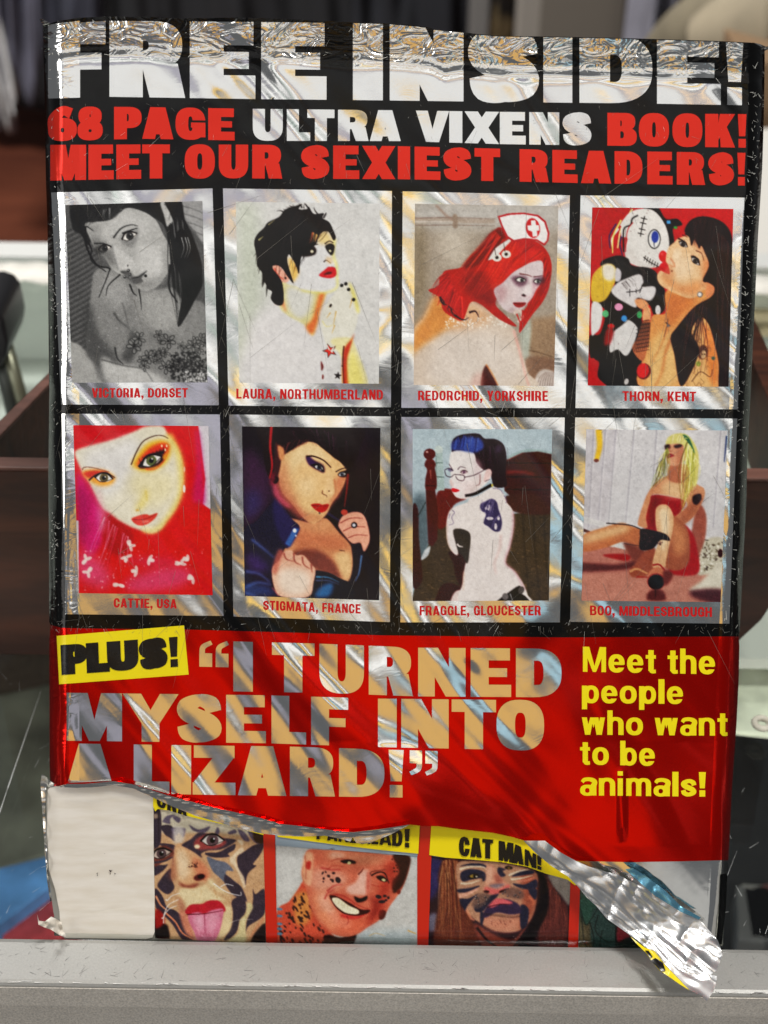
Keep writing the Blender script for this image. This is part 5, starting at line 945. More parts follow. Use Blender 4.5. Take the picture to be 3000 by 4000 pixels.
    P.poly([(870, 275), (900, 262), (915, 290), (880, 306)], (50, 26, 28), 4); P.poly([(940, 275), (990, 262), (1005, 280), (960, 296)], (60, 34, 34), 4); P.line([(910, 280), (896, 310), (930, 318)], 8, (150, 90, 74), 5, .8, 2)
    P.poly([(886, 345), (910, 334), (944, 350), (920, 364), (892, 370)], (150, 50, 60), 2)
    # hair
    P.poly([(880, 260), (900, 210), (960, 182), (1040, 190), (1100, 260), (1130, 350), (1128, 480), (1110, 580), (1080, 560), (1060, 440), (1040, 330), (1000, 262), (900, 262)], (206, 196, 120), 3); P.poly([(1010, 190), (1060, 220), (1100, 330), (1070, 320), (1030, 240)], (40, 96, 70), 4)
    P.hair([(900, 210), (960, 185), (1080, 230)], [(880, 270), (960, 262), (1020, 262)], 26, [(236, 226, 180), (180, 170, 96), (210, 200, 140)], 8, 6, .8)
    P.hair([(1030, 230), (1080, 300), (1110, 380)], [(1000, 780), (1060, 640), (1110, 600)], 46, [(226, 222, 140), (150, 150, 60), (110, 90, 50), (236, 230, 170), (190, 190, 90)], 10, 26, .85)
    P.hair([(890, 290), (872, 330), (866, 380)], [(900, 520), (830, 560), (750, 620)], 30, [(226, 216, 150), (130, 120, 60), (90, 80, 54), (150, 170, 90)], 9, 20, .85)
    P.hair([(1040, 420), (1060, 470)], [(980, 780), (1060, 720)], 12, [(206, 190, 110), (150, 110, 70)], 8, 22, .8)
    P.line([(1345, 200), (1335, 300), (1325, 400)], 18, (56, 70, 110), 8, .9, 2); P.specks(140, 480, 160, 870, 540, 3.5, (120, 116, 122), .5); P.specks(60, 1140, 300, 1340, 900, 3.5, (120, 116, 122), .5)
    return P.grain(5)
def paint_lion():   # painted face with tongue out; tile (580,3050,.3165)
    P = Paint(50, 350, 1460, 2010, (190, 154, 122), 440, 9)
    ink = (70, 60, 72)
    P.poly([(50, 350), (1460, 350), (1460, 700), (900, 640), (100, 640)], (210, 200, 176), 20, False)
    # left side stripes
    for pts in ([(60, 380), (150, 380), (150, 760), (60, 800)], [(150, 560), (290, 560), (330, 740), (260, 700), (200, 660)], [(70, 1050), (190, 1040), (240, 1030), (180, 1110), (70, 1170)], [(270, 1080), (280, 1200), (320, 1320), (240, 1400), (140, 1340), (120, 1260)], [(80, 1330), (170, 1420), (230, 1560), (330, 1600), (460, 1720), (560, 1960), (420, 1960), (300, 1780), (190, 1660), (90, 1560)], [(150, 790), (280, 790), (335, 810), (325, 960), (300, 1060), (290, 900), (200, 830)]): P.poly(pts, ink, 5)
    P.poly([(80, 1700), (190, 1760), (240, 1800), (250, 1960), (70, 1960)], (30, 20, 22), 10); P.poly([(90, 1590), (180, 1640), (190, 1760), (80, 1820)], (150, 30, 26), 14); P.line([(200, 1620), (330, 1740), (420, 1880), (560, 1960)], 22, (196, 128, 100), 16); P.line([(90, 1420), (150, 1530), (230, 1600)], 26, (200, 140, 110), 14)
    P.line([(60, 440), (130, 430)], 60, (180, 160, 140), 50, .8, 8); P.line([(120, 380), (130, 760)], 12, (50, 40, 44), 9)
    # forehead marks
    for pts in ([(170, 500), (230, 430), (330, 420), (270, 470), (270, 530), (200, 520)], [(330, 430), (400, 470), (370, 520), (300, 460)], [(500, 540), (620, 600), (760, 560), (700, 640), (560, 620)], [(850, 570), (880, 620), (850, 680), (820, 650)], [(980, 640), (1060, 600), (1090, 640), (1010, 660)], [(280, 580), (420, 580), (460, 600), (430, 700), (380, 640), (340, 680), (300, 640)], [(1100, 600), (1190, 640), (1250, 740), (1170, 730)], [(1230, 620), (1420, 660), (1430, 790), (1310, 760)]): P.poly(pts, (96, 88, 108), 6, alpha=.9)
    P.poly([(330, 560), (430, 580), (440, 720), (380, 800), (320, 760), (300, 680)], (214, 208, 198), 18, alpha=.7)
    # nose
    P.poly([(330, 800), (440, 780), (560, 900), (660, 1000), (740, 1120), (730, 1200), (620, 1250), (520, 1300), (420, 1270), (340, 1180), (300, 1080)], (206, 160, 124), 10); P.poly([(360, 840), (470, 900), (520, 1080), (440, 1220), (360, 1160), (340, 1000)], (226, 198, 166), 34, alpha=.8)
    P.poly([(560, 940), (720, 1060), (760, 1180), (700, 1240), (560, 1100)], (196, 122, 96), 26, alpha=.8); P.ell(630, 1190, 74, 42, (86, 34, 34), -14, 8); P.ell(648, 1180, 42, 26, (36, 14, 16), -14, 4); P.poly([(370, 1250), (480, 1290), (620, 1260), (560, 1330), (430, 1320)], (120, 56, 48), 16, alpha=.8); P.specks(22, 500, 1010, 610, 1070, 9, (60, 40, 36), .8)
    # right eye and bands
    P.poly([(410, 790), (520, 720), (620, 640), (760, 660), (900, 700), (1080, 730), (1000, 800), (880, 850), (740, 860), (650, 900), (660, 950), (560, 880), (470, 830)], ink, 6); P.poly([(560, 790), (590, 720), (680, 670), (800, 660), (920, 710), (960, 770), (860, 830), (700, 850), (620, 850)], (146, 78, 76), 12); eye(P, 790, 735, 270, 140, 4, (104, 84, 88), ir=.46, lw=.12, white=(196, 190, 184)); P.ell(600, 812, 34, 26, (232, 206, 170), 0, 6)
    P.poly([(700, 890), (860, 880), (980, 820), (1070, 780), (1060, 850), (980, 900), (1000, 935), (860, 950), (740, 930)], ink, 4); P.poly([(720, 940), (840, 980), (960, 1010), (1050, 1110), (970, 1110), (960, 1160), (1060, 1240), (1150, 1320), (1190, 1440), (1220, 1500), (1150, 1440), (1040, 1400), (960, 1280), (860, 1180), (790, 1110)], (108, 112, 124), 5); P.poly([(950, 1160), (1060, 1240), (1150, 1320), (1210, 1490), (1040, 1400), (940, 1260)], ink, 6)
    P.poly([(1100, 930), (1200, 860), (1310, 790), (1420, 790), (1400, 870), (1350, 950), (1290, 1030), (1330, 1050), (1240, 1130), (1210, 1200), (1195, 1290), (1130, 1150), (1100, 1050)], ink, 4)
    P.poly([(1290, 1330), (1320, 1400), (1430, 1340), (1440, 1600), (1380, 1700), (1230, 1800), (1200, 1900), (1210, 1740), (1260, 1600), (1290, 1480)], ink, 5); P.poly([(1030, 1480), (1150, 1430), (1210, 1540), (1190, 1640), (1130, 1720), (1090, 1860), (1000, 1950), (930, 1960), (1020, 1800), (1040, 1640)], ink, 5)
    P.poly([(1100, 740), (1160, 740), (1160, 800), (1060, 900), (1000, 980), (1090, 1100), (1190, 1340), (1180, 1200), (1100, 1060), (1080, 940), (1180, 860)], (224, 200, 170), 8, alpha=.9); P.poly([(1220, 1500), (1290, 1560), (1200, 1740), (1190, 1990), (980, 1990), (1100, 1880), (1130, 1720), (1200, 1640)], (206, 194, 150), 10, alpha=.9)
    P.line([(1430, 1690), (1340, 1800), (1230, 1970)], 40, (190, 140, 110), 26); P.poly([(1300, 1900), (1440, 1760), (1450, 2010), (1280, 2010)], (40, 28, 30), 10); P.poly([(1300, 620), (1420, 640), (1420, 770), (1310, 740)], (70, 46, 28), 6)
    # left eye
    P.poly([(75, 900), (140, 820), (220, 800), (310, 870), (290, 940), (180, 1000), (75, 1060)], (110, 66, 58), 8); eye(P, 160, 900, 240, 120, -8, (90, 74, 76), ir=.44, white=(176, 160, 150)); P.line([(70, 1010), (200, 990), (300, 940)], 26, ink, 18); P.line([(70, 840), (150, 780), (300, 790)], 18, ink, 14)
    # mouth
    P.poly([(400, 1330), (560, 1330), (700, 1280), (760, 1200), (840, 1290), (960, 1380), (1010, 1470), (940, 1480), (700, 1490), (480, 1580), (380, 1560), (370, 1440)], (222, 200, 160), 16); P.line([(800, 1300), (830, 1400), (850, 1450)], 18, (190, 150, 110), 10, .7, 6); P.line([(660, 1340), (640, 1430)], 14, (200, 164, 120), 8, .6, 6)
    P.poly([(380, 1600), (480, 1660), (560, 1900), (600, 1980), (480, 1900), (420, 1780)], (196, 132, 110), 14); P.poly([(940, 1560), (1020, 1560), (1030, 1700), (1000, 1850), (880, 1940), (860, 1840), (920, 1700)], (214, 190, 150), 14)
    P.poly([(450, 1610), (520, 1530), (660, 1520), (740, 1480), (860, 1480), (935, 1550), (930, 1620), (700, 1640), (520, 1660), (480, 1650)], (176, 40, 58), 5); P.poly([(490, 1660), (600, 1620), (690, 1640), (780, 1600), (920, 1580), (915, 1700), (890, 1820), (860, 1900), (800, 1985), (620, 1985), (560, 1860), (510, 1760)], (196, 118, 138), 5)
    P.poly([(560, 1680), (680, 1660), (680, 1840), (600, 1840)], (222, 160, 176), 26, alpha=.8); P.poly([(720, 1650), (860, 1620), (840, 1800), (740, 1880)], (214, 150, 166), 26, alpha=.8); P.line([(690, 1640), (694, 1760), (700, 1880)], 12, (130, 56, 80), 6, .8, 4); P.specks(160, 540, 1660, 880, 1960, 5, (226, 180, 196), .6); P.line([(470, 1650), (690, 1640), (925, 1600)], 12, (90, 14, 30), 6)
    P.poly([(300, 820), (350, 1100), (330, 1240), (250, 1180), (290, 960)], (150, 96, 78), 26, alpha=.6); P.poly([(700, 1230), (800, 1330), (980, 1420), (1000, 1500), (900, 1440), (740, 1320)], (178, 130, 100), 20, alpha=.6); P.poly([(380, 1420), (470, 1560), (420, 1620), (360, 1540)], (150, 96, 80), 18, alpha=.7); P.specks(200, 330, 820, 740, 1300, 5, (150, 100, 80), .35); P.specks(260, 1000, 800, 1420, 1900, 6, (120, 100, 96), .3); P.specks(120, 420, 1320, 1000, 1500, 5, (160, 124, 90), .35)
    for a in ([(800, 1266), (960, 1370), (1130, 1415), (1140, 1368)], [(890, 1308), (960, 1275), (1050, 1296)], [(215, 1460), (230, 1478), (290, 1420), (390, 1385)], [(160, 1690), (180, 1690), (240, 1540), (370, 1465)], [(185, 1760), (195, 1660), (260, 1580), (350, 1540)]): P.line(a, 10, (236, 236, 230), 6, .95)
    P.line([(1000, 1760), (1100, 1720), (1290, 1710)], 6, (226, 220, 206), 4, .7)
    return P.grain(6)
def paint_leopard():   # smiling man with painted spots; tile (1060,3150,.3858)
    P = Paint(30, 280, 1490, 1460, (188, 188, 184), 440, 10)
    P.poly([(30, 300), (600, 380), (1490, 480), (1490, 520), (600, 440), (30, 390)], (150, 170, 186), 8, False); P.poly([(760, 1440), (900, 1260), (1480, 1240), (1480, 1460)], (150, 168, 176), 40, False, .6); P.poly([(100, 500), (320, 480), (300, 760), (60, 900)], (200, 200, 196), 40, alpha=.7)
    skin = (198, 112, 90)
    # neck and shoulder with spots
    P.poly([(60, 1060), (180, 960), (280, 820), (320, 760), (400, 780), (480, 1100), (620, 1300), (760, 1440), (60, 1440)], (196, 92, 70), 5); P.poly([(240, 900), (380, 880), (420, 1050), (340, 1200), (240, 1160)], (206, 150, 86), 24, alpha=.8)
    P.poly([(560, 1300), (700, 1330), (860, 1290), (780, 1440), (540, 1440)], (40, 26, 24), 8)
    for i in range(120):
        x, y = P.r.uniform(60, 560), P.r.uniform(880, 1430)
        if y < 1500 - (x - 60) * 0.2 - 500 + abs(x - 300) * .9 - 120: continue
        if x > 430 and y < 1180: continue
        if x < 260 and y < 1250 - x * 1.5: continue
        P.ell(x, y, P.r.uniform(12, 32), P.r.uniform(7, 14), (52, 34, 30), P.r.uniform(40, 80), 1, .85)
    for y in (1040, 1110, 1190, 1240, 1290): P.ell(84, y, 30, 14, (84, 130, 156), 5, 2, .9)
    # head
    P.poly([(370, 440), (560, 440), (820, 450), (1200, 490), (1380, 510), (1396, 620), (1340, 800), (1280, 900), (1200, 1010), (1160, 1080), (1080, 1160), (980, 1220), (880, 1290), (760, 1320), (640, 1300), (520, 1220), (440, 1120), (380, 960), (360, 860), (320, 760), (305, 660), (330, 560)], skin, 4)
    P.poly([(1230, 490), (1400, 505), (1390, 640), (1330, 800), (1240, 880), (1220, 760), (1290, 660)], (64, 34, 26), 8); P.ell(1290, 864, 20, 26, (120, 50, 36)); P.poly([(1100, 1050), (1160, 1060), (1150, 1120), (1110, 1150), (1084, 1120)], (90, 40, 32), 4)
    P.poly([(340, 480), (420, 480), (420, 640), (400, 800), (330, 760), (310, 660)], (222, 160, 130), 12); P.poly([(360, 560), (400, 560), (390, 640), (350, 620)], (170, 50, 44), 8); P.line([(340, 500), (350, 600), (350, 740)], 10, (150, 60, 50), 6, .7, 4)
    P.poly([(560, 460), (900, 470), (1180, 540), (960, 600), (800, 560), (600, 560)], (216, 140, 112), 26, alpha=.8); P.poly([(420, 640), (600, 640), (760, 700), (740, 800), (520, 880), (420, 820)], (222, 160, 140), 34, alpha=.8); P.poly([(400, 900), (560, 860), (640, 1060), (720, 1200), (600, 1240), (460, 1120)], (220, 140, 110), 40, alpha=.8)
    P.poly([(1180, 560), (1280, 640), (1180, 900), (1100, 1100), (940, 1220), (1040, 1000)], (160, 56, 42), 30, alpha=.7); P.poly([(720, 1100), (900, 1120), (960, 1180), (820, 1280), (680, 1240)], (214, 110, 84), 26, alpha=.8)
    P.poly([(470, 900), (560, 880), (600, 960), (650, 1060), (600, 1100), (500, 1020)], (232, 170, 150), 26, alpha=.7); P.poly([(600, 1060), (700, 1130), (820, 1180), (760, 1230), (620, 1180)], (226, 140, 120), 26, alpha=.7); P.poly([(380, 960), (440, 1120), (540, 1230), (640, 1300), (520, 1240), (420, 1120)], (150, 62, 48), 18, alpha=.7)
    P.poly([(640, 880), (760, 920), (860, 980), (900, 1030), (780, 960), (640, 905)], (156, 60, 50), 12, alpha=.6); P.poly([(1000, 900), (1100, 980), (1060, 1100), (960, 1160), (1020, 1040)], (120, 40, 34), 22, alpha=.6); P.poly([(620, 460), (740, 480), (700, 520), (600, 520)], (236, 180, 160), 16, alpha=.6)
    for i in range(70): x, y = P.r.uniform(380, 1200), P.r.uniform(480, 1250); P.line([(x, y), (x + P.r.uniform(20, 60), y + P.r.uniform(-26, 26))], 5, [(226, 160, 140), (150, 70, 56)][i % 2], 2, .35, 2)
    # nose
    P.poly([(900, 660), (990, 650), (1000, 800), (970, 890), (880, 900), (780, 880), (760, 820), (860, 760)], (232, 176, 160), 14); P.poly([(970, 660), (1000, 700), (990, 860), (960, 880)], (180, 74, 60), 12, alpha=.7); P.poly([(840, 910), (900, 930), (970, 905), (960, 950), (880, 975), (850, 950)], (34, 20, 20), 5); P.line([(880, 690), (910, 660), (935, 625)], 14, (90, 34, 28), 6)
    # eyes
    P.line([(560, 640), (640, 600), (760, 620)], 10, (160, 70, 56), 5, .8, 3); P.line([(600, 555), (700, 530), (860, 560)], 12, (150, 70, 56), 8, .8, 4); P.poly([(700, 550), (780, 536), (850, 556), (848, 582), (780, 580), (730, 575)], (50, 30, 26), 3); P.ell(785, 572, 22, 14, (206, 200, 150)); P.ell(764, 562, 12, 12, (30, 24, 20))
    P.line([(1010, 700), (1080, 668), (1150, 680), (1190, 780)], 18, (50, 26, 24), 8); P.poly([(1060, 710), (1120, 700), (1170, 740), (1160, 765), (1100, 750)], (44, 26, 24), 3); P.ell(1136, 744, 22, 13, (206, 200, 150), 20); P.ell(1112, 728, 12, 12, (26, 22, 20)); P.line([(1010, 790), (1100, 810), (1180, 790)], 10, (160, 60, 48), 5, .7, 4)
    P.line([(1000, 690), (1020, 660), (1160, 640)], 13, (70, 36, 30), 6, .8, 3)
    for a in ([(560, 860), (640, 800), (720, 790)], [(500, 620), (600, 640), (700, 640)], [(540, 940), (570, 880), (640, 840)]): P.line(a, 16, (160, 50, 50), 8, .8, 6)
    # mouth
    P.poly([(590, 900), (660, 910), (800, 980), (900, 1040), (1000, 1050), (960, 1090), (860, 1110), (740, 1090), (660, 1030), (610, 960)], (60, 16, 16), 3); P.poly([(616, 930), (680, 930), (780, 1000), (880, 1050), (870, 1090), (760, 1080), (680, 1030), (630, 975)], (232, 224, 190), 2)
    for i in range(8): x, y = 650 + i * 30, 950 + i * 16; P.line([(x + 8, y - 16), (x - 4, y + 26)], 4, (170, 140, 96), 3, .8)
    P.poly([(700, 1090), (860, 1112), (960, 1092), (860, 1140), (740, 1130)], (196, 70, 64), 6); P.line([(760, 1110), (780, 1150), (766, 1200)], 6, (120, 30, 30), 3); P.line([(590, 895), (720, 900), (860, 990), (990, 1046)], 10, (150, 50, 44), 6, .8, 3)
    for x, y, a, b, r_ in ((675, 745, 26, 34, -30), (630, 675, 18, 12, 0), (580, 705, 18, 14, 30), (530, 730, 12, 14, 0), (550, 665, 12, 8, 40), (526, 762, 9, 8, 0), (620, 752, 14, 20, -20), (520, 675, 9, 18, 30), (600, 740, 8, 10, 0), (1085, 915, 32, 20, 15), (1148, 908, 20, 14, 0), (1120, 965, 36, 17, 0), (1185, 925, 14, 16, 0), (1160, 950, 16, 12, 0)): P.ell(x, y, a, b, (50, 40, 44), r_, 1)
    for i in range(26): P.ell(P.r.uniform(1180, 1390), P.r.uniform(500, 660), P.r.uniform(8, 18), P.r.uniform(6, 10), (60, 34, 28), P.r.uniform(40, 100), 1, .85)
    P.line([(990, 1310), (1060, 1285), (1150, 1310)], 9, (190, 160, 110), 5, .9); P.line([(1380, 1255), (1430, 1275), (1470, 1290)], 16, (190, 150, 90), 8, .9); P.poly([(1420, 1430), (1470, 1400), (1480, 1440)], (206, 206, 204), 2)
    return P.grain(6)
def paint_tiger():   # painted striped face, long hair; tile (1650,3200,.3918)
    P = Paint(50, 380, 1490, 1310, (58, 36, 44), 440, 11)
    P.poly([(60, 400), (200, 420), (160, 700), (60, 800)], (60, 54, 96), 24); P.poly([(1260, 540), (1490, 600), (1470, 860), (1380, 760), (1290, 660)], (146, 140, 134), 12); P.poly([(60, 960), (160, 950), (150, 1110), (60, 1130)], (110, 106, 120), 14)
    P.poly([(60, 1120), (500, 1150), (1490, 1100), (1490, 1310), (60, 1310)], (52, 24, 34), 16, False)
    # hair
    P.poly([(220, 400), (360, 400), (350, 800), (440, 920), (520, 1080), (540, 1300), (140, 1300), (130, 1050), (180, 760), (160, 560)], (104, 58, 44), 10); P.poly([(1140, 540), (1260, 600), (1330, 760), (1440, 860), (1460, 1100), (1380, 1300), (1160, 1260), (1180, 900)], (98, 54, 50), 10)
    P.hair([(200, 420), (280, 400), (350, 420)], [(150, 1150), (300, 1260), (440, 1200)], 70, [(150, 104, 74), (70, 34, 30), (180, 140, 100), (110, 60, 44), (130, 70, 54)], 10, 50, .75)
    P.hair([(1180, 560), (1280, 640), (1400, 820)], [(1180, 1240), (1290, 1260), (1420, 1220)], 50, [(140, 84, 72), (70, 34, 34), (120, 70, 60)], 9, 50, .7)
    P.poly([(1130, 520), (1220, 580), (1260, 760), (1240, 940), (1160, 1100), (1060, 1300), (900, 1300), (1040, 1080), (1120, 900)], (22, 12, 18), 8)
    # neck
    P.poly([(520, 1040), (700, 1140), (900, 1200), (1040, 1060), (980, 1200), (900, 1300), (640, 1300), (560, 1200)], (130, 74, 62), 10); P.line([(540, 1080), (640, 1200), (760, 1290)], 26, (30, 18, 26), 12, .9, 4); P.line([(1060, 1080), (960, 1210), (900, 1290)], 30, (30, 18, 26), 16, .9, 4)
    # face base
    P.poly([(360, 430), (640, 420), (760, 430), (1120, 520), (1140, 700), (1130, 860), (1080, 1000), (980, 1100), (860, 1130), (720, 1110), (600, 1050), (500, 980), (420, 880), (360, 760), (345, 640)], (172, 134, 112), 5)
    P.poly([(980, 540), (1140, 560), (1130, 860), (1040, 1040), (940, 1100), (1000, 860)], (150, 84, 66), 26, alpha=.85); P.poly([(600, 960), (820, 990), (960, 960), (940, 1100), (760, 1120), (620, 1060)], (190, 132, 112), 24, alpha=.9)
    ink = (48, 48, 68)
    for pts in ([(370, 470), (480, 440), (600, 445), (640, 480), (560, 470), (440, 465)], [(380, 540), (450, 500), (560, 505), (630, 540), (636, 600), (600, 620), (590, 590), (500, 600), (400, 620)], [(352, 700), (470, 685), (570, 660), (540, 690), (440, 730), (360, 730)], [(370, 800), (460, 790), (560, 740), (500, 800), (440, 880), (430, 920)], [(760, 480), (830, 500), (800, 520), (830, 560), (780, 575), (750, 530)], [(890, 570), (980, 520), (1090, 510), (1110, 540), (1000, 560)], [(900, 640), (1020, 650), (1130, 600), (1140, 680), (1060, 700), (960, 680)], [(1060, 700), (1140, 700), (1130, 800), (1080, 760)], [(520, 860), (600, 830), (680, 760), (760, 730), (740, 780), (660, 850), (600, 920), (530, 920)], [(580, 920), (620, 960), (600, 1060), (640, 1100), (580, 1040)], [(980, 860), (1060, 900), (1040, 1060), (980, 1080)]): P.poly(pts, ink, 4)
    for pts in ([(370, 500), (470, 475), (600, 475), (640, 510)], [(380, 640), (470, 640), (570, 610)], [(880, 600), (980, 590), (1100, 560)], [(860, 560), (960, 520), (1060, 500)]): P.line(pts, 20, (216, 200, 176), 8, .9, 3)
    P.line([(360, 770), (460, 740), (560, 690)], 40, (216, 160, 140), 20, .9, 5); P.line([(940, 620), (1040, 610), (1120, 580)], 22, (200, 130, 110), 12, .8, 4); P.line([(440, 900), (480, 980), (520, 1010)], 30, (216, 150, 120), 14, .8, 5); P.line([(1060, 760), (1110, 830), (1090, 860)], 26, (190, 116, 90), 14, .8, 5)
    P.ell(510, 570, 56, 26, (30, 24, 30), -8, 4); P.ell(505, 566, 34, 17, (140, 120, 60), -8); P.ell(520, 566, 15, 15, (24, 18, 18)); P.ell(540, 572, 12, 7, (206, 200, 180)); P.ell(860, 484, 40, 18, (34, 26, 30), 5, 3); P.ell(862, 486, 16, 12, (120, 96, 50))
    # nose
    P.poly([(640, 480), (700, 460), (760, 560), (830, 620), (870, 660), (840, 700), (760, 710), (720, 740), (640, 740), (600, 700), (620, 660), (640, 580)], (196, 140, 120), 8); P.poly([(620, 680), (700, 690), (760, 700), (860, 650), (860, 690), (740, 745), (650, 740)], (206, 110, 106), 8); P.ell(640, 722, 30, 14, (56, 26, 30), 6, 3); P.ell(800, 716, 40, 14, (56, 26, 30), -18, 3); P.poly([(660, 660), (760, 640), (820, 650), (740, 690)], (120, 116, 126), 8, alpha=.8)
    P.poly([(640, 500), (700, 480), (690, 620), (640, 640)], (220, 172, 150), 14, alpha=.7); P.poly([(730, 540), (800, 600), (780, 640), (730, 620)], (140, 84, 74), 12, alpha=.7)
    for i in range(90): x, y = P.r.uniform(360, 1100), P.r.uniform(460, 1080); P.line([(x, y), (x + P.r.uniform(14, 44), y + P.r.uniform(-20, 20))], 4, [(206, 160, 136), (110, 70, 62), (70, 60, 80)][i % 3], 2, .35, 2)
    # whisker pads with studs
    P.poly([(500, 820), (580, 740), (680, 750), (640, 830), (560, 890), (500, 880)], (110, 90, 84), 10, alpha=.8); P.poly([(800, 720), (900, 680), (1000, 720), (1010, 780), (940, 800), (840, 760)], (110, 86, 80), 10, alpha=.8)
    for i in range(22):
        x, y = (P.r.uniform(510, 650), P.r.uniform(740, 880)) if i < 12 else (P.r.uniform(800, 1010), P.r.uniform(690, 790))
        P.ell(x, y, 9, 9, (50, 40, 44)); P.ell(x - 2, y - 3, 4, 4, (232, 226, 216))
    # lips
    P.poly([(600, 960), (640, 880), (700, 820), (780, 800), (860, 800), (960, 850), (980, 930), (880, 950), (740, 930), (640, 980)], (66, 52, 80), 5); P.poly([(660, 870), (720, 800), (770, 790), (820, 800), (900, 830), (860, 850), (780, 845), (700, 880)], (206, 106, 110), 6); P.line([(640, 880), (760, 850), (900, 850)], 9, (60, 26, 40), 5)
    for i in range(24): x = 620 + i * 15; P.line([(x, 990 - abs(i - 18) * 2), (x + 4, 960 - abs(i - 18) * 1.5)], 6, (36, 22, 26), 3, .9)
    for i in range(12): x, y = P.r.uniform(680, 900), P.r.uniform(1000, 1060); P.line([(x, y), (x + 12, y + 16)], 5, (70, 36, 36), 3, .8)
    P.line([(60, 1112), (500, 1118), (1000, 1122), (1460, 1110)], 4, (120, 100, 110), 4, .6); P.line([(1290, 1250), (1300, 1210), (1318, 1250), (1328, 1215)], 6, (206, 200, 196), 5, .8); P.specks(16, 900, 1150, 1400, 1250, 5, (206, 200, 196), .8)
    return P.grain(6)
def paint_green():   # green scaly skin; tile (2000,3200,.5425)
    P = Paint(480, 480, 960, 960, (78, 92, 84), 240, 12)
    P.poly([(490, 700), (560, 740), (580, 940), (480, 940)], (104, 96, 76), 8); P.poly([(500, 560), (600, 560), (620, 680), (540, 760), (500, 700)], (72, 104, 92), 6); P.poly([(590, 640), (740, 720), (750, 920), (580, 920)], (70, 92, 88), 6)
    for a in ([(490, 640), (530, 760), (570, 720), (620, 640)], [(560, 740), (590, 860), (580, 930)], [(620, 690), (600, 800), (680, 880), (740, 880)], [(740, 700), (750, 940)], [(500, 700), (520, 880), (550, 930)], [(620, 640), (700, 740), (740, 760)], [(650, 800), (630, 920)]): P.line(a, 7, (36, 40, 38), 4, .9)
    P.poly([(755, 760), (800, 780), (850, 840), (820, 880), (760, 880)], (134, 56, 66), 4); P.line([(755, 770), (752, 880), (820, 886), (860, 850)], 7, (26, 22, 24), 5); P.poly([(850, 850), (930, 910), (760, 925), (760, 895)], (52, 62, 60), 6)
    return P.grain(8)
# ------------------------------------------------------------------ the shop around: floor, counter, tray, clothes
def wood_mat(name, c1, c2, rough, axis_scale, bump=0.0003, coat=0.0):
    t = NT(name); t.set(Roughness=rough); t.p.inputs['Coat Weight'].default_value = coat
    tc = t.n('ShaderNodeTexCoord'); mp = t.n('ShaderNodeMapping'); mp.inputs['Scale'].default_value = axis_scale
    t.l(tc.outputs['Object'], mp.inputs[0]); n1 = t.n('ShaderNodeTexNoise', i_Scale=1.0, i_Detail=6.0, i_Roughness=0.6, i_Distortion=0.6); t.l(mp.outputs[0], n1.inputs['Vector'])
    cr = t.n('ShaderNodeValToRGB'); cr.color_ramp.elements[0].position = 0.3; cr.color_ramp.elements[0].color = c4(c1); cr.color_ramp.elements[1].position = 0.72; cr.color_ramp.elements[1].color = c4(c2)
    t.l(n1.outputs['Fac'], cr.inputs[0]); t.l(cr.outputs[0], t.p.inputs['Base Color'])
    if bump:
        b = t.n('ShaderNodeBump', i_Strength=1.0, i_Distance=bump); t.l(n1.outputs['Fac'], b.inputs['Height']); t.l(b.outputs[0], t.p.inputs['Normal'])
    return t.m
M_TRAY = wood_mat('dark_stained_wood', (34, 15, 8), (86, 46, 28), 0.42, (9, 120, 60))
M_TRAYRIM = wood_mat('pale_wood_rim', (70, 42, 34), (128, 88, 76), 0.45, (9, 120, 60))  # paler wood tone for the top rims of the tray boards
M_FLOOR = wood_mat('red_floorboards', (66, 34, 26), (122, 68, 48), 0.35, (1.1, 7, 7), 0)
def metal_mat(name, c, rough, metal, gs, amt, bump):
    t = NT(name); t.set(Roughness=rough, Metallic=metal)
    tc = t.n('ShaderNodeTexCoord'); n1 = t.n('ShaderNodeTexNoise', i_Scale=gs, i_Detail=3.0, i_Roughness=0.6); t.l(tc.outputs['Object'], n1.inputs['Vector'])
    n2 = t.n('ShaderNodeTexNoise', i_Scale=14.0, i_Detail=5.0, i_Roughness=0.65); t.l(tc.outputs['Object'], n2.inputs['Vector'])
    ad = t.n('ShaderNodeMath', operation='MULTIPLY_ADD'); t.l(n2.outputs['Fac'], ad.inputs[0]); ad.inputs[1].default_value = 0.45; t.l(n1.outputs['Fac'], ad.inputs[2])
    mr = t.n('ShaderNodeMapRange'); mr.inputs['From Min'].default_value = 0.45; mr.inputs['From Max'].default_value = 1.0; mr.inputs['To Min'].default_value = 1 - amt; mr.inputs['To Max'].default_value = 1 + amt
    t.l(ad.outputs[0], mr.inputs['Value']); mx = t.n('ShaderNodeMixRGB', blend_type='MULTIPLY', i_Fac=1.0); mx.inputs[1].default_value = c4(c); t.l(mr.outputs[0], mx.inputs[2]); t.l(mx.outputs[0], t.p.inputs['Base Color'])
    b = t.n('ShaderNodeBump', i_Strength=1.0, i_Distance=bump); t.l(n1.outputs['Fac'], b.inputs['Height']); t.l(b.outputs[0], t.p.inputs['Normal'])
    return t.m
M_RAIL = metal_mat('brushed_aluminium_edge', (172, 172, 169), 0.42, 0.25, 1500, 0.10, 0.00003)
M_FACE = metal_mat('grey_grained_panel', (222, 216, 206), 0.6, 0.1, 1500, 0.32, 0.00008)
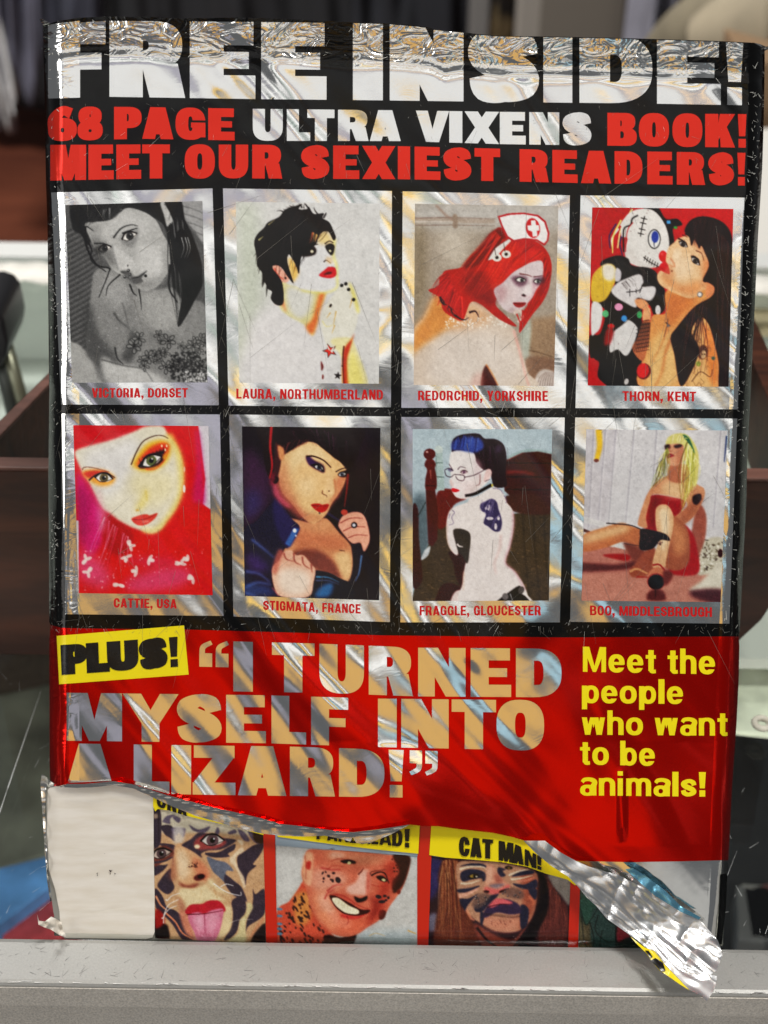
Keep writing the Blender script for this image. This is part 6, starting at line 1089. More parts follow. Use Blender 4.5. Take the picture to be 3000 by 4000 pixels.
t = NT('counter_glass'); lw_ = t.n('ShaderNodeLayerWeight', i_Blend=0.5); pw_ = t.n('ShaderNodeMath', operation='POWER', i_1=5.0); fr_ = t.n('ShaderNodeMath', operation='MULTIPLY_ADD', i_1=0.9, i_2=0.045); t.l(lw_.outputs['Facing'], pw_.inputs[0]); t.l(pw_.outputs[0], fr_.inputs[0]); tr_ = t.n('ShaderNodeBsdfTransparent', i_Color=(0.92, 0.94, 0.93, 1)); gl_ = t.n('ShaderNodeBsdfGlossy', i_Roughness=0.02); mx_ = t.n('ShaderNodeMixShader')
t.l(fr_.outputs[0], mx_.inputs[0]); t.l(tr_.outputs[0], mx_.inputs[1]); t.l(gl_.outputs[0], mx_.inputs[2]); t.l(mx_.outputs[0], [n for n in t.t.nodes if n.type == 'OUTPUT_MATERIAL'][0].inputs[0]); M_GLASS = t.m
M_WHITE = simple('white_board', (206, 212, 206), 0.6)
M_DARK = simple('black_felt', (22, 22, 24), 0.9, grain=.3, gscale=60)
M_SCR = simple('glass_scratch', (225, 228, 228), 0.5)
M_PAPER = simple('white_paper_lace', (222, 220, 212), 0.7)
M_BLKPLASTIC = simple('black_plastic', (34, 34, 37), 0.38)
M_OLIVE = simple('brushed_steel_legs', (132, 134, 114), 0.35, 0.6)

floor = bm_obj('floor', box_bm(-6, 6, 0.2, 7, -1.04, -1.0), M_FLOOR, kind='structure')
wall = bm_obj('back_wall', box_bm(-6, 6, 5.6, 5.8, -1.0, 3), simple('dark_wall', (30, 32, 38), 0.9), kind='structure')

ctr = thing('display_counter', 'glass topped display counter with a bright aluminium edge under the magazine', 'counter', (0, 0, 0))
# rail: bright top strip and front lip (chamfered section), grained panel below
def prof(name, pts, x0, x1, mat, parent, **kw):
    bm = bmesh.new(); a = [bm.verts.new((x0, y, z)) for y, z in pts]; b = [bm.verts.new((x1, y, z)) for y, z in pts]
    bm.faces.new(a[::-1]); bm.faces.new(b)
    for i in range(len(pts)): j = (i + 1) % len(pts); bm.faces.new((a[i], a[j], b[j], b[i]))
    return bm_obj(name, bm, mat, parent, **kw)
prof('edge_rail', [(0.0005, -0.0085), (0.0005, -0.0006), (-0.0012, 0.0), (-0.0155, 0.0), (-0.0167, -0.0003), (-0.0172, -0.0011), (-0.0172, -0.0085)], -0.9, 0.9, M_RAIL, ctr)
prof('front_panel', [(-0.0168, -0.0087), (-0.0168, -0.1), (0.002, -0.1), (0.002, -0.0087)], -0.9, 0.9, M_FACE, ctr)
prof('front_panel', [(-0.0176, -0.0017), (-0.0179, -0.0105), (-0.0172, -0.0105), (-0.0173, -0.0017)], -0.9, 0.9, M_FACE, ctr)
bm_obj('glass_top', box_bm(-0.9, 0.9, 0.001, 0.519, -0.0065, -0.0005), M_GLASS, ctr)
bm_obj('rear_rail', box_bm(-0.9, 0.9, 0.5192, 0.540, -0.02, 0.002), simple('white_rear_rail', (200, 202, 200), 0.5), ctr, bevel=0.001)
bm_obj('shelf', box_bm(-0.9, 0.9, 0.004, 0.516, -0.302, -0.30), M_DARK, ctr)
bm_obj('rear_panel', box_bm(-0.9, 0.9, 0.5165, 0.5188, -0.30, -0.008), M_WHITE, ctr)
# goods lying on the shelf, seen blurred through the glass
RG = random.Random(3)
def shelf_box(name, label, cat, x0, x1, y0, y1, z0, h, mat, rot=0, group=None):
    cx, cy = (x0 + x1) / 2, (y0 + y1) / 2; z = z0
    bm = box_bm(x0 - cx, x1 - cx, y0 - cy, y1 - cy, 0, h)
    o = bm_obj(name, bm, mat, label=label, cat=cat, group=group, bevel=0.0015); o.location = (cx, cy, z); o.rotation_euler.z = R(rot); return o
def gp(px, py, z): p = on_z(px, py, z); return float(p[0]), float(p[1])
Z1 = -0.2995
x, y = gp(60, 3520, Z1 + .03); shelf_box('packet', 'blue packet lying under the glass at the lower left', 'packet', x - .07, x + .05, y - .017, y + .017, Z1 + .0135, 0.02, simple('blue_card', (92, 150, 214), .5, grain=.4, gscale=40), 50)
x, y = gp(130, 3660, Z1); shelf_box('packet', 'white packet under the glass, nearest the metal edge on the left', 'packet', x - .16, x + .09, y - .03, y + .05, Z1, 0.012, simple('white_card', (224, 228, 232), .5, grain=.3, gscale=30), 5)
x, y = gp(178, 3480, Z1 + .03); shelf_box('packet', 'red and white packet under the glass beside the blank panel', 'packet', x - .03, x + .05, y - .025, y + .025, Z1 + .0135, 0.01, simple('red_card', (176, 60, 66), .5, grain=.5, gscale=60), 35)
x, y = gp(40, 3130, Z1); shelf_box('folded_cloth', 'grey green folded cloth under the glass on the left', 'cloth', x - .10, x + .08, y - .09, y + .06, Z1, 0.035, simple('grey_green_cloth', (104, 106, 94), .9, grain=.5, gscale=25), 20)
x, y = gp(60, 2800, Z1); shelf_box('folded_cloth', 'brown grey folded cloth under the glass behind the wooden tray', 'cloth', x - .10, x + .06, y - .02, y + .10, Z1, 0.03, simple('brown_cloth', (74, 62, 52), .9, grain=.3), -30)
x, y = gp(2960, 3640, Z1); shelf_box('packet', 'pale blue packet under the glass beside the torn corner', 'packet', x - .06, x - .035, y - .02, y + .03, Z1, 0.03, simple('sky_card', (70, 140, 200), .5), 20)
for i in range(5):
    x, y = gp(2900 + i * 32, 3655 - (i % 2) * 10, Z1)
    shelf_box('ring_box', ['grey ring box under the glass by the metal edge, %s' % s for s in ('closest to the magazine', 'second from the magazine', 'third from the magazine', 'fourth from the magazine', 'farthest right')][i], 'ring box', x - .006, x + .010, y - .02, y + .02, Z1, 0.02, simple('grey_card', [(96, 96, 96), (130, 128, 124), (74, 74, 76), (120, 70, 68), (110, 110, 108)][i], .6), 6 * i - 10, 'ring boxes in a row on the counter shelf')
# pale magazines on the shelf at the far right
for i, (c, lab) in enumerate((((206, 212, 196), 'pale green'), ((222, 196, 186), 'pale pink'), ((236, 226, 160), 'yellow'), ((176, 180, 172), 'grey'), ((226, 206, 170), 'cream'), ((190, 200, 196), 'light grey'))):
    x, y = gp(2990, 1740 - i * 122, -0.026)
    shelf_box('comic_book', lab + ' comic book lying under the glass right of the magazine', 'book', x - .12, x + .14, y - .0135 - .002 * i, y + .0135 + .002 * i, -0.0295, 0.004, simple('cover_%s' % lab.replace(' ', '_'), c, .5, grain=.25, gscale=40), 0, 'comic books laid out under the glass')
bm_obj('shelf', box_bm(0.10, 0.9, 0.182, 0.516, -0.036, -0.030), simple('white_shelf', (200, 202, 194), .6), ctr)
bm_obj('shelf', box_bm(-0.9, -0.10, 0.235, 0.516, -0.075, -0.07), simple('frosted_shelf', (206, 210, 204), .6), ctr)
x, y = gp(2975, 2520, -0.02)
shelf_box('price_card', 'white price card with green print under the glass by the tray corner', 'card', x - .012, x + .05, y - .03, y + .03, -0.05, 0.002, simple('bright_card', (232, 236, 214), .5, grain=.3, gscale=50), -8)
# small white ring lying on the glass, right
def torus_bm(R0, r, c, n=28, k=10):
    bm = bmesh.new(); vs = [[bm.verts.new((c[0] + (R0 + r * math.cos(2*math.pi*j/k)) * math.cos(2*math.pi*i/n), c[1] + (R0 + r * math.cos(2*math.pi*j/k)) * math.sin(2*math.pi*i/n), c[2] + r * math.sin(2*math.pi*j/k))) for j in range(k)] for i in range(n)]
    for i in range(n):
        for j in range(k): bm.faces.new((vs[i][j], vs[(i+1) % n][j], vs[(i+1) % n][(j+1) % k], vs[i][(j+1) % k]))
    return bm
x, y = gp(2978, 2822, 0.0015); bm_obj('plastic_ring', torus_bm(0.0030, 0.0013, (x, y, 0.001)), simple('cream_plastic', (226, 222, 206), .4), smooth=True, label='small cream plastic ring lying on the glass right of the magazine', cat='ring')
# scratches in the glass, real thin ribbons
def ribbons(name, segs, mat, z, parent, **kw):
    V, Fc = [], []
    for (a, b, wd) in segs:
        a = np.array(a); b = np.array(b); d = b - a; L_ = np.linalg.norm(d) + 1e-9; n = np.array([-d[1], d[0]]) / L_ * wd / 2; s = len(V)
        for q in (a + n, a - n, b - n * .3, b + n * .3): V.append((q[0], q[1], z))
        Fc.append((s, s+1, s+2, s+3))
    return mesh_obj(name, V, np.array(Fc), mat, parent, **kw)
segs = []
for _ in range(70):
    s_ = RG.random() < .5
    px, py = (RG.uniform(-60, 300), RG.uniform(2620, 3640)) if s_ else (RG.uniform(2780, 3060), RG.uniform(2560, 3690))
    if not s_ and RG.random() < .5: continue
    x, y = gp(px, py, 0); a = R(RG.choice([40, 60, 75, 20, 100]) + RG.gauss(0, 16)); l = RG.uniform(.0008, .008) * (2.5 if RG.random() < .06 else 1)
    segs.append(((x, y), (x + l * math.cos(a), y + l * math.sin(a)), RG.uniform(.00004, .00013)))
x, y = gp(30, 3080, 0); x2, y2 = gp(160, 2700, 0); segs.append(((x, y), (x2, y2), .0003)); x, y = gp(-10, 3200, 0); x2, y2 = gp(30, 3080, 0); segs.append(((x, y), (x2, y2), .0003))
ribbons('scratch_marks', segs, M_SCR, 0.0001, ctr, kind='stuff')
segs = []
for _ in range(260):
    x = RG.uniform(-.17, .17); y = RG.uniform(-.0155, -.0012); a = R(RG.gauss(40, 50)); l = RG.uniform(.0004, .0035)
    y2 = min(max(y + l * math.sin(a), -.0155), -.0012); segs.append(((x, y), (x + l * math.cos(a), y2), RG.uniform(.00005, .00014)))
ribbons('scratch_marks', segs, simple('rail_scratch', (96, 96, 96), .5), 0.0001, ctr, kind='stuff')
segs = []
for _ in range(80):
    x = RG.uniform(-.17, .17); l = RG.uniform(.0006, .004); segs.append(((x, -.01672 + RG.uniform(-.0002, .0004)), (x + l, -.01672 + RG.uniform(-.0002, .0004)), RG.uniform(.0001, .00035)))
ribbons('scratch_marks', segs, simple('rail_chips', (236, 236, 234), .4), 0.00012, ctr, kind='stuff')

# wooden tray behind the magazine
tray = thing('wooden_tray', 'dark stained open wooden tray standing on the glass behind the magazine', 'tray', (0.0, 0.15, 0))
YF = 0.142; zt = 0.0925
bm = prism_bm([(-0.160, YF, 0.0004), (0.1345, YF, 0.0004), (0.1385, YF, 0.004), (0.152, YF, 0.0245), (0.1545, YF, 0.032), (0.166, YF, 0.050), (0.168, YF, zt - .0015), (-0.160, YF, zt - .0015)], (0, 0.0065, 0))
bm_obj('front_board', bm, M_TRAY, tray, bevel=0.0006)
bm_obj('rim', box_bm(-0.160, 0.168, YF - .0004, YF + .0069, zt - .0013, zt + .0002), M_TRAYRIM, tray, bevel=0.0005)
def q3(px, py, z): p = on_z(px, py, z); return np.array([float(p[0]), float(p[1])])
a0, a1 = q3(0, 1646, zt), q3(189, 1462, zt); b0, b1 = q3(0, 1695, zt), q3(189, 1496, zt)
def ext(p, q, y): return q + (q - p) * (y - q[1]) / (q[1] - p[1]) if abs(q[1] - p[1]) > 1e-6 else q
ya_, yb_ = YF + .0072, 0.36
A0, A1, B0, B1 = ext(a1, a0, ya_), ext(a0, a1, yb_), ext(b1, b0, ya_), ext(b0, b1, yb_)
bm_obj('side_board', prism_bm([(*A0, .0004), (*A1, .0004), (*B1, .0004), (*B0, .0004)], (0, 0, zt - .0024)), M_TRAY, tray, bevel=0.0004)
bm_obj('rim', prism_bm([(*(A0 + (-.0005, 0)), zt - .0018), (*(A1 + (-.0005, 0)), zt - .0018), (*(B1 + (.0005, 0)), zt - .0018), (*(B0 + (.0005, 0)), zt - .0018)], (0, 0, .0018)), M_TRAYRIM, tray, bevel=0.0003)
bm_obj('side_board', box_bm(0.157, 0.166, YF + .0068, 0.36, 0.052, zt - .002), M_TRAY, tray, bevel=0.0006)
bm_obj('back_board', box_bm(-0.122, 0.166, 0.3602, 0.367, 0.0004, 0.055), M_TRAY, tray, bevel=0.0006)

# tape dispenser like black stand at the left
def lathe_bm(profile, n=28, c=(0, 0, 0)):
    bm = bmesh.new(); rows = []
    for r_, z in profile: rows.append([bm.verts.new((c[0] + r_ * math.cos(2*math.pi*i/n), c[1] + r_ * math.sin(2*math.pi*i/n), c[2] + z)) for i in range(n)])
    for a, b in zip(rows, rows[1:]):
        for i in range(n): bm.faces.new((a[i], a[(i+1) % n], b[(i+1) % n], b[i]))
    bm.faces.new(rows[0][::-1]); bm.faces.new(rows[-1]); return bm
p = on_y(-10, 1245, 0.32); px_, pz_ = float(p[0]), float(p[2])
disp = thing('card_stand', 'black rounded plastic head on two steel legs standing left behind the tray', 'stand', (px_, 0.32, 0))
hd = prism_bm([(px_ + x * .64, 0.30, pz_ + z * .64) for x, z in ((-.08, -.028), (.006, -.026), (.0115, -.016), (.0145, -.004), (.0135, .016), (.0095, .023), (.002, .026), (-.08, .021))], (0, 0.04, 0))
bm_obj('head', hd, M_BLKPLASTIC, disp, bevel=0.002, smooth=True)
def bar(a, b, r_, n=10):
    a, b = Vector(a), Vector(b); d = (b - a).normalized(); u = d.orthogonal().normalized(); v = d.cross(u); bm = bmesh.new()
    A = [bm.verts.new(a + u * r_ * math.cos(2*math.pi*i/n) + v * r_ * math.sin(2*math.pi*i/n)) for i in range(n)]; B = [bm.verts.new(b + u * r_ * math.cos(2*math.pi*i/n) + v * r_ * math.sin(2*math.pi*i/n)) for i in range(n)]
    bm.faces.new(A[::-1]); bm.faces.new(B)
    for i in range(n): bm.faces.new((A[i], A[(i+1) % n], B[(i+1) % n], B[i]))
    return bm
q1 = on_y(44, 1360, 0.315); q2 = on_y(112, 1620, 0.30)
bm_obj('leg', bar((q1[0] - .004, 0.318, q1[2] + .006), (q2[0], 0.302, 0.002), 0.0035), M_OLIVE, disp, smooth=True)
q1 = on_y(5, 1380, 0.315); q2 = on_y(66, 1640, 0.30)
bm_obj('leg', bar((q1[0] - .002, 0.318, q1[2] + .006), (q2[0], 0.302, 0.002), 0.0042), simple('dark_steel_leg', (60, 64, 60), .4, .5), disp, smooth=True)
# scalloped paper strip on the glass at the back
V = []; Fc = []
for i in range(120):
    xx = -0.40 + i * 0.006; yb = 0.481 + 0.0035 * abs(math.sin(i * 0.9)) - 0.05 * max(0, (xx + .4)) * .1; V += [(xx, yb, 0.0022 + .0012 * math.sin(i * 1.7)), (xx, yb + 0.026, 0.003 + .001 * math.sin(i * 2.3))]
for i in range(119): Fc.append((2*i, 2*i+2, 2*i+3, 2*i+1))
o = mesh_obj('lace_paper', V, np.array(Fc), M_PAPER, smooth=True, label='white scalloped paper strip lying along the back of the glass', cat='paper'); md = o.modifiers.new('t', 'SOLIDIFY'); md.thickness = .0006

# hanging clothes
def garment(name, x0, x1, y, z0, z1, mat, label, cat, folds=7, amp=0.03, seed=0, group=None, slant=0.0, ragged=0.0):
    rg = np.random.default_rng(seed); nx, nz = folds * 10 + 1, 24
    u, v = np.meshgrid(np.linspace(0, 1, nx), np.linspace(0, 1, nz)); ph = rg.uniform(0, 6, 4)
    rag = ragged * (np.sin(u * 9 + ph[2]) + .6 * np.sin(u * 23 + ph[3]))
    X = x0 + (x1 - x0) * u + slant * (1 - v) + 0.02 * np.sin(v * 3 + ph[0]); Y = y + amp * 1.6 * vn2(u * folds * 1.7 + v * .5, v * 2.2 + ph[1], seed) * (1.2 - .6 * v) ; Zz = z0 + (z1 - z0) * v + rag * (1 - v)
    P_ = np.stack([X.ravel(), Y.ravel(), Zz.ravel()], 1); i = np.arange(nx * nz).reshape(nz, nx)
    F_ = np.stack([i[:-1, :-1], i[:-1, 1:], i[1:, 1:], i[1:, :-1]], -1).reshape(-1, 4)
    o = mesh_obj(name, P_, F_, mat, smooth=True, label=label, cat=cat, group=group); m = o.modifiers.new('t', 'SOLIDIFY'); m.thickness = 0.006; return o
gm = lambda n, c: simple(n, c, .9, grain=.25, gscale=14)
def gx(px, py, y): p = on_y(px, py, y); return float(p[0]), float(p[2])
YC = 2.5
items = [(-60, 34, 430, (176, 176, 176), 'pale grey shirt hanging at the far left of the rack', 3, -.03), (40, 95, 452, (120, 120, 128), 'grey shirt hanging next to the pale grey one', 2, .02), (84, 150, 486, (150, 150, 158), 'long grey shirt whose hem hangs lowest beside the magazine', 2, .12), (120, 260, 300, (84, 84, 98), 'charcoal shirt hanging above the left corner of the magazine', 3, .05),
         (230, 460, 180, (40, 42, 54), 'dark blue grey top hanging over the word FREE', 4, 0), (440, 900, 180, (10, 11, 16), 'black jacket hanging behind the top edge, left of centre', 5, 0), (880, 1400, 180, (9, 10, 15), 'black coat hanging behind the top edge at the centre', 5, 0), (1390, 1850, 190, (12, 14, 22), 'dark navy coat hanging right of centre', 5, 0)]
for i, (a, b, bot, c, lab, fo, sl) in enumerate(items):
    xa, zb = gx(a, bot, YC + .03 * i); xb, _ = gx(b, bot, YC + .03 * i)
    garment('hanging_garment', xa, xb, YC + .05 * (i % 3), zb, zb + .9, gm('cloth_%02d' % i, c), lab, 'garment', fo, .03, i, 'clothes hanging on the rack behind the counter', -sl, .03)
xa, zb = gx(-60, 240, 3.2); xb, _ = gx(1950, 240, 3.2)
garment('curtain', xa - .2, xb, 3.2, -0.85, 1.0, gm('black_cloth', (13, 13, 17)), 'black curtain behind the hanging clothes', 'curtain', 16, .04, 50)
# brown shelf side and speckled sacking between clothes and chair
xa, z0_ = gx(1830, 200, 2.2); xb, _ = gx(1905, 200, 2.2); bm_obj('shop_post', box_bm(xa, xb, 2.2, 2.26, -1.0, .7), simple('grey_post', (92, 90, 88), .7), label='grey post beside the dark navy coat', cat='post', bevel=.004)
xa, z0_ = gx(1905, 260, 2.3); xb, _ = gx(2080, 260, 2.3); t_ = NT('speckled_sacking'); t_.set(Roughness=.9)
tc = t_.n('ShaderNodeTexCoord'); ns = t_.n('ShaderNodeTexNoise', i_Scale=26.0, i_Detail=3.0); t_.l(tc.outputs['Object'], ns.inputs['Vector']); cr = t_.n('ShaderNodeValToRGB'); cr.color_ramp.elements[0].position = .42; cr.color_ramp.elements[0].color = c4((40, 36, 32)); cr.color_ramp.elements[1].position = .58; cr.color_ramp.elements[1].color = c4((136, 118, 84)); t_.l(ns.outputs['Fac'], cr.inputs[0]); t_.l(cr.outputs[0], t_.p.inputs['Base Color'])
garment('sack', xa, xb, 2.35, z0_ - .1, .5, t_.m, 'speckled brown sack standing left of the pale chair back', 'sack', 2, .03, 9)
# chair back: rounded frame and panel
xa, z0_ = gx(2010, 200, 1.9); xb, zt_ = gx(2500, -60, 1.9); ch = thing('chair', 'pale plastic chair seen behind the top right of the magazine', 'chair', ((xa + xb) / 2, 1.9, -1.0))
def rrect(x0, x1, z0, z1, r_, y, n=6):
    out = []
    for cx, cz, a0 in ((x1 - r_, z1 - r_, 0), (x0 + r_, z1 - r_, 90), (x0 + r_, z0 + r_, 180), (x1 - r_, z0 + r_, 270)):
        for i in range(n + 1): a = R(a0 + 90 * i / n); out.append((cx + r_ * math.cos(a), y, cz + r_ * math.sin(a)))
    return out
bm_obj('backrest', prism_bm(rrect(xa, xb, z0_ - .06, z0_ + .34, .05, 1.9), (0, .03, 0)), simple('pale_plastic', (126, 121, 114), .5), ch, bevel=.006, smooth=False)
bm_obj('back_panel', prism_bm(rrect(xa + .035, xb - .02, z0_ - .04, z0_ + .32, .035, 1.894), (0, .01, 0)), simple('taupe_panel', (92, 86, 78), .7), ch)
bm_obj('leg', bar((xa + .03, 1.93, -1.0), (xa + .03, 1.93, z0_), .014), simple('grey_tube', (130, 130, 130), .4, .7), ch, smooth=True)
bm_obj('leg', bar((xb - .03, 1.93, -1.0), (xb - .03, 1.93, z0_), .014), simple('grey_tube', (130, 130, 130), .4, .7), ch, smooth=True)
# grey shirt and khaki coat, bare arm at the top right, cardboard and white table under them
xa, z0_ = gx(2500, 260, 1.7); xb, _ = gx(2760, 260, 1.7); garment('hanging_garment', xa, xb, 1.7, z0_ - .02, .6, gm('blue_grey_cloth', (112, 112, 122)), 'blue grey shirt hanging right of the pale chair', 'garment', 4, .03, 21, 'clothes hanging on the rack behind the counter')
def drape(name, ctrl, w0, mat, **kw):
    """thick soft roll of cloth or an arm: tapered tube through control points"""
    q = catmull3(ctrl, 8); n = 14; bm = bmesh.new(); rows = []
    for k in range(len(q)):
        c = Vector(q[k][:3]); r_ = q[k][3]; d = Vector((q[min(k+1, len(q)-1)] - q[max(k-1, 0)])[:3]).normalized(); u = d.cross(Vector((0, 1, 0))).normalized(); v = d.cross(u)
        rows.append([bm.verts.new(c + u * r_ * math.cos(2*math.pi*i/n) + v * r_ * w0 * math.sin(2*math.pi*i/n)) for i in range(n)])
    for a, b in zip(rows, rows[1:]):
        for i in range(n): bm.faces.new((a[i], a[(i+1) % n], b[(i+1) % n], b[i]))
    bm.faces.new(rows[0][::-1]); bm.faces.new(rows[-1]); return bm_obj(name, bm, mat, smooth=True, **kw)
def catmull3(pts, k):
    P = [np.array(p, float) for p in pts]; out = []
    for i in range(len(P) - 1):
        p0 = P[i-1] if i else 2*P[0] - P[1]; p1, p2 = P[i], P[i+1]; p3 = P[i+2] if i + 2 < len(P) else 2*P[-1] - P[-2]
        for j in range(k): t = j / k; out.append(.5 * ((2*p1) + (-p0 + p2)*t + (2*p0 - 5*p1 + 4*p2 - p3)*t*t + (-p0 + 3*p1 - 3*p2 + p3)*t**3))
    out.append(P[-1]); return out
def pp(px, py, y, r_): p = on_y(px, py, y); return (float(p[0]), y, float(p[2]), r_)
kc = thing('person', 'person in a khaki coat leaning at the top right corner, bare forearm down', 'person', (float(on_y(2950, 100, 1.2)[0]), 1.25, -1.0))
drape('coat', [pp(2560, 215, 1.25, .02), pp(2680, 150, 1.22, .035), pp(2830, 95, 1.2, .05), pp(3000, 60, 1.2, .075), pp(3250, 0, 1.25, .12)], 1.0, gm('khaki_cloth', (112, 104, 86)), parent=None).parent = kc
drape('sleeve', [pp(2740, 175, 1.16, .03), pp(2880, 135, 1.14, .045), pp(3060, 110, 1.12, .06)], 1.0, gm('khaki_sleeve', (140, 130, 110)), parent=None).parent = kc
drape('forearm', [pp(2940, 190, 1.10, .018), pp(2985, 250, 1.08, .028), pp(3040, 330, 1.07, .036), pp(3110, 420, 1.07, .040)], 1.0, simple('skin', (206, 160, 130), .5, Subsurface_Weight=0.1), parent=None).parent = kc
bpy.context.view_layer.update()
for ch_ in kc.children: ch_.matrix_parent_inverse = kc.matrix_world.inverted()
xa, z0_ = gx(2830, 770, 1.0); shelf_box('cardboard_box', 'brown cardboard box behind the upper right edge of the magazine', 'box', xa, xa + .5, 1.0, 1.2, z0_ - .0, .13, simple('brown_card', (122, 98, 72), .8, grain=.15, gscale=10))
xa, z0_ = gx(2840, 800, .80); shelf_box('white_table', 'white table standing behind the glass counter on the right', 'table', xa, xa + .8, .64, .98, z0_ - .03, .03, simple('white_laminate', (206, 204, 198), .5))

# ------------------------------------------------------------------ the magazine in its torn foil bag
mag = thing('magazine', 'magazine cover showing three painted faces and a blank panel inside the torn bag', 'magazine', (0, 0, 0))
def hmag(px, py):
    px = np.asarray(px, float); py = np.asarray(py, float)
    return -0.0030 - 0.0018 * np.clip(1 - (px - 200) / 60, 0, 1.3) ** 2 + 0.00035 * np.sin(px / 170 + py / 400) - 0.0014 * np.clip((py - 3640) / 50, 0, 1) ** 2
bq = [on_mag(x, y, -0.0062) for x, y in ((215, 160), (2930, 225), (2800, 3688), (215, 3640))]
bm_obj('page_block', prism_bm([tuple(p) for p in bq], tuple(-_N * 0.0065)), simple('paper_edges', (196, 190, 176), .8), mag)
M_COVER = simple('cover_paper', (150, 148, 140), .35); M_BLANK = NT('blank_panel_paper')
M_BLANK.set(Roughness=.45); uvn = M_BLANK.n('ShaderNodeUVMap', uv_map='UVMap'); mp = M_BLANK.n('ShaderNodeMapping'); mp.inputs['Scale'].default_value = (6, 30, 1); M_BLANK.l(uvn.outputs[0], mp.inputs[0]); n1 = M_BLANK.n('ShaderNodeTexNoise', i_Scale=1.0, i_Detail=4.0); M_BLANK.l(mp.outputs[0], n1.inputs['Vector'])
cr = M_BLANK.n('ShaderNodeValToRGB'); cr.color_ramp.elements[0].color = c4((232, 224, 210)); cr.color_ramp.elements[1].color = c4((242, 236, 226)); cr.color_ramp.elements[0].position = .35; cr.color_ramp.elements[1].position = .65; M_BLANK.l(n1.outputs['Fac'], cr.inputs[0]); M_BLANK.l(cr.outputs[0], M_BLANK.p.inputs['Base Color'])
mp2 = M_BLANK.n('ShaderNodeMapping'); mp2.inputs['Scale'].default_value = (2.2, 11, 1); mp2.inputs['Rotation'].default_value = (0, 0, .15); M_BLANK.l(uvn.outputs[0], mp2.inputs[0]); n2 = M_BLANK.n('ShaderNodeTexNoise', i_Scale=1.0, i_Detail=2.0, i_Distortion=.8); M_BLANK.l(mp2.outputs[0], n2.inputs['Vector'])
ab = M_BLANK.n('ShaderNodeMath', operation='ABSOLUTE'); sb = M_BLANK.n('ShaderNodeMath', operation='SUBTRACT', i_1=.5); M_BLANK.l(n2.outputs['Fac'], sb.inputs[0]); M_BLANK.l(sb.outputs[0], ab.inputs[0])
bp = M_BLANK.n('ShaderNodeBump', i_Strength=1.0, i_Distance=.00022); M_BLANK.l(ab.outputs[0], bp.inputs['Height']); M_BLANK.l(bp.outputs[0], M_BLANK.p.inputs['Normal'])
def one(pts, holes=()): return [([list(pts)], [list(h) for h in holes], [])]
cover = sheet('cover_sheet', one([(214, 2950), (2835, 2950), (2822, 3695), (2300, 3706), (1700, 3716), (1083, 3696), (600, 3676), (255, 3668), (225, 3640), (208, 3560), (190, 3420), (178, 3250), (181, 3082), (205, 3060)]), M_COVER, 0, mag, 22, hmag)
blank = sheet('blank_panel', one([(212, 3020), (600, 3040), (600, 3320), (604, 3500), (604, 3640), (596, 3662), (570, 3668), (262, 3664), (236, 3630), (232, 3560), (214, 3470), (192, 3400), (184, 3250), (186, 3086), (206, 3066)]), M_BLANK.m, 0.0004, mag, 22, hmag, label='blank cream panel with small dark specks')
sheet('speck_marks', [([[(x + RG.uniform(-a, a), y + RG.uniform(-b, b)) for _ in range(5)]], [], []) for x, y, a, b in ((380, 3412, 4, 10), (430, 3405, 12, 12), (433, 3412, 8, 6), (452, 3413, 8, 5), (408, 3335, 3, 3))], simple('brown_speck', (60, 40, 34), .7), 0.0009, mag, 10, hmag, kind='stuff')
def portrait(name, quad, paint, tile, label, nx, ny, parent=mag, level=.0004, hf=hmag, keep=None, **kw):
    return print_grid(name, quad, paint, tile, M_PRINT2 if hf is hmag else M_PRINT, level, parent, nx, ny, hf, 1.0, keep, label=label, **kw)
M_PRINT2 = NT('cover_print'); a_ = M_PRINT2.n('ShaderNodeAttribute', attribute_name='print_colour'); M_PRINT2.l(a_.outputs['Color'], M_PRINT2.p.inputs['Base Color']); M_PRINT2.set(Roughness=.28); M_PRINT2.p.inputs['Specular IOR Level'].default_value = .3
uvn = M_PRINT2.n('ShaderNodeUVMap', uv_map='UVMap'); n2 = M_PRINT2.n('ShaderNodeTexNoise', i_Scale=6.0, i_Detail=3.0, i_Distortion=1.0); M_PRINT2.l(uvn.outputs[0], n2.inputs['Vector']); bp = M_PRINT2.n('ShaderNodeBump', i_Strength=1.0, i_Distance=.0006); M_PRINT2.l(n2.outputs['Fac'], bp.inputs['Height']); M_PRINT2.l(bp.outputs[0], M_PRINT2.p.inputs['Normal']); M_PRINT2 = M_PRINT2.m
M_COVYEL = simple('cover_yellow', (250, 228, 10), .3); M_COVRED = simple('cover_red', (206, 34, 12), .3); M_COVBLK = simple('cover_black', (12, 11, 10), .25)
portrait('portrait_print', [(600, 3160), (1034, 3170), (1037, 3687), (606, 3665)], paint_lion(), (580, 3050, .3165), 'face painted with dark stripes and its tongue out', 170, 200)
portrait('portrait_print', [(1076, 3260), (1632, 3330), (1630, 3707), (1082, 3695)], paint_leopard(), (1060, 3150, .3858), 'smiling man covered in leopard spots', 200, 150)
portrait('portrait_print', [(1672, 3345), (2230, 3390), (2218, 3706), (1672, 3710)], paint_tiger(), (1650, 3200, .3918), 'long haired person with a striped cat face and studs', 200, 130)
portrait('portrait_print', [(2268, 3440), (2540, 3440), (2540, 3702), (2262, 3702)], paint_green(), (2000, 3200, .5425), 'green scaly skin half hidden by the torn bag', 80, 80)
for q in ([(1028, 3240), (1074, 3240), (1083, 3696), (1040, 3689)], [(1630, 3215), (1690, 3215), (1672, 3712), (1630, 3710)], [(2230, 3400), (2268, 3400), (2258, 3704), (2219, 3706)]):
    sheet('red_bar', one(q), M_COVRED, .0007, mag, 20, hmag)
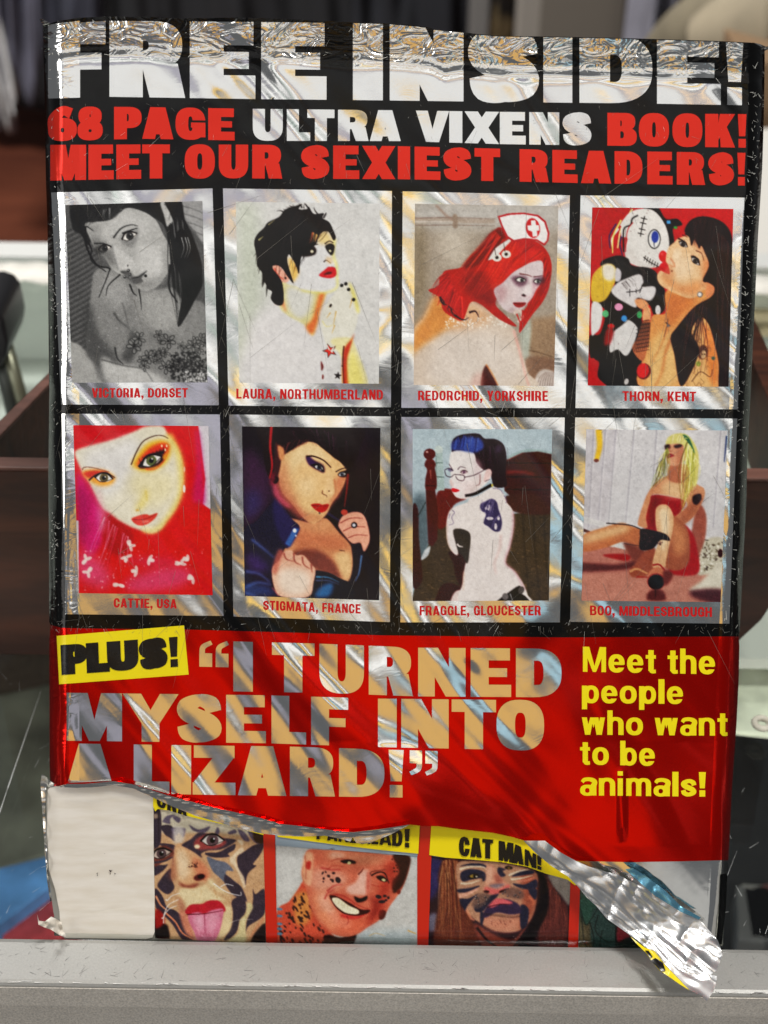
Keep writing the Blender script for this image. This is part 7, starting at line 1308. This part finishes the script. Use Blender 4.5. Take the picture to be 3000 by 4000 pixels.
ys1 = sheet('yellow_strip', one([(598, 3080), (640, 3080), (1029, 3235), (1029, 3262), (880, 3222), (748, 3192), (660, 3166), (616, 3160), (606, 3170), (598, 3150)]), M_COVYEL, .0010, mag, 20, hmag)
sheet('lettering', letters('ORA', [(612, 648), (653, 690), (694, 730)], [(600, 3092), (740, 3130)], [(600, 3146), (740, 3192)], .24, .2), M_COVBLK, .0006 + .0008, mag, 12, hmag)
sheet('pale_band', one([(1076, 3262), (1640, 3330), (1634, 3344), (1076, 3302)]), simple('pale_blue_paper', (150, 168, 182), .4), .0007, mag, 20, hmag)
sheet('yellow_strip', one([(1074, 3225), (1640, 3215), (1634, 3335), (1500, 3322), (1330, 3302), (1085, 3269)]), M_COVYEL, .0011, mag, 20, hmag)
sheet('lettering', letters('PARDHEAD!', [(1236, 1272), (1277, 1318), (1322, 1362), (1366, 1404), (1410, 1447), (1451, 1478), (1481, 1530), (1532, 1572), (1580, 1600)], [(1236, 3226), (1400, 3252), (1600, 3238)], [(1236, 3278), (1400, 3296), (1500, 3300), (1600, 3312)], .24, .2), M_COVBLK, .0015, mag, 12, hmag)
sheet('yellow_strip', one([(1686, 3205), (1900, 3218), (2150, 3250), (2236, 3330), (2250, 3400), (2256, 3455), (2246, 3458), (2216, 3436), (2130, 3412), (2060, 3386), (1960, 3368), (1850, 3358), (1740, 3350), (1677, 3340)]), M_COVYEL, .0011, mag, 20, hmag)
sheet('lettering', letters('CATMAN!', [(1793, 1835), (1837, 1882), (1884, 1926), (1948, 2006), (2002, 2046), (2050, 2095), (2098, 2116)], [(1793, 3268), (1926, 3280), (2006, 3294), (2120, 3350)], [(1793, 3342), (1926, 3356), (2006, 3372), (2050, 3380), (2120, 3402)], .26, .2), M_COVBLK, .0015, mag, 12, hmag)
# curled lower left corner and bottom lip of the cover
def strip3(name, pts, mat, parent, lev0=0, step=10, **kw):
    """crumpled piece: polygon px plus a level function"""
    return None
def hcurl(px, py): return hmag(px, py) + 0.004 + 0.010 * np.clip((232 - px) / 90, 0, 1) + 0.0016 * vn2(px / 16, py / 14)
sheet('curled_corner', one([(145, 3571), (152, 3596), (175, 3600), (200, 3580), (222, 3590), (240, 3602), (246, 3630), (262, 3664), (236, 3655), (200, 3632), (172, 3622), (150, 3612)]), M_BLANK.m, .0008, mag, 8, hcurl)

bag = thing('foil_bag', 'printed black, red and silver foil bag round the magazine, torn open at the bottom', 'magazine bag', (0, 0, 0))
outl_black = list(TOP)
ed = lambda f, ys: [(float(f(y)), float(y)) for y in ys]
blk = TOP + ed(xr, range(210, 2470, 45)) + [(2886, 2486), (2200, 2490), (1862, 2486), (1500, 2482), (1100, 2470), (723, 2459), (400, 2456), (240, 2453), (198, 2441)] + ed(xl, range(2430, 120, -45))
sheet('black_print', one(blk), M_BLACK, 0, bag, 14, label='black ground of the header and the picture grid')
TEAR = [(226, 3072), (262, 3062), (330, 3063), (400, 3058), (443, 3054), (520, 3066), (580, 3084), (660, 3110), (738, 3131), (820, 3152), (896, 3170), (960, 3184), (1023, 3199), (1099, 3221), (1180, 3227), (1291, 3245), (1378, 3253), (1484, 3241), (1600, 3221), (1654, 3227), (1709, 3227), (1795, 3239), (1924, 3253), (2003, 3270), (2050, 3284), (2128, 3286), (2190, 3330), (2250, 3363)]
red = [(198, 2441), (240, 2453), (400, 2456), (723, 2459), (1100, 2470), (1500, 2482), (1862, 2486), (2200, 2490), (2886, 2486)] + ed(xr, range(2520, 3360, 45)) + [(2845, 3360), (2651, 3365), (2461, 3368), (2250, 3363)] + TEAR[::-1][1:] + [(197, 3068)] + ed(xl, range(3040, 2460, -45))
sheet('red_print', one(red), M_RED, 0, bag, 14, label='red ground of the lower panel')
sheet('silver_corner', one([(2250, 3363), (2461, 3368), (2651, 3365), (2845, 3360), (2842, 3412), (2814, 3416), (2808, 3560), (2800, 3688), (2700, 3600), (2560, 3520), (2400, 3440)]), M_SILVER, 0, bag, 14, label='bare silver foil at the lower right corner')
sheet('black_tab', one([(2814, 3416), (2842, 3412), (2836, 3540), (2820, 3688), (2800, 3690), (2808, 3560)]), M_BLACK, .0001, bag, 10)
# back of the bag
bk = [on_mag(x, y, -0.0135) for x, y in ((185, 120), (2965, 180), (2825, 3690), (212, 3655))]
bm_obj('back_foil', prism_bm([tuple(p) for p in bk], tuple(-_N * 0.0004)), simple('plain_silver', (206, 206, 206), .25, 1.0), bag)
bm = prism_bm([tuple(on_mag(*a)) for a in ((180, 125, -.0062), (184, 700, -.0062), (200, 2400, -.0062), (203, 2990, -.0062))] + [tuple(on_mag(*a)) for a in ((214, 2990, -.0062), (214, 2400, -.0062), (200, 700, -.0062), (196, 125, -.0062))], tuple(-_N * 0.0072)); bm_obj('side_foil', bm, M_BLKTYPE, bag)
bm = prism_bm([tuple(on_mag(*a)) for a in ((2960, 200, -.0060), (2940, 1250, -.006), (2880, 2600, -.006), (2812, 3680, -.006))] + [tuple(on_mag(*a)) for a in ((2800, 3680, -.006), (2866, 2600, -.006), (2926, 1250, -.006), (2946, 200, -.006))], tuple(-_N * 0.0072)); bm_obj('side_foil', bm, simple('side_silver', (180, 180, 180), .25, 1.0), bag)

L1, L2 = .00018, .00036
# panels, portraits, captions
panels = [
 ([(200,752),(830,736),(855,1583),(239,1580)], [(255,801),(790,785),(810,1494),(282,1495)], paint_1, (0,700,.4822), 'VICTORIA, DORSET', (359,733,1516,1553,1516,1553), 'black and white portrait of a woman with wet black hair'),
 ([(871,736),(1531,746),(1527,1591),(893,1584)], [(921,788),(1483,795),(1480,1499),(935,1495)], paint_2, (700,700,.5425), 'LAURA, NORTHUMBERLAND', (923,1496,1518,1557,1523,1562), 'portrait of a woman with short black hair and red lips'),
 ([(1573,747),(2226,763),(2209,1594),(1568,1593)], [(1621,796),(2181,805),(2164,1508),(1616,1504)], paint_3, (1500,700,.4822), 'REDORCHID, YORKSHIRE', (1633,2141,1526,1564,1527,1567), 'portrait of a red haired woman in a white nurse cap'),
 ([(2268,763),(2908,772),(2882,1599),(2248,1594)], [(2314,810),(2865,816),(2846,1511),(2296,1506)], paint_4, (2200,700,.4822), 'THORN, KENT', (2432,2719,1528,1566,1530,1568), 'portrait of a woman kissing a stitched rag doll'),
 ([(241,1616),(859,1619),(873,2406),(255,2399)], [(286,1661),(814,1664),(830,2325),(307,2317)], paint_5, (0,1600,.5425), 'CATTIE, USA', (444,690,2337,2373,2341,2377), 'close portrait of a woman in red with orange eye make-up'),
 ([(895,1619),(1526,1627),(1523,2430),(912,2408)], [(945,1666),(1486,1671),(1481,2345),(956,2328)], paint_6, (800,1600,.4822), 'STIGMATA, FRANCE', (1028,1409,2346,2383,2361,2397), 'portrait of a woman in a dark leather jacket'),
 ([(1567,1629),(2206,1631),(2187,2431),(1564,2431)], [(1612,1676),(2157,1677),(2144,2346),(1612,2348)], paint_7, (1500,1600,.4521), 'FRAGGLE, GLOUCESTER', (1639,2113,2367,2404,2366,2404), 'picture of a tattooed woman in glasses seen from behind'),
 ([(2247,1631),(2880,1635),(2849,2436),(2227,2429)], [(2291,1677),(2842,1682),(2815,2352),(2272,2346)], paint_8, (2150,1600,.5124), 'BOO, MIDDLESBROUGH', (2305,2781,2366,2403,2373,2410), 'picture of a blonde woman in red sitting on the floor')]
for fr, q, fn, tile, cap_, (xa, xb, ca, ba, cb, bb), lab in panels:
    f = sheet('silver_panel', one(fr), M_SILVER, L1, bag, 14)
    pr = portrait('portrait_print', q, fn(), tile, lab, 186, 236, f, L2 + .00002, relief)
    sheet('caption_lettering', caption(cap_, xa, xb, ca, ba, cb, bb), M_CAPTION, L2, f, 12)
# headline lettering
W1 = [(185,422),(425,726),(739,1000),(1018,1278),(1376,1498),(1520,1813),(1829,2106),(2120,2238),(2261,2551),(2564,2818),(2833,2906)]
def clip_top(shapes):
    out = []
    for A_, C_, O_ in shapes:
        out.append(([[(x, max(y, float(yt(x)) + 3)) for x, y in l] for l in A_], [[(x, max(y, float(yt(x)) + 3)) for x, y in l] for l in C_], [[(x, max(y, float(yt(x)) + 3)) for x, y in l] for l in O_]))
    return out
cap1 = [(185, 80), (1000, 86), (1500, 92), (1850, 110), (2250, 128), (2900, 145)]; base1 = [(185, 385), (425, 378), (1000, 387), (1500, 392), (2100, 400), (2500, 404), (2906, 411)]
sheet('headline_lettering', clip_top(letters('FREEINSIDE!', W1, cap1, base1, .44, .305)), M_SILVER, L1, bag, 12, label='large silver FREE INSIDE! headline')
cap2 = [(185, 416), (560, 418), (985, 425), (1568, 431), (1960, 437), (2312, 440), (2916, 446)]; base2 = [(185, 551), (560, 542), (985, 550), (1568, 551), (1960, 563), (2312, 568), (2916, 577)]
sheet('red_lettering', letters('68PAGE', [(185,303),(300,404),(443,556),(553,680),(683,805),(811,919)], cap2, base2, .40, .27), M_REDTYPE, L1, bag, 12)
sheet('silver_lettering', letters('ULTRAVIXENS', [(985,1107),(1118,1214),(1198,1309),(1318,1442),(1442,1568),(1622,1757),(1755,1806),(1812,1952),(1950,2056),(2065,2187),(2196,2312)], cap2, base2, .38, .27), M_SILVER, L1, bag, 12)
sheet('red_lettering', letters('BOOK!', [(2370,2490),(2493,2616),(2624,2746),(2752,2874),(2882,2916)], cap2, base2, .40, .27), M_REDTYPE, L1, bag, 12)
cap3 = [(185, 566), (600, 564), (985, 565), (1560, 571), (1960, 581), (2312, 589), (2916, 597)]; base3 = [(185, 706), (600, 697), (985, 697), (1560, 700), (1960, 708), (2312, 716), (2916, 725)]
sheet('red_lettering', letters('MEETOURSEXIESTREADERS!', [(194,339),(343,447),(452,554),(553,666),(719,842),(852,972),(983,1105),(1175,1288),(1299,1406),(1412,1547),(1554,1602),(1617,1723),(1730,1843),(1851,1956),(2027,2146),(2155,2259),(2267,2390),(2398,2512),(2526,2630),(2641,2757),(2766,2868),(2880,2912)], cap3, base3, .37, .26), M_REDTYPE, L1, bag, 12)
plus = sheet('yellow_label', one([(221, 2484), (719, 2443), (737, 2635), (231, 2673)]), M_YELLOW, L1, bag, 14)
sheet('label_lettering', letters('PLUS!', [(238,345),(337,432),(418,545),(545,657),(664,698)], [(238, 2520), (698, 2487)], [(238, 2637), (698, 2604)], .46, .30, slant=-0.04), M_BLKTYPE, L2, plus, 12)
c4_ = [(770, 2502), (1240, 2514), (1630, 2530), (2200, 2534)]; b4_ = [(770, 2698), (1240, 2706), (1630, 2720), (2200, 2724)]
q_ = sheet('silver_lettering', letters('\u201cITURNED', [(776,895),(909,990),(1060,1231),(1245,1424),(1438,1615),(1631,1821),(1836,1999),(2013,2196)], c4_, b4_, .37, .25), M_SILVER, L1, bag, 12)
c5_ = [(258, 2706), (1041, 2716), (1475, 2729), (2128, 2736)]; b5_ = [(258, 2893), (1041, 2903), (1475, 2918), (2128, 2932)]
sheet('silver_lettering', letters('MYSELFINTO', [(258,479),(476,700),(689,868),(881,1041),(1058,1198),(1213,1367),(1474,1552),(1565,1755),(1762,1940),(1937,2128)], c5_, b5_, .37, .25), M_SILVER, L1, bag, 12)
c6_ = [(258, 2904), (720, 2911), (1121, 2916), (1500, 2928), (1712, 2934)]; b6_ = [(258, 3094), (520, 3098), (720, 3103), (1121, 3109), (1500, 3114), (1712, 3118)]
def above_tear(shapes):
    tx, ty = zip(*TEAR)
    g = lambda l: [(x, min(y, float(np.interp(x, tx, ty)) - 4)) for x, y in l]
    return [([g(l) for l in a], [g(l) for l in b], [g(l) for l in c]) for a, b, c in shapes]
sheet('silver_lettering', above_tear(letters('ALIZARD!\u201d', [(262,438),(520,664),(667,749),(750,922),(927,1121),(1130,1311),(1322,1504),(1518,1577),(1598,1712)], c6_, b6_, .37, .25)), M_SILVER, L1, bag, 12)
sheet('yellow_lettering', lower('Meet the', 2277, 2793, 2624, 2634, 70, 98) + lower('people', 2273, 2668, 2746, 2750, 68, 96) + lower('who want', 2273, 2842, 2870, 2874, 68, 96) + lower('to be', 2266, 2558, 2986, 2992, 68, 96) + lower('animals!', 2266, 2757, 3107, 3112, 68, 96), M_YELTYPE, L1, bag, 10)

# folded back tear edge
def hfold(px, py):
    tx, ty = zip(*TEAR); d = np.clip((py - np.interp(px, tx, ty)) / 60, -.2, 1)
    return relief(px, py) + 0.0016 + 0.0007 * np.exp(-(np.clip(d, 0, 1) / .14) ** 2) - 0.00005 * np.clip(d, 0, 1) + .00016 * vn(px / 31) + .0002 * vn2(px / 40, d * 3)
M_FOLD = foil_mat('foil_inside', (228, 226, 222), 1.0, 0.22, .8)
fold = [(226, 3074), (262, 3062), (330, 3062), (400, 3056), (443, 3052), (520, 3064), (580, 3082), (660, 3108), (738, 3129), (820, 3150), (896, 3168), (960, 3182), (1023, 3197), (1099, 3219), (1180, 3227), (1291, 3243), (1378, 3251), (1484, 3239), (1600, 3221), (1562, 3241), (1530, 3258), (1496, 3272), (1446, 3293), (1420, 3296), (1392, 3293), (1378, 3270), (1369, 3287), (1330, 3277), (1268, 3264), (1187, 3268), (1095, 3264), (1029, 3257), (928, 3237), (849, 3211), (770, 3189), (675, 3151), (599, 3116), (520, 3080), (440, 3066), (380, 3074), (300, 3078)]
sheet('folded_edge', one(fold), M_FOLD, 0, bag, 10, hfold, label='torn edge of the foil folded back')
# left torn spike
sheet('torn_tip', one([(163, 3025), (180, 3034), (196, 3050), (222, 3070), (200, 3076), (180, 3072), (176, 3180), (182, 3300), (192, 3440), (202, 3520), (196, 3522), (184, 3440), (174, 3310), (166, 3180), (158, 3060)]), M_FOLD, .0018, bag, 8, lambda a, b: hmag(a, b) + .0012 * np.sin(b / 19))

# crumpled flap hanging off the lower right corner
def hflap(px, py):
    px = np.asarray(px, float); py = np.asarray(py, float)
    s = np.clip(((px - 2045) * .77 + (py - 3284) * .64) / 1000, -.1, 1.3)
    a = -(px - 2045) * .64 + (py - 3284) * .77
    base = 0.0022 + 0.004 * s + 0.026 * np.clip((py - 3600) / 300, 0, 1.1) ** 1.2 * np.clip(.4 + .6 * s, 0, 1)
    a = a + 14 * vn2(s * 5, a / 90, 3)
    cr_ = 0.0024 * np.abs(vn2(a / 40, s * 3.0 + a / 200, 1)) + .0006 * vn2(a / 24, s * 5, 2) + .0011 * np.abs(vn2((px + py * .4) / 64, (py - px * .3) / 52, 5))
    return base + cr_ * (0.55 + .7 * s)
M_FLAP = foil_mat('crumpled_foil', (242, 243, 244), 1.0, 0.32, .4)
flap = [(2045, 3284), (2128, 3284), (2190, 3330), (2250, 3363), (2300, 3385), (2420, 3420), (2520, 3470), (2640, 3530), (2740, 3600), (2803, 3672), (2814, 3700), (2822, 3732), (2800, 3790), (2776, 3807), (2800, 3813), (2796, 3850), (2787, 3873), (2760, 3911), (2742, 3890), (2694, 3867), (2651, 3822), (2600, 3770), (2555, 3715), (2520, 3700), (2488, 3672), (2440, 3638), (2369, 3588), (2330, 3540), (2293, 3507), (2256, 3462), (2220, 3425), (2150, 3380), (2090, 3330)]
fl = sheet('torn_flap', one(flap), M_FLAP, 0, bag, 7, hflap, label='crumpled silver flap torn loose and hanging over the metal edge')
sheet('flap_underside', one([(2462, 3658), (2490, 3680), (2520, 3702), (2556, 3716), (2600, 3772), (2651, 3824), (2694, 3869), (2651, 3842), (2600, 3806), (2575, 3791), (2553, 3764), (2521, 3720), (2490, 3690)]), M_COVYEL, .0006, bag, 6, hflap, label='yellow printed edge of the torn flap')
sheet('flap_lettering', one([(2540, 3752), (2560, 3742), (2590, 3760), (2600, 3792), (2584, 3796), (2562, 3772)]) + one([(2520, 3712), (2534, 3714), (2550, 3738), (2540, 3742)]), M_COVBLK, .0012, bag, 6, hflap)
M_BLUESTREAK = foil_mat('pale_blue_streak', (120, 186, 216), .8, .25, 1.0)  # pale blue streak across the silver corner and flap
sheet('blue_streak', one([(2442, 3396), (2470, 3390), (2520, 3420), (2600, 3480), (2660, 3540), (2738, 3584), (2730, 3592), (2660, 3562), (2560, 3500), (2480, 3430)]), M_BLUESTREAK, .0003, bag, 10, lambda a, b: np.maximum(relief(a, b), hflap(a, b)) + .0002)

# worn marks on the ink: thin flakes where the foil shows
def marks(name, n, gen, mat, level, **kw):
    V, Fc = [], []
    for _ in range(n):
        x, y, a, l, wd = gen(); k = max(1, int(l / 24)); dx, dy = math.cos(a), math.sin(a)
        for j in range(k):
            t0, t1 = l * j / k, l * (j + 1) / k; s = len(V); b0 = wd * (1 - .7 * j / k); b1 = wd * (1 - .7 * (j + 1) / k)
            for t, b, sg in ((t0, b0, 1), (t0, b0, -1), (t1, b1, -1), (t1, b1, 1)): V.append((x + dx * t - dy * b * sg / 2, y + dy * t + dx * b * sg / 2))
            Fc.append((s, s + 1, s + 2, s + 3))
    V = np.array(V); ok = (V[:, 0] > xl(V[:, 1]) + 4) & (V[:, 0] < xr(V[:, 1]) - 4) & (V[:, 1] > yt(V[:, 0]) + 6); Fc = np.array(Fc); Fc = Fc[ok[Fc].all(1)]
    co = on_mag(V[:, 0], V[:, 1], relief(V[:, 0], V[:, 1]) + level)
    return mesh_obj(name, co, Fc, mat, bag, uv=V / 1000, kind='stuff', **kw)
M_MARK = simple('bare_foil_mark', (214, 214, 208), .45, .3); M_MARKD = simple('dull_mark', (120, 116, 108), .6)
def black_zone(x, y):
    for fr, *_ in panels:
        if fr[0][0] - 2 < x < fr[1][0] + 2 and fr[0][1] - 2 < y < fr[2][1] + 4: return False
    return 725 < y < 2475 or y < 725
def g1():
    while True:
        z = RG.random()
        if z < .62: x, y = RG.uniform(200, 2900), RG.gauss(2445, 26) if RG.random() < .5 else RG.gauss(1606, 9)
        elif z < .86: x, y = RG.choice([876, 1548, 2226]) + RG.gauss(0, 10), RG.uniform(740, 2440)
        else: x, y = RG.uniform(200, 2900), RG.uniform(390, 730)
        if black_zone(x, y): break
    return x, y, R(RG.choice([-50, -40, 60, 75, 100, -62]) + RG.gauss(0, 22)), RG.uniform(4, 22) * (4 if RG.random() < .12 else 1), RG.uniform(.5, 1.3)
marks('scuff_marks', 700, g1, M_MARKD, .00030)
marks('scuff_marks', 130, g1, M_MARK, .00030)
def g2():
    y = RG.uniform(240, 1750) if RG.random() < .8 else RG.uniform(1750, 2450); return xr(y) - abs(RG.gauss(34, 16)), y, R(RG.uniform(0, 360)), RG.uniform(3, 18) * (2.2 if RG.random() < .08 else 1), RG.uniform(.8, 3)
marks('scuff_marks', 200, g2, M_MARK, .00034)
def g3(): y = RG.choice([RG.gauss(1150, 90), RG.gauss(2100, 40), RG.uniform(200, 2400)]); return xl(y) + abs(RG.gauss(22, 9)), y, R(RG.uniform(0, 360)), RG.uniform(3, 12), RG.uniform(1, 3.4)
marks('scuff_marks', 110, g3, M_MARK, .00034)
def g4(): return RG.uniform(210, 2850), RG.uniform(750, 2500), R(RG.choice([-42, -35, 78, 84, 100, 95, 62]) + RG.gauss(0, 7)), RG.uniform(40, 300), RG.uniform(.6, 1.2)
marks('hairline_scratches', 170, g4, M_MARKD, .00055)
def g5(): x = RG.uniform(190, 2930); return x, yt(x) + RG.choice([RG.gauss(140, 10), RG.uniform(8, 130)]), R(RG.gauss(0, 30)), RG.uniform(4, 40), RG.uniform(.7, 1.8)
marks('scuff_marks', 90, g5, M_MARK, .00034)
# torn corners of the bag at the top
sheet('corner_tip', one([(154, 74), (166, 74), (182, 84), (198, 90), (182, 98), (174, 104), (168, 98)]), M_FOLD, -.004, bag, 6)
sheet('corner_tip', one([(2946, 167), (2968, 172), (2992, 182), (3020, 178), (3020, 186), (2992, 196), (2980, 206), (2966, 196)]), M_FOLD, -.004, bag, 6)
